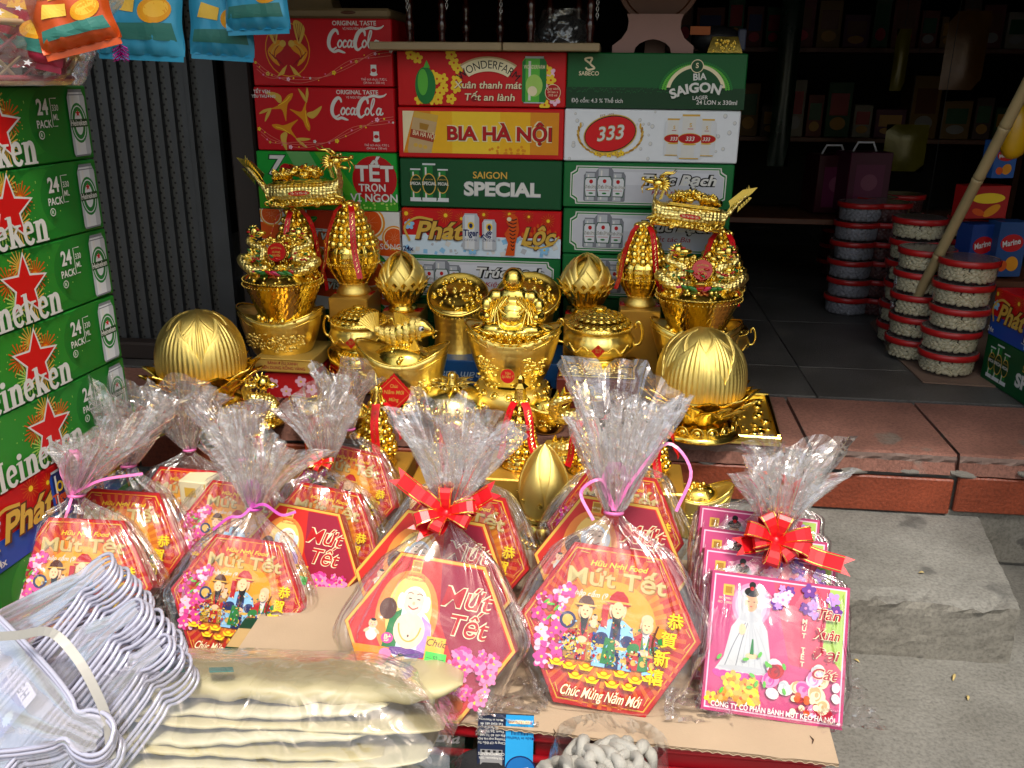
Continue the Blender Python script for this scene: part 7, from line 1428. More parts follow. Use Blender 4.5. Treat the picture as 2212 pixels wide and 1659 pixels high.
D2 = gift('gold', 934, 1266, 'gold edged hexagonal box right behind the one with the green price sticker', 30, 0, -7, ZC, .98)
D3 = gift('redb', 985, 1198, 'red hexagonal box third in the row behind the green price sticker', 28, 0, -8, ZC, .96)
E1 = gift('red', 1316, 1356, 'large red hexagonal box with three robed elders, in the pink ribbon bag', 32, 0, -5, ZC, 1.02)
E2 = gift('gold', 1318, 1226, 'gold edged hexagonal box right behind the one with three robed elders', 30, 0, -6, ZC, .98)
E3 = gift('redb', 1328, 1152, 'red hexagonal box at the back of the pink ribbon row', 28, 0, -5, ZC, .94)
Fs = []
for i, (x, y, w_) in enumerate(((1676, 1400, 'first, with a white robed figure'), (1652, 1342, 'second'), (1640, 1290, 'third'), (1630, 1236, 'last'))): Fs.append(gift('square', x, y, 'pink square candied fruit box, %s in the leaning row' % w_, 31-i, 0, -4, ZC, 1.0, 'pink square gift boxes'))
wb = flat_box('gift_box', 'cream gift box printed with a dark red bow between the hexagonal boxes', 'gift box', 432, 1042, 1190, 64, 1.46, 0.1215, .05, ink('e8dcb4'), lambda P, w, h: [P.rect(-w*.3, h*.30, w*.1, h*.42, K_['gold']), P.ell(-w*.1, -.02*h, w*.34, h*.11, K_['crimson'], .4), P.ell(w*.12, -.2*h, w*.34, h*.1, K_['crimson'], -.5), P.ell(0, -.1*h, w*.12, h*.05, K_['dred']), P.rect(w*.42, -h*.48, w*.47, h*.48, K_['gold'])], -.1)

def tied(t, kind, g, s=.05, **kw):
    T, o, X, U, N = t; N2 = (N+Vector((0, -.2, .3))).normalized()
    if kind == 'red': bow(T, o+N2*.012, X, U, N2, s, **kw)
    else:
        m = pink_ribbon if kind == 'pink' else purple_ribbon; c = o+N2*.014
        for k, sg in enumerate((-1, 1)): curl(T, c, X, U, N2, [(0, 0, 0), (sg*.35*s, .7*s, .2*s), (sg*.1*s, 1.3*s, .25*s), (-sg*.25*s, .8*s, .2*s), (0, 0, .05*s)], .006, m, 'ribbon_loop')
        for pts in kw.get('tails', ([(0, 0, 0), (-.5*s, -.5*s, .1*s), (-1.1*s, -.6*s, .15*s), (-1.9*s, -1.2*s, 0)], [(0, 0, 0), (.7*s, .1*s, .2*s), (1.6*s, -.4*s, .2*s), (2.3*s, -.2*s, .1*s)])): curl(T, c, X, U, N2, pts, .0048, m)
tA = bag(A1, 'cellophane gift bag tied with pink ribbon against the green beer cases', .34, 1.5, .66, 3, (-.02, .0), .55, 'pink', side=.35); tied(tA, 'pink', A1, .055, tails=([(0, 0, 0), (-.3*.05, -1.2*.05, .004), (-1.2*.05, -2.6*.05, .004), (-2.6*.05, -3.0*.05, 0)], [(0, 0, 0), (.05, .02, .01), (.12, .03, .01)]))
tA2 = bag(A2, 'crumpled cellophane bag behind the pink ribbon bag by the shutter', .40, 1.75, .75, 5, (.0, -.02), .6, 'pink', side=.2)
tA3 = bag(A3, 'billowing cellophane bag between the lotus bud and the cream box', .36, 1.8, .75, 6, (.0, -.01), .65, 'pink', side=-.15)
tB = bag(B1, 'cellophane gift bag tied with a purple ribbon bow', .44, 1.75, .72, 7, (.01, .0), .55, 'purple', side=.05); tied(tB, 'purple', B1, .034)
tB2 = bag(B2, 'cellophane bag top crowded behind the purple ribbon bag', .45, 1.6, .65, 27, (.0, -.01), .65, 'pink', side=-.25)
tC = bag(C2, 'cellophane gift bag with small red bow behind the purple ribbon bag', .38, 1.8, .62, 9, (-.015, .02), .6, 'red', depth=.11); tied(tC, 'red', C2, .032, tails=((-.5, 1.1), (-.2, 1.0)))
tC3 = bag(C3, 'cellophane bag with a tall pointed top by the bead tower with one ribbon', .35, 1.7, .60, 11, (-.01, 0), .7, 'pink', side=-.15)
tD = bag(D1, 'cellophane gift bag with a large red bow around the laughing monk box', .50, 1.75, .58, 13, (.01, .0), .55, 'red'); tied(tD, 'red', D1, .056, tails=((-1.2, .75), (1.1, .55), (-.6, -.5)))
tD2 = bag(D3, 'cellophane wrap around the red box behind the large red bow', .30, 1.1, .5, 15, (0, -.01), .6, 'red', depth=.10)
tE = bag(E1, 'tall cellophane gift bag tied with thin pink ribbon around the three elders box', .40, 2.1, .66, 23, (.0, .01), .45, 'pink', side=.06); tied(tE, 'pink', E1, .052, tails=([(0, 0, 0), (.03, .05, .02), (.075, .10, .02), (.11, .06, .02), (.09, .0, .02)], [(0, 0, 0), (-.02, .04, .02), (-.05, .02, .02), (-.03, -.02, .02)]))
tE2 = bag(E3, 'cellophane wrap around the boxes behind the thin pink ribbon', .30, 1.3, .5, 19, (.02, -.01), .6, 'red', depth=.09, side=.3)
tF = bag(Fs[0], 'cellophane gift bag with red bow around the front pink square box', .55, 2.1, .80, 21, (.005, -.02), .5, 'red', depth=.06, side=.22); tied(tF, 'red', Fs[0], .060, tails=((1.5, -.5), (.3, 1.3), (-.8, -.2)), loops=8)
for i, f_ in enumerate(Fs[1:]): bag(f_, 'clear cellophane round the %s pink square box' % ('second', 'third', 'last')[i], .5, 1.2 if i else 1.0, .6, 40+i, (.02, -.02), .5, 'red', two=False, side=.4)

# ================================================================== foreground: hangers, gloves, socks
m_alu = mat('lilac_coated_wire', (.50, .50, .62), .26, .25, .08, 40, coat=.5)
def hanger_bundle(tip, Y, n, label, scale=1.0, nb=(-.35, -.45, .82), e1=(-.75, -.5), zlift=0.0, seed=0, film_on=True):
    nb = Vector(nb).normalized(); z = -(nb.x*e1[0]+nb.y*e1[1])/nb.z; a = Vector((e1[0], e1[1], z)).normalized(); b = nb.cross(a).normalized()
    o = Vector(onY(tip[0], tip[1], Y)); t = thing('hanger_bundle', label, 'clothes hangers', tuple(o)); q = random.Random(seed)
    out = [(0, .0), (.004, .013), (.018, .0205), (.038, .020), (.050, .0145), (.058, .0155), (.072, .026), (.13, .050), (.24, .085), (.345, .105), (.362, .098), (.362, -.098), (.345, -.105), (.24, -.085), (.13, -.050), (.072, -.026), (.058, -.0155), (.050, -.0145), (.038, -.020), (.018, -.0205), (.004, -.013)]
    P0 = crom([(x*scale, y*scale) for x, y in out], 3, True); mb = MB(); mb.tube([tuple(a*x+b*y) for x, y in P0], .0026*scale, 7, m_alu, closed=True); me = mb.mesh('wire_hanger', smooth=True)
    tw = MB(); tw.tube([tuple(a*(.066+.012*i/14)*scale+b*(.002*math.sin(i*1.3))+nb*(.002*math.cos(i*1.3))) for i in range(15)], .0022, 5, m_alu)
    for k in range(n):
        h = obj('wire_hanger', me, t, -nb*(.0064*k)+a*q.uniform(-.004, .004)+b*(.0035*k+q.uniform(-.0015, .0015)), (q.uniform(-.01, .01), q.uniform(-.01, .01), q.uniform(-.012, .012)))
    if film_on:
        rows = []; N1, N2 = 26, 12
        for i in range(N1+1):
            u = i/N1; x = (.010+.34*u)*scale; w_ = np.interp(x/scale, [0, .018, .05, .072, .24, .36], [.004, .019, .016, .026, .085, .104])*scale; rows.append([tuple(a*x+b*(w_*(2*j/N2-1)*1.02)+nb*(.0036+.003*math.sin(u*7+j))) for j in range(N2+1)])
        f = film_mesh(rows, N2+1, seed+3, .002, (20, 60), closed=False, mtl=film_lilac); f.build('film', parent=t, smooth=True)
        x = [.02, .06, .36]; rw = []
        for i in range(18):
            u = i/17; s_ = (.02+.34*u)*scale; w_ = np.interp(s_/scale, [.018, .05, .072, .24, .36], [.021, .017, .028, .088, .107])*scale; rw.append([tuple(a*s_-b*(w_+.002-.0035*(.0064*n*j/5)/.0064)-nb*(.0064*n*j/5)) for j in range(6)])
        film_mesh(rw, 6, seed+9, .0015, (20, 50), closed=False, mtl=film_lilac).build('film', parent=t, smooth=True)
    return t, o, a, b, nb
NB, E1 = (-.42, -.50, .76), (-.80, -.30)
h1 = hanger_bundle((240, 1208), .975, 12, 'bundle of aluminium wire hangers nearest the red hexagonal box', 1.0, NB, E1, seed=1)
h2 = hanger_bundle((312, 1300), .93, 12, 'bundle of aluminium wire hangers between two others under the grey strap', 1.0, NB, E1, seed=2)
h3 = hanger_bundle((364, 1384), .905, 9, 'bundle of aluminium wire hangers beside the folded cream gloves', .92, NB, E1, seed=3)
h4 = hanger_bundle((236, 1600), .80, 7, 'bundle of wire hangers lying lowest, its end turned towards the street', 1.15, (-.15, -.70, .70), (-.95, .25), seed=4)
# paper wrappers and strap on the hangers
T, o, a, b, nb = h2; P = Print(); P.rect(-.05, -.032, .05, .032, ink('6a70a8')); P.rect(-.05, .012, .05, .032, ink('d8d8e4')); P.text('HỒNG·H', .0, .014, .013, K_['navy'], .02, w=.07); P.rect(-.04, -.024, .02, .004, ink('9aa0cc')); P.star(.034, -.012, .012, K_['ice'], .6, 0, 12)
def lay(T, Pm, o, x, y, h, a, b, nb, nm, rot=0.0):
    c = a*x+b*y+nb*h; X = (-a*math.cos(rot)+b*math.sin(rot)).normalized(); U = nb.cross(X); ob = obj(nm, Pm.mesh(nm), T); ob.matrix_local = Matrix(((X.x, U.x, nb.x, c.x), (X.y, U.y, nb.y, c.y), (X.z, U.z, nb.z, c.z), (0, 0, 0, 1)))
lay(T, P, o, .215, -.01, .011, a, b, nb, 'blue_wrapper', 1.2)
T, o, a, b, nb = h1; P = Print(); P.rect(-.05, -.03, .05, .03, ink('d85a6a')); P.text('móc nhôm', .012, .006, .013, K_['white'], .01); P.text('SIZE 1', .012, -.012, .013, K_['white'], .015); P.stroke([(-.05, -.024), (0, -.018), (.05, -.026)], .002, K_['white']); lay(T, P, o, .30, -.03, .011, a, b, nb, 'red_wrapper', 1.0)
st = [onY(px, py, Y) for px, py, Y in ((-20, 1376, .86), (40, 1372, .86), (110, 1366, .86), (165, 1420, .85), (205, 1490, .835), (232, 1560, .82), (240, 1640, .80))]; C = crom(st, 5); mb = MB(); S = []
for i in range(len(C)): tv = Vector(C[min(i+1, len(C)-1)])-Vector(C[max(i-1, 0)]); s_ = tv.cross(Vector(ray(150, 1450))); S.append(s_.normalized()*.0055)
mb.strip(C, S, mat('grey_strap', hexc('8e8c86'), .35, 0, .08, 30), .0008); tag(mb.build('packing_strap'), 'pale grey plastic packing strap bent over the wire hangers', 'strap')
# support for hangers and gloves, below the frame
b = MB(); b.rbox((-.62, .80, .045), (.62, .36, .09), m_plain, .004); tag(b.build('low_carton'), 'low brown carton under the wire hangers and cream gloves', 'carton')

# --- pack of folded cream rubber gloves in film
m_glove = mat('cream_rubber', hexc('beb388'), .45, 0, .08, 18, .25, 60); m_glove2 = mat('pale_cream_rubber', hexc('c6bf9e'), .45, 0, .06, 18, .25, 60); m_pinkp = mat('pink_paper', hexc('d84a90'), .5, 0, .15, 40)
def pad(lx, ly, lz, m, seed, bend=0.0):
    q = random.Random(seed); mb = MB(); nu, nv = 60, 24; ph = [q.uniform(0, 6) for _ in range(6)]; vs = []
    for i in range(nu+1):
        u = 2*i/nu-1; e = max(.02, (1-abs(u)**7))**.5
        for j in range(nv):
            th = 2*math.pi*j/nv; y = math.copysign(abs(math.cos(th))**.6, math.cos(th)); z = math.copysign(abs(math.sin(th))**.8, math.sin(th))
            w = 1+.03*math.sin(5*u+ph[0])+.03*math.sin(13*u+ph[1]); vs.append((u*lx/2, y*ly/2*(.7+.3*e)*(1+.03*math.sin(7*u+ph[2])), z*lz/2*e*w+bend*u*u+.09*lz*math.sin(4*u+ph[3]+y)+.05*lz*math.sin(17*u+ph[4]+3*y)+.04*lz*math.sin(31*u+ph[5]-2*y)))
    mb.add(vs, [(i*nv+j, i*nv+(j+1) % nv, (i+1)*nv+(j+1) % nv, (i+1)*nv+j) for i in range(nu) for j in range(nv)]+[tuple(range(nv)), tuple(range(nu*nv+nv-1, nu*nv-1, -1))], m); return mb
gl = Vector(onY(560, 1640, .90)); gt = thing('glove_pack', 'clear film pack of folded cream rubber gloves with pink paper bands', 'glove pack', (gl.x+.0, .862, .088)); gt.rotation_euler = (R_(-30), R_(-1), R_(4))
zz = 0.0
for i in range(12):
    lz = [.017, .013, .019, .012, .016, .020, .012, .015, .018, .013, .017, .034][i]; lx = .46 if i == 11 else .35+.028*((i*7) % 4); x = .035 if i == 11 else .032*math.sin(i*2.3)
    o = pad(lx, .20, lz*1.12, m_glove if i % 2 else m_glove2, 20+i, .004).build('folded_glove', parent=gt, smooth=True); o.location = (x, .005*i, zz+lz/2); o.rotation_euler = (R_(6), R_(0 if i == 11 else 1.8*math.sin(i*2.9)), R_(4 if i == 11 else 1.5*math.sin(i*1.7))); zz += lz*.98
    if i in (0, 2, 4):
        pass
    for xx_, ww_ in ((-.12, .10), (.03, .16), (.15, .06)):
        if (i*3+int(xx_*100)) % 3 and i < 11: pb_ = MB(); pb_.rbox((0, -.098, 0), (ww_, .016, .0035), m_pinkp, .001); pb_.build('pink_band', parent=gt, loc=(x+xx_+.02*i-.04, -.004, zz+.001), rot=(R_(10), R_(3*math.sin(i)), .05*math.sin(i*2)))
P = Print(); teal = ink('1c6c74'); P.text('Symbién', 0, .0, .032, teal, .01, shear=.3, w=.085); P.text('Surgical', .01, -.026, .018, teal, .0, shear=.3, w=.05)
for k in range(5): P.rect(-.13-.018*k, -.035, -.125-.018*k, .03, ink('5a9098'))
P.stroke([(-.07, -.03), (-.11, -.03), (-.11, .0), (-.10, .015), (-.11, .03), (-.07, .03)], .0015, teal, smooth=False)
po_ = obj('printed_lettering', P.mesh('printed_lettering'), gt, (.19, -.035, zz+.0125), None, .7); po_.rotation_euler = (R_(8), 0, R_(-84))
for k, (x, y) in enumerate(((-.10, -.06), (-.17, -.03), (-.04, -.05))): m2 = MB(); m2.rbox((0, 0, 0), (.03, .024, .0012), ink('3c8c88'), .0004); m2.build('teal_patch', parent=gt, loc=(x, y, zz+.0045), rot=(R_(6), 0, .4))
def wrap(t, L_, W_, H_, seed, m=film_plain, n=60):
    rings = []
    for j in range(31):
        u = 2*j/30-1; e = max(.06, 1-abs(u)**5*.75); rings.append([(u*L_/2*1.04, W_/2*1.06*math.copysign(abs(math.cos(a))**.6, math.cos(a))*(.8+.2*e), H_/2+H_/2*1.12*e*math.copysign(abs(math.sin(a))**.7, math.sin(a))) for a in [2*math.pi*i/n for i in range(n)]])
    film_mesh(rings, n, seed, .006, (25, 90), mtl=m).build('film', parent=t, smooth=True)
wrap(gt, .51, .235, zz+.010, 51)

# --- white knitted gloves bundle
m_knit = mat('white_cotton_knit', hexc('a8a69e'), .9, 0, .06, 50, .8, 700)
kc = Vector(onY(1308, 1650, .955)); kt = thing('knit_glove_bundle', 'bundle of white knitted cotton gloves in front of the red crate', 'gloves', (kc.x, .955, kc.z-.038)); q = random.Random(6)
for i in range(30):
    mb = MB(); x0 = q.uniform(-.062, .062); y0 = q.uniform(-.03, .035); L1 = .042+.022*q.random()-.25*abs(x0); b1, b2 = q.uniform(-.022, .022), q.uniform(-.02, .02)
    pts = crom([(x0, y0+.005, -.03), (x0+b1*.3, y0-.004, .004), (x0+b1, y0-.010, L1*.72), (x0+b1*1.3+b2*.5, y0-.004, L1), (x0+b1+b2*1.4, y0+.012, L1*.86), (x0+b1+b2*2, y0+.02, L1*.5)], 4)
    mb.tube(pts, [.0078+.0012*math.sin(k*.8+i) for k in range(len(pts))], 9, m_knit); mb.build('glove_finger', parent=kt, smooth=True)
mb = MB(); mb.ball((0, .02, -.02), .07, m_knit, 18, 12, 1.15, .5, .7); mb.build('palm', parent=kt, smooth=True)
rings = [[(.078*math.cos(a)*(1.15-.2*j/16)+.006*j/16, .05*math.sin(a)+.01, -.045+.115*j/16) for a in [2*math.pi*i/48 for i in range(48)]] for j in range(17)]; film_mesh(rings, 48, 61, .007, (40, 110), mtl=film_plain).build('film', parent=kt, smooth=True)
# --- sock card standing against the cardboard edge
sc_ = Vector(onY(1088, 1660, .975)); t = thing('sock_card', 'dark sock card with blue panel barcode and upside-down print', 'sock card', (sc_.x, .985, sc_.z-.05)); t.rotation_euler = (R_(-14), 0, R_(3)); w, h = .078, .112
b = MB(); b.rbox((0, .004, h/2), (w, .004, h), ink('1c2030'), .0008); b.build('card', parent=t)
P = Print(); P.rect(.0*w, -h*.5, w*.5, h*.5, ink('2a9ad8')); P.rect(-w*.5, -h*.5, .0, h*.5, ink('1a2440'))
f = lambda s, x, y, hh_, c: P.text(s, x, y, hh_, K_[c], .005, rot=math.pi)
f('Price: 15,000 VND', w*.25, h*.44, .0034, 'white'); P.rect(w*.06, h*.385, w*.44, h*.43, K_['cream']); f('Price: 15,000 VND', w*.25, h*.42, .0032, 'red')
for i in range(16): P.rect(w*(.10+.019*i), h*.24, w*(.10+.019*i+.006+.006*((i*7) % 3 == 0)), h*.36, K_['navy'])
f('Made in VietNam', w*.25, h*.22, .0044, 'navy')
for i in range(7): f(['Công ty CP Đầu Tư', 'Thương mại Hà Nội', 'Địa chỉ: 60 Tứ Hiệp', 'Thanh Trì, Hà Nội', 'Website: xuanan.com', 'Tel: 0243 681 44', 'Made in Vietnam'][i], -w*.25, h*(.14+.05*i), .0034, 'white')
P.rect(-w*.45, -h*.16, -w*.05, h*.04, K_['grey']); f('COMPONENTS', -w*.25, h*.0, .004, 'white'); f('17% Polyamide / 25%', -w*.25, -h*.06, .003, 'white')
for i in range(4): P.rect(-w*(.42-.1*i), -h*.0, -w*(.37-.1*i), h*.03, K_['black'])
P.ell(w*.28, -h*.22, .022, .022, K_['navy']); P.ell(w*.28, -h*.22, .02, .02, ink('1c6ab0')); P.poly([(w*.14, -h*.25), (w*.40, -h*.22), (w*.42, -h*.17), (w*.3, -h*.19), (w*.2, -h*.21)], K_['white']); f('BÍT TẤT NAM', .0, -h*.34, .008, 'cyan'); f('CHỐNG XƯỚC', .0, -h*.42, .007, 'white')
obj('printed_front', P.mesh('printed_front'), t, (0, .002, h/2), (math.pi/2, 0, 0))
sk = MB(); sk.ball((-.02, .012, .03), .035, mat('black_sock', (.012, .012, .014), .95, 0, .2, 60, .5, 500), 14, 8, 1.5, .35, .8); sk.build('sock', parent=t, smooth=True)

# ================================================================== things on top of the cases and hanging at the left
m_wood = mat('pale_planed_wood', hexc('8e7a58'), .6, 0, .18, 14, .15, 60); m_dwood = mat('varnished_red_wood', hexc('3a120c'), .18, 0, .25, 20, .1, 40, coat=.6); m_bwood = mat('brown_wood', hexc('5a3018'), .5, 0, .25, 16, .15, 50); m_pwood = mat('pinkish_board', hexc('8a6258'), .45, 0, .15, 12, .2, 40)
ztop = onY(1040, 111, YB)[2]
for (xl, xr, dy) in ((797, 1083, 0), (1085, 1296, .004)):
    a, b2 = onY(xl, 100, 2.19), onY(xr, 100, 2.19); mb = MB(); mb.rbox(((a[0]+b2[0])/2, 2.19+.12+dy, ztop+.0095), (b2[0]-a[0], .24, .018), m_wood, .002); tag(mb.build('wooden_board'), 'pale wooden board %s' % ('jutting over the red soda case' if xl < 1000 else 'lying on the red winter melon case'), 'board')
def spindle(t, x, y, z0, z1, r, nm='leg'):
    mb = MB(); H = z1-z0; pr = [(.55, 0), (.7, .02), (.6, .06), (.75, .12), (1.0, .17), (.7, .22), (.62, .30), (.85, .36), (.6, .40), (.55, .6), (.8, .64), (.6, .68), (.9, .85), (.7, 1.0)]
    mb.lathe([(r*a, z0+H*b2) for a, b2 in pr], 12, m_dwood, c=(x, y, 0), cap=True); mb.build(nm, parent=t, smooth=True)
zb = ztop+.0188
for k, (xs_, lab, yy) in enumerate((((885, 955, 990, 1068), 'small dark red stool with turned legs on the board by the soda cases', 2.30), ((1147, 1275, 1180, 1245), 'small dark red stool with turned legs beside the hanging chain', 2.28))):
    X_ = [onY(x, 60, yy)[0] for x in xs_]; t = thing('turned_leg_stool', lab, 'stool', (0, 0, 0)); 
    for i, x in enumerate(X_): spindle(t, x, yy if i < 2 else yy+.12, zb, zb+.24, .013)
    mb = MB(); mb.rbox(((min(X_)+max(X_))/2, yy+.06, zb+.25), (max(X_)-min(X_)+.06, .2, .022), m_dwood, .006); mb.build('seat', parent=t)
    mb = MB(); mb.tube([(X_[0], yy, zb+.12), (X_[1], yy, zb+.12)], .005, 8, m_dwood); mb.build('stretcher', parent=t, smooth=True)
m_chain = mat('chrome_chain', (.6, .6, .6), .2, 1.0)
for i, (px, py) in enumerate(((880, 22), (965, 18), (1082, 30), (1290, 40))):
    p = onY(px, py, 2.27); t = MB()
    for k in range(10): c = (p[0], 2.27, p[2]+.007*k); t.tube([(c[0]+(.003*math.cos(u) if k % 2 else 0), c[1]+(0 if k % 2 else .003*math.cos(u)), c[2]+.0055*math.sin(u)) for u in [.785*j for j in range(8)]], .0009, 5, m_chain, closed=True)
    tag(t.build('key_chain', smooth=True), ['thin chrome chain hanging over the red soda case edge', 'thin chrome chain hanging between the stool legs', 'thin dark chain above the winter melon case', 'thick chrome chain beside the last turned stool leg'][i], 'chain')
# clear bag with dark checked cloth between the legs
p = onY(1215, 95, 2.36); t = thing('cloth_bag', 'clear bag of dark checked cloth behind the turned stool legs', 'bag', (p[0], 2.40, zb)); rings = [[(.075*math.cos(a)*(1.1-.4*j/14), .04*math.sin(a)*(1.1-.3*j/14), .085*j/14) for a in [2*math.pi*i/36 for i in range(36)]] for j in range(15)]
film_mesh(rings, 36, 71, .008, (40, 120), mtl=film_plain).build('film', parent=t, smooth=True); mb = MB(); mb.ball((0, 0, .035), .06, mat('dark_checked_cloth', hexc('2a2a2c'), .9, 0, .5, 120), 16, 10, 1.1, .5, .6); mb.build('cloth', parent=t, smooth=True)
# round wooden chopping board on a cross-shaped stand
zs = onY(1410, 114, YB)[2]+.0006; t = thing('wooden_disc', 'round brown wooden board propped on the cut-out stand', 'board', (onY(1418, 60, 2.33)[0], 2.33, zs)); mb = MB(); Rw = .098; cz = onY(1418, -42, 2.33)[2]-zs
mb.lathe([(Rw*.86, -.012), (Rw, -.014), (Rw*1.02, 0), (Rw, .012), (Rw*.9, .012), (Rw*.86, .006), (.001, .006)], 48, m_bwood); mb.build('disc', parent=t, loc=(0, 0, cz), rot=(R_(92), 0, 0), smooth=False)
mb = MB(); mb.box((0, .03, cz*.5), (.05, .02, cz), m_bwood); mb.build('back_brace', parent=t)
t = thing('board_stand', 'pinkish cut-out wooden stand with concave sides on the green lager case', 'stand', (onY(1409, 113, 2.29)[0], 2.29, zs)); k = mpp(1409, 80, 2.29)
out = [(-87, 0), (-40, 0)]+[(-40+40*(1-math.cos(u))*1.0, 27*math.sin(u)) for u in (.4, .8, 1.2)]+[(0, 28)]+[(40-40*(1-math.cos(u)), 27*math.sin(u)) for u in (1.2, .8, .4)]+[(40, 0), (87, 0), (87, 14)]+[(66, 30), (57, 48), (57, 64), (62, 78)]+[(-58, 78), (-54, 64), (-56, 46), (-68, 28), (-87, 14)]
mb = MB(); mb.prism([(x*k, z*k) for x, z in out], -.009, .009, m_pwood); mb.build('panel', parent=t)
p = onY(1548, 92, 2.42); t = thing('black_pouch', 'black pouch with an orange tag behind the gold bar', 'pouch', (p[0], 2.42, zs)); mb = MB(); mb.ball((0, 0, .035), .055, mat('black_nylon', (.012, .012, .016), .5, 0, .2, 40, .4, 200), 16, 10, 1.15, .6, .62); mb.build('pouch', parent=t, smooth=True); mb = MB(); mb.rbox((-.045, -.03, .055), (.05, .003, .02), ink('d87030'), .0008, .1); mb.build('orange_tag', parent=t); mb = MB(); mb.rbox((.058, -.02, .035), (.02, .02, .05), ink('4a5068'), .003); mb.build('buckle', parent=t)
# pale wooden trays on the soda case
zc_ = onY(690, 39, YB)[2]+.0006; a, b2 = onY(612, 30, 2.28), onY(842, 30, 2.28); t = thing('wooden_tray', 'pale wooden tray on top of the red soda cases', 'tray', ((a[0]+b2[0])/2, 2.38, zc_)); mb = MB(); mb.rbox((0, 0, .012), (b2[0]-a[0], .2, .024), m_wood, .006); mb.build('tray', parent=t); mb = MB(); mb.ball((.03, -.101, .014), .008, m_bwood, 10, 6, 2.4, .15, .5); mb.build('knot', parent=t, smooth=True)
mb = MB(); q0 = onY(650, 8, 2.36)[0]; w = .09; mb.prism([(q0-w, zc_+.0246), (q0+w, zc_+.0246), (q0+w*.8, zc_+.09), (q0-w*.8, zc_+.09)], 2.34, 2.42, m_wood); tag(mb.build('wooden_block'), 'pale wooden box with sloping sides on the tray above the soda cases', 'box')

# --- crisp packets hanging at the left
def packet(px, py, w, h, Y, label, rz=0.0, roll=0.0, seed=0, base='38a0c8', txt=('Vị', 'PHÔ MAI CHEDDAR')):
    p = onY(px, py, Y); t = thing('crisp_packet', label, 'crisp packet', tuple(p)); t.rotation_euler = (R_(-4), R_(roll), rz); q = random.Random(seed); nx, nz = 22, 30; foil = mat('foil_'+base, tuple(x*.9 for x in hexc(base)), .28, .15, .06, 20, .3, 40); mb = MB(); ph = [q.uniform(0, 6) for _ in range(4)]
    def bulge(u, v): return .020*max(0, (1-abs(u)**3)*(1-abs(v)**6))**.7+.0022*math.sin(9*u+ph[0]+4*v)*(1-abs(u))+.002*math.sin(14*v+ph[1])*abs(v)**2+.0025*math.sin(u*16+ph[2])*abs(v)**4
    for s in (-1, 1):
        vs = [(u*w/2*(1-.02*math.sin(v*9)), s*bulge(u, v), v*h/2) for v in [2*j/nz-1 for j in range(nz+1)] for u in [2*i/nx-1 for i in range(nx+1)]]; n = nx+1; F = [(j*n+i, j*n+i+1, (j+1)*n+i+1, (j+1)*n+i) for j in range(nz) for i in range(nx)]; mb.add(vs, F if s < 0 else [tuple(reversed(f)) for f in F], foil)
    mb.build('packet', parent=t, smooth=True)
    P = Print(2e-5, .0012)
    P.ell(-w*.08, h*.06, w*.26, h*.085, ink('d8843c'), .3); P.ell(-w*.02, h*.09, w*.20, h*.07, ink('f0dca0'), .3); P.poly([(-w*.18, -h*.06), (w*.30, -h*.04), (w*.32, h*.04), (-w*.10, h*.06)], ink('f2b43a')); P.poly([(-w*.34, -h*.20), (-w*.02, -h*.22), (w*.02, -h*.12), (-w*.26, -h*.08)], ink('f4c850')); P.ell(w*.22, -h*.20, w*.19, h*.085, ink('e8a020'), .3); P.ell(w*.24, -h*.19, w*.14, h*.055, ink('f6c040'), .3); P.ell(w*.34, -h*.02, w*.12, h*.08, ink('eeb030'))
    P.poly([(-w*.44, -h*.40), (w*.44, -h*.40), (w*.40, -h*.28), (-w*.40, -h*.30)], ink('3a7a70')); P.ell(0, h*.36, w*.30, h*.08, ink('a82030')); P.otext(txt[0], 0, h*.33, h*.06, K_['white'], K_['dred'], .03); P.text(txt[1], 0, h*.21, h*.03, K_['navy'], .02, w=w*.6)
    me = P.mesh('printed_front')
    import bmesh
    bm = bmesh.new(); bm.from_mesh(me); bmesh.ops.triangulate(bm, faces=bm.faces[:])
    for _ in range(3): bmesh.ops.subdivide_edges(bm, edges=[e for e in bm.edges if e.calc_length() > .009], cuts=1); bmesh.ops.triangulate(bm, faces=[f for f in bm.faces if len(f.verts) > 3])
    bm.to_mesh(me); bm.free()
    for v in me.vertices: u, vv = v.co.x/(w/2), v.co.y/(h/2); v.co.z += bulge(min(1, abs(u))*(1 if u > 0 else -1), vv)
    obj('printed_front', me, t, (0, 0, 0), (math.pi/2, 0, 0))
    sl = MB(); sl.box((0, 0, -h/2-.004), (w*.98, .0012, .010), foil); sl.build('bottom_seal', parent=t)
packet(478, -12, .135, .24, 1.92, 'blue cheese crisp packet hanging lower beside the red soda cases', .05, 3, 1)
packet(548, -62, .135, .22, 1.88, 'blue cheese crisp packet hanging over the corner of the red soda case', -.05, -2, 2)
packet(296, -42, .150, .24, 1.58, 'blue cheese crisp packet behind the cellophane gift basket', .1, 2, 3)
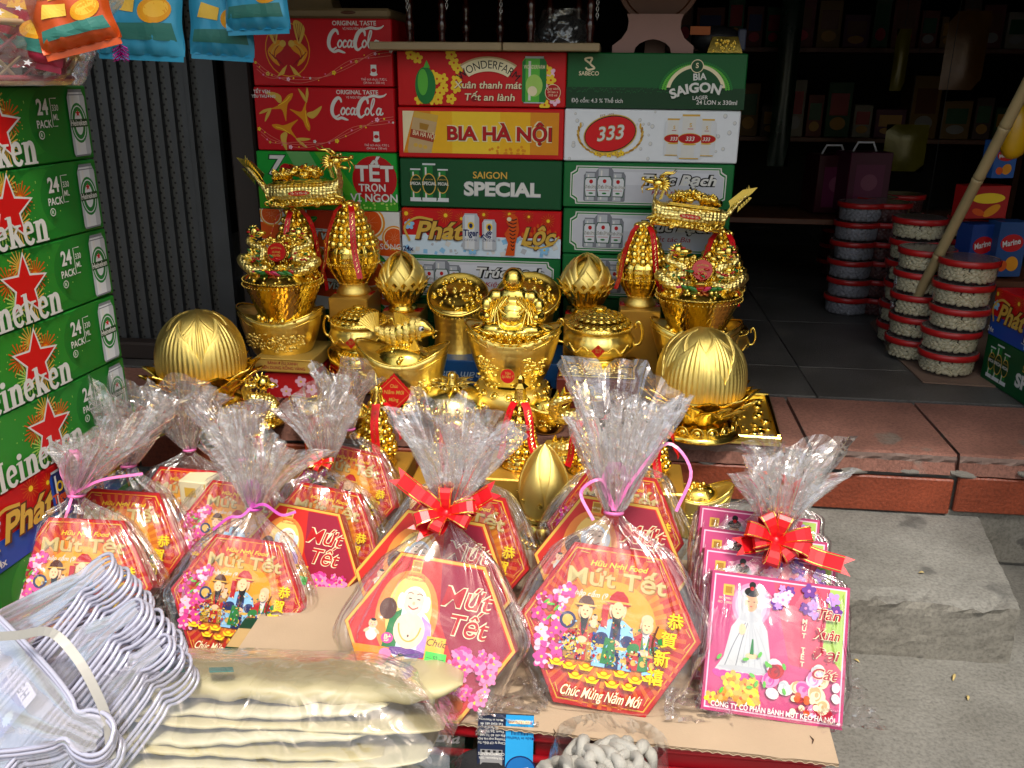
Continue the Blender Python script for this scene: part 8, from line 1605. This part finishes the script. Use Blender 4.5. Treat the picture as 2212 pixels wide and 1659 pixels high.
# --- gift basket in printed cellophane on the tall green stack
bz = .121+7*hh+.001; bc = (pr[0]-dd[0]*.16-.10, pr[1]-dd[1]*.16, bz); t = thing('gift_basket', 'red and natural woven gift basket in starry cellophane on the tall green stack', 'gift basket', bc, .2); t.scale = (1.3, 1.3, .85)
m_can = mat('natural_cane', hexc('b89a70'), .6, 0, .15, 40, .2, 200); m_canr = mat('red_cane', hexc('a01c34'), .45, 0, .12, 40, .15, 200)
for k in range(26):
    a = 2*math.pi*k/26
    for s in (-1, 1): mb = MB(); mb.tube([((.12+.035*v)*math.cos(a+s*.55*v), (.085+.03*v)*math.sin(a+s*.55*v), .006+.10*v) for v in [i/7 for i in range(8)]], .0042, 6, m_can if (k+(s > 0)) % 2 else m_canr, flat=.5); mb.build('cane_strand', parent=t, smooth=True)
for z, r in ((.006, 1.0), (.012, 1.03), (.105, 1.28)): mb = MB(); mb.tube([(.122*r*math.cos(a), .087*r*math.sin(a), z) for a in [2*math.pi*i/40 for i in range(40)]], .006, 7, m_can if z != .012 else m_canr, closed=True); mb.build('hoop', parent=t, smooth=True)
mb = MB(); mb.lathe([(.001, .004), (.118, .004), (.112, .03)], 28, mat('brown_straw', hexc('5a3420'), .9, 0, .3, 60), sy=.72); mb.build('lining', parent=t)
rings = [[((.135+.05*v+.03*v*v)*math.cos(a), (.10+.05*v)*math.sin(a), -.001+.22*v) for a in [2*math.pi*i/64 for i in range(64)]] for v in [j/20 for j in range(21)]]
film_mesh([[(x_*1.06, y_*1.06, z_) for x_, y_, z_ in r_] for r_ in rings], 64, 77, .014, (25, 90), mtl=film_top).build('film', parent=t, smooth=False)
q = random.Random(4)
for i in range(60):
    a, v = q.uniform(0, 6.28), q.uniform(.1, .95); P = MB(); s = q.uniform(.004, .007); P.add([(s*(1 if k % 2 == 0 else .45)*math.cos(.628*k), s*(1 if k % 2 == 0 else .45)*math.sin(.628*k), 0) for k in range(10)], [tuple(range(10))], ink('e8e4e8')); o = obj('printed_star', P.mesh('printed_star'), t, ((.148+.05*v+.03*v*v)*math.cos(a), (.112+.05*v)*math.sin(a), .22*v)); o.rotation_euler = Vector((math.cos(a), math.sin(a), 0)).to_track_quat('Z', 'Y').to_euler()
packet(138, -14, .115, .15, bc[1]-.06, 'orange chilli snack packet standing in the woven gift basket', .25, -14, 8, 'c8501c', ('Chili', 'Chili Flavour'))
packet(62, 10, .12, .16, bc[1]-.05, 'crimson snack packet standing in the woven gift basket', -.1, 10, 9, 'a01c3c', ('Chili', 'Chili Flavour'))
pt = MB()
for i in range(40): a = i*2.4; pt.tube([(0, 0, -.02*i/40), (.012*math.cos(a), .012*math.sin(a), -.02*i/40-.006)], .0006, 4, mat('purple_tinsel', hexc('b81ca0'), .2, .8))
tag(pt.build('tinsel', loc=tuple(onY(258, 95, 1.36))), 'sprig of purple tinsel on the gift basket wrapping', 'tinsel')

# ================================================================== right side of the shop
m_bamb = mat('dry_bamboo', hexc('a8946a'), .5, 0, .15, 25, .15, 80)
p0, p1 = Vector(onZ(1923, 754, .268)), Vector(onY(2235, 150, 2.22)); dv = p1-p0; t = thing('bamboo_pole', 'bamboo pole leaning in front of the pistachio tubs', 'pole', tuple(p0)); N_ = 6; Lp = dv.length*1.35; dn = dv.normalized(); cuts = [0, .09, .30, .50, .62, .74, .87, 1.0]
for i in range(7): mb = MB(); s0, s1 = cuts[i]*Lp, cuts[i+1]*Lp; mb.tube([dn*s0, dn*(s0+.004), dn*(s0+.012), dn*(s1-.012), dn*(s1-.004), dn*s1], [.0125, .0150, .0138, .0134, .0148, .0125], 14, m_bamb); mb.build('bamboo_segment', parent=t, smooth=True)
# cardboard under the tubs
P4 = [onZ(x, y, .2606) for x, y in ((1880, 700), (1918, 757), (1993, 828), (2150, 838), (2190, 640), (2000, 600))]; mb = MB(); mb.add([(p[0], p[1], .2612) for p in P4]+[(p[0], p[1], .2652) for p in P4], [tuple(range(6, 12))]+[(i, (i+1) % 6, 6+(i+1) % 6, 6+i) for i in range(6)], mat('damp_cardboard', hexc('7a6252'), .9, 0, .2, 9, .3, 120)); tag(mb.build('cardboard_mat'), 'flattened cardboard under the pistachio tubs on the shop floor', 'cardboard')
m_tub = film_material('clear_tub_plastic', (.97, .97, .97), .02, .7, .06, 0.0, 10); m_lid = mat('red_lid_rim', hexc('b01c1c'), .35, 0, .1, 30); m_lidt = mat('smoky_lid_top', hexc('6a5a58'), .25, 0, .1, 30, coat=.3)
m_nut = [mat('pistachio_shell', hexc('e2d8b6'), .55, 0, .12, 300, .3, 300), mat('white_sugar_ball', hexc('9a9aa4'), .5, 0, .1, 200), mat('yellow_candied_fruit', hexc('b8902c'), .5, 0, .3, 200), mat('dark_red_jam', hexc('4a1414'), .4, 0, .3, 90)]
TB = {}
def tub_meshes(kind, R, H):
    k_ = (kind, R, H)
    if k_ in TB: return TB[k_]
    w = MB(); w.lathe([(R*.90, .001), (R*.93, .004), (R*.97, H*.80)], 36, m_tub); l = MB(); l.lathe([(R*.99, H*.72), (R*1.02, H*.73), (R*1.02, H*.95), (R*.98, H*.985)], 36, m_lid); lt = MB(); lt.lathe([(R*.98, H*.985), (R*.93, H*.96), (R*.90, H*.985), (.001, H*.99)], 36, m_lidt)
    q = random.Random(int(R*1e4)+kind); nb_ = MB(); n = 170 if kind == 0 else 90; s = R*(.125 if kind == 0 else .13)
    rows = 4 if kind == 0 else 5; cols = int(math.pi*1.1*R*.86/(s*(1.55 if kind == 0 else 1.7)))
    for j in range(rows):
        for i in range(cols):
            a = math.pi*.95+math.pi*1.1*(i+.5*(j % 2)+q.uniform(-.16, .16))/cols; v = (j+.5+q.uniform(-.15, .15))/rows; r = R*(.90+.03*v)-s*.62; z_ = .003+s*.5+(H*.70-s)*v
            Q = Matrix.Rotation(a, 3, 'Z') @ Matrix.Rotation(q.uniform(-.9, .9) if kind == 0 else 0, 3, 'X') @ Matrix.Rotation(q.uniform(-.3, .3), 3, 'Y'); nb_.ball((r*math.cos(a), r*math.sin(a), z_), s*q.uniform(.88, 1.08), m_nut[kind], 8, 6, .62, 1.0, .72 if kind == 0 else .9, Q)
            if kind == 0 and (i+j) % 2: nb_.ball(((r+s*.34)*math.cos(a), (r+s*.34)*math.sin(a), z_+s*.22), s*.7, mat('pistachio_kernel', hexc('8a7a3c'), .6), 6, 4, .5, .9, .16, Q)
    nb_.lathe([(.001, .003), (R*.76, .003), (R*.78, H*.70), (.001, H*.72)], 20, mat('gap_shade_core', hexc('2a241a'), .9) if kind == 0 else m_nut[kind])  # dark filler core, coloured as the shade in gaps between nuts
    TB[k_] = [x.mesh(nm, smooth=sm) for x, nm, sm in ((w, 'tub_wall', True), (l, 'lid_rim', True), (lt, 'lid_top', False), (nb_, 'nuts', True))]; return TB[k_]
def tub(x, y, z, R, H, kind, label, group, rz=0.0):
    t = thing('snack_tub', label, 'tub', (x, y, z), rz, group); ms = tub_meshes(kind, R, H)
    lid = obj('lid', ms[1], t); obj('lid_top', ms[2], lid); obj('tub_wall', ms[0], t); n = obj('nuts' if kind == 0 else 'sweets', ms[3], t); n['kind'] = 'stuff'
kR = .076; HT = .063; f0 = onZ(2058, 800, .2655)
stacks = [((2058, 818), 5, 'in the front stack beside the dark green case', .0), ((1985, 785), 5, 'in the middle stack behind the bamboo pole', .0), ((1962, 752), 6, 'in the back stack behind the bamboo pole', .0), ((2078, 748), 6, 'in the rear stack below the biscuit boxes', 0.)]
for si, ((px, py), n, where, _) in enumerate(stacks):
    c = onZ(px, py, .2655); c = (c[0], c[1]+kR*(.9 if si == 0 else 1.0))
    for k in range(n): tub(c[0]+rnd.uniform(-.004, .004)+.004*k*(si == 0), c[1]+rnd.uniform(-.004, .004), .2656+k*(HT+.0004), kR, HT, 0, '%s red lidded pistachio tub %s' % (('topmost', 'second', 'third', 'fourth', 'fifth', 'sixth')[n-1-k], where), 'pistachio tubs', rnd.uniform(-.5, .5))
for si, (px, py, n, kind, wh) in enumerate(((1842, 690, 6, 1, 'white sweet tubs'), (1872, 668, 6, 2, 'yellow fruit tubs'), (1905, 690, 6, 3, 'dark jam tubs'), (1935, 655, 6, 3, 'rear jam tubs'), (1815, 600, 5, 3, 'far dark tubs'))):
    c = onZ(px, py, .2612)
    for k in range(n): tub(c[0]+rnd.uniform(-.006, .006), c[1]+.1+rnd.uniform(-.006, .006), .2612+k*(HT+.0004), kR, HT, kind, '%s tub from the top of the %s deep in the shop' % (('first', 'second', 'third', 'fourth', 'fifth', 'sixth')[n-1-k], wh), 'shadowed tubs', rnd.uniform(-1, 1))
# cases at the right edge, face turned to the left
vr = ray(1088, 166); d2 = np.array([vr[0], vr[1]]); d2 /= np.linalg.norm(d2); c0 = onZ(2117, 816, .261); rzR = math.atan2(-d2[1], -d2[0]); cx, cyy = c0[0]-d2[0]*.2, c0[1]-d2[1]*.2
case('beer_case', 'dark green SPECIAL case on the shop floor beside the pistachio tubs', .405, .1245, .27, '0e4f2a', art_special, loc=(cx, cyy, .2612), rz=rzR, key='b_special'); case('beer_case', 'blue and red Phát Lộc case on the dark green case by the tubs', .405, .1245, .27, 'cc1418', lambda P, w, h: art_phat(P, w, h, True), loc=(cx, cyy, .2612+.1255), rz=rzR, key='b_phatblue')
def biscuit(px, py, w, h, d, Y, label, base, txt, c, rz=.35, z=None):
    p = onY(px, py, Y); t = thing('biscuit_box', label, 'biscuit box', tuple(p), rz); b = MB(); b.rbox((0, d/2, h/2), (w, d, h), ink(base), .001); b.build('carton', parent=t); P = Print(); P.ell(0, h*.12, w*.40, h*.16, K_['red' if c == 'w' else 'yellow']); P.otext(txt, 0, h*.08, h*.11, K_['white'], K_['dred'], .03, .02, w=w*.62, rot=.2); P.ell(w*.12, -h*.26, w*.22, h*.14, K_['amber'], .5); P.ell(-w*.2, -h*.30, w*.16, h*.10, K_['orange'], -.3); obj('printed_front', P.mesh('printed_front'), t, (0, 0, h/2), (math.pi/2, 0, 0))
sh_ = MB(); s0 = onY(2150, 602, 2.62); sh_.rbox((s0[0]+.05, 2.72, s0[2]-.012), (.30, .24, .018), m_bwood, .002); so = thing('low_shelf', 'low wooden shelf carrying the biscuit boxes above the tubs', 'shelf', (0, 0, 0)); sh_.build('shelf_board', parent=so)
for sx_ in (-.08, .18): lg = MB(); lg.rbox((s0[0]+sx_, 2.80, (s0[2]-.021+.26)/2), (.02, .02, s0[2]-.021-.26), m_bwood, .002); lg.build('shelf_leg', parent=so)
biscuit(2110, 602, .085, .155, .06, 2.63, 'blue biscuit box with red oval, nearer the doorway end of the low shelf', '1c3c80', 'Marine', 'w'); biscuit(2172, 598, .085, .155, .06, 2.62, 'blue biscuit box with red oval beside the leaning one on the low shelf', '24487c', 'Marine', 'w', .2)
biscuit(2128, 472, .13, .09, .06, 2.64, 'red snack carton stacked on the blue biscuit boxes', 'a81c1c', '', 'y', .3); biscuit(2165, 385, .07, .10, .05, 2.64, 'blue biscuit box upright on the red snack carton', '2858a0', 'Marine', 'w', .3)
def dim_box(px, py, w, h, d, Y, base, label, rz=0.2):
    p = onY(px, py, Y); t = thing('gift_carton', label, 'carton', tuple(p), rz); b = MB(); b.rbox((0, d/2, h/2), (w, d, h), ink(base), .002); b.build('carton', parent=t)
    hd = MB(); hd.tube([(-w*.28, d/2, h), (-w*.18, d/2, h+.03), (w*.18, d/2, h+.03), (w*.28, d/2, h)], .004, 6, ink('d8d8e0')); hd.build('handle', parent=t, smooth=True); P = Print(); P.rect(-w*.34, -h*.4, w*.34, h*.3, ink('5c1c40')); P.ell(0, 0, w*.2, h*.14, ink('7a4058')); obj('printed_front', P.mesh('printed_front'), t, (0, 0, h/2), (math.pi/2, 0, 0))
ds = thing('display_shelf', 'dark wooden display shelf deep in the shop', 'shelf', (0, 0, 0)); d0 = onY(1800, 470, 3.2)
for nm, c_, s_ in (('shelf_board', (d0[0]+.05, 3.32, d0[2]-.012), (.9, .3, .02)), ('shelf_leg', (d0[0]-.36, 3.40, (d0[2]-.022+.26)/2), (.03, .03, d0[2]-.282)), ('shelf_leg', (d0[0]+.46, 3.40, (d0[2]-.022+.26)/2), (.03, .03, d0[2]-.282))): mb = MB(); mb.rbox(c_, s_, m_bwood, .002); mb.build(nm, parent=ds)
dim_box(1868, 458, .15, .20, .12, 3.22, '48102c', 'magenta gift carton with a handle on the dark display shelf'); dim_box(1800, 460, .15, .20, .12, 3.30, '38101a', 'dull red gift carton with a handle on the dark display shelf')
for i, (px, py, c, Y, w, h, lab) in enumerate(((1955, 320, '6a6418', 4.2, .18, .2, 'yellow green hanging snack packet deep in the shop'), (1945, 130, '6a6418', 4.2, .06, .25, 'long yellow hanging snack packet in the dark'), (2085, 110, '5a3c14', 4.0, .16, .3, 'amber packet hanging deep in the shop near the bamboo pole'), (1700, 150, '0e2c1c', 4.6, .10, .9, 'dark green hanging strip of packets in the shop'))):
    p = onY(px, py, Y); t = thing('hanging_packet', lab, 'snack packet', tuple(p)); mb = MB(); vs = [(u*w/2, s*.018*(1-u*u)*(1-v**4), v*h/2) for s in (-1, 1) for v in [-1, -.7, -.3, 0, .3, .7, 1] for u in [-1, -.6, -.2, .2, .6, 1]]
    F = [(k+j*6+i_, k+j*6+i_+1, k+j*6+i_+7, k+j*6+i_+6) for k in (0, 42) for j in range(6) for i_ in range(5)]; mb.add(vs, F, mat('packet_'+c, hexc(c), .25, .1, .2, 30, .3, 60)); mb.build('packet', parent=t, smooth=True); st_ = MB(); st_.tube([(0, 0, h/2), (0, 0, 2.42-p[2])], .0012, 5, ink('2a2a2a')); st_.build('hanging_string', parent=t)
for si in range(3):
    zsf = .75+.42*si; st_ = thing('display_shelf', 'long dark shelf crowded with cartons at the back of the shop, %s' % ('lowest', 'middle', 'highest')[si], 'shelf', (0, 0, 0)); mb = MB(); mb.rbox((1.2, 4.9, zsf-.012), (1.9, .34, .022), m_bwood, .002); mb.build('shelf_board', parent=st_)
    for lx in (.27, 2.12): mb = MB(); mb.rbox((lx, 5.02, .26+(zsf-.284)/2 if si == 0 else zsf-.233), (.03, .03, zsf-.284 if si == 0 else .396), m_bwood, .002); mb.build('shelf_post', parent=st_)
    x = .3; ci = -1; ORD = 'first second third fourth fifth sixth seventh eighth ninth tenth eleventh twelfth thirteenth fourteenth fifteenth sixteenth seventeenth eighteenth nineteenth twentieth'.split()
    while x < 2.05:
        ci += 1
        w = rnd.uniform(.07, .16); h = rnd.uniform(.12, .3); c = rnd.choice(('8a1c1c', '1c3c80', 'a87c1c', '1c6a34', '7a2050', 'c8c0b0', '5a3018', '983c14')); ob = thing('snack_carton', '%s carton, %s from the post on the %s back shelf' % ({'8a1c1c': 'red', '1c3c80': 'blue', 'a87c1c': 'yellow', '1c6a34': 'green', '7a2050': 'magenta', 'c8c0b0': 'cream', '5a3018': 'brown', '983c14': 'orange'}[c], ORD[ci], ('lowest', 'middle', 'highest')[si]), 'carton', (x+w/2, 4.76, zsf-.0005), rnd.uniform(-.1, .1), 'cartons on the back shelves'); mb = MB(); mb.rbox((0, .08, h/2), (w*.95, .15, h), mat('shade_dimmed_'+c, tuple(x_*.35 for x_ in hexc(c)), .6), .002); mb.build('carton', parent=ob); P = Print(); P.rect(-w*.35, -h*.1, w*.35, h*.3, K_[rnd.choice(('brown', 'dgold', 'dred', 'navy', 'dgreen'))]); P.ell(0, -h*.25, w*.3, h*.12, K_[rnd.choice(('dgold', 'grey', 'crimson'))]); obj('printed_front', P.mesh('printed_front'), ob, (0, .005, h/2), (math.pi/2, 0, 0)); x += w+.01  # carton colours darkened to stand in for the shade of the deep shop
bl = MB(); p = onY(1990, 540, 2.9); bl.ball((0, 0, 0), .055, mat('red_rubber', hexc('a81410'), .35, 0, .05), 20, 12, 1, 1, 1.08); t = thing('balloon', 'small red balloon hanging by the biscuit boxes', 'balloon', tuple(p)); bl.build('balloon_skin', parent=t, smooth=True); st_ = MB(); st_.tube([(0, 0, .055), (0, 0, 2.42-p[2])], .001, 5, ink('2a2a2a')); st_.build('string', parent=t)
tb_ = MB(); p = onY(2195, 285, 2.35); tb_.ball((0, 0, 0), .05, mat('yellow_rubber', hexc('c89a10'), .35), 16, 10, .8, .6, 1.3); t = thing('balloon', 'yellow balloon touching the bamboo pole', 'balloon', tuple(p)); tb_.build('balloon_skin', parent=t, smooth=True); st_ = MB(); st_.tube([(0, 0, .06), (0, 0, 2.42-p[2])], .001, 5, ink('2a2a2a')); st_.build('string', parent=t)
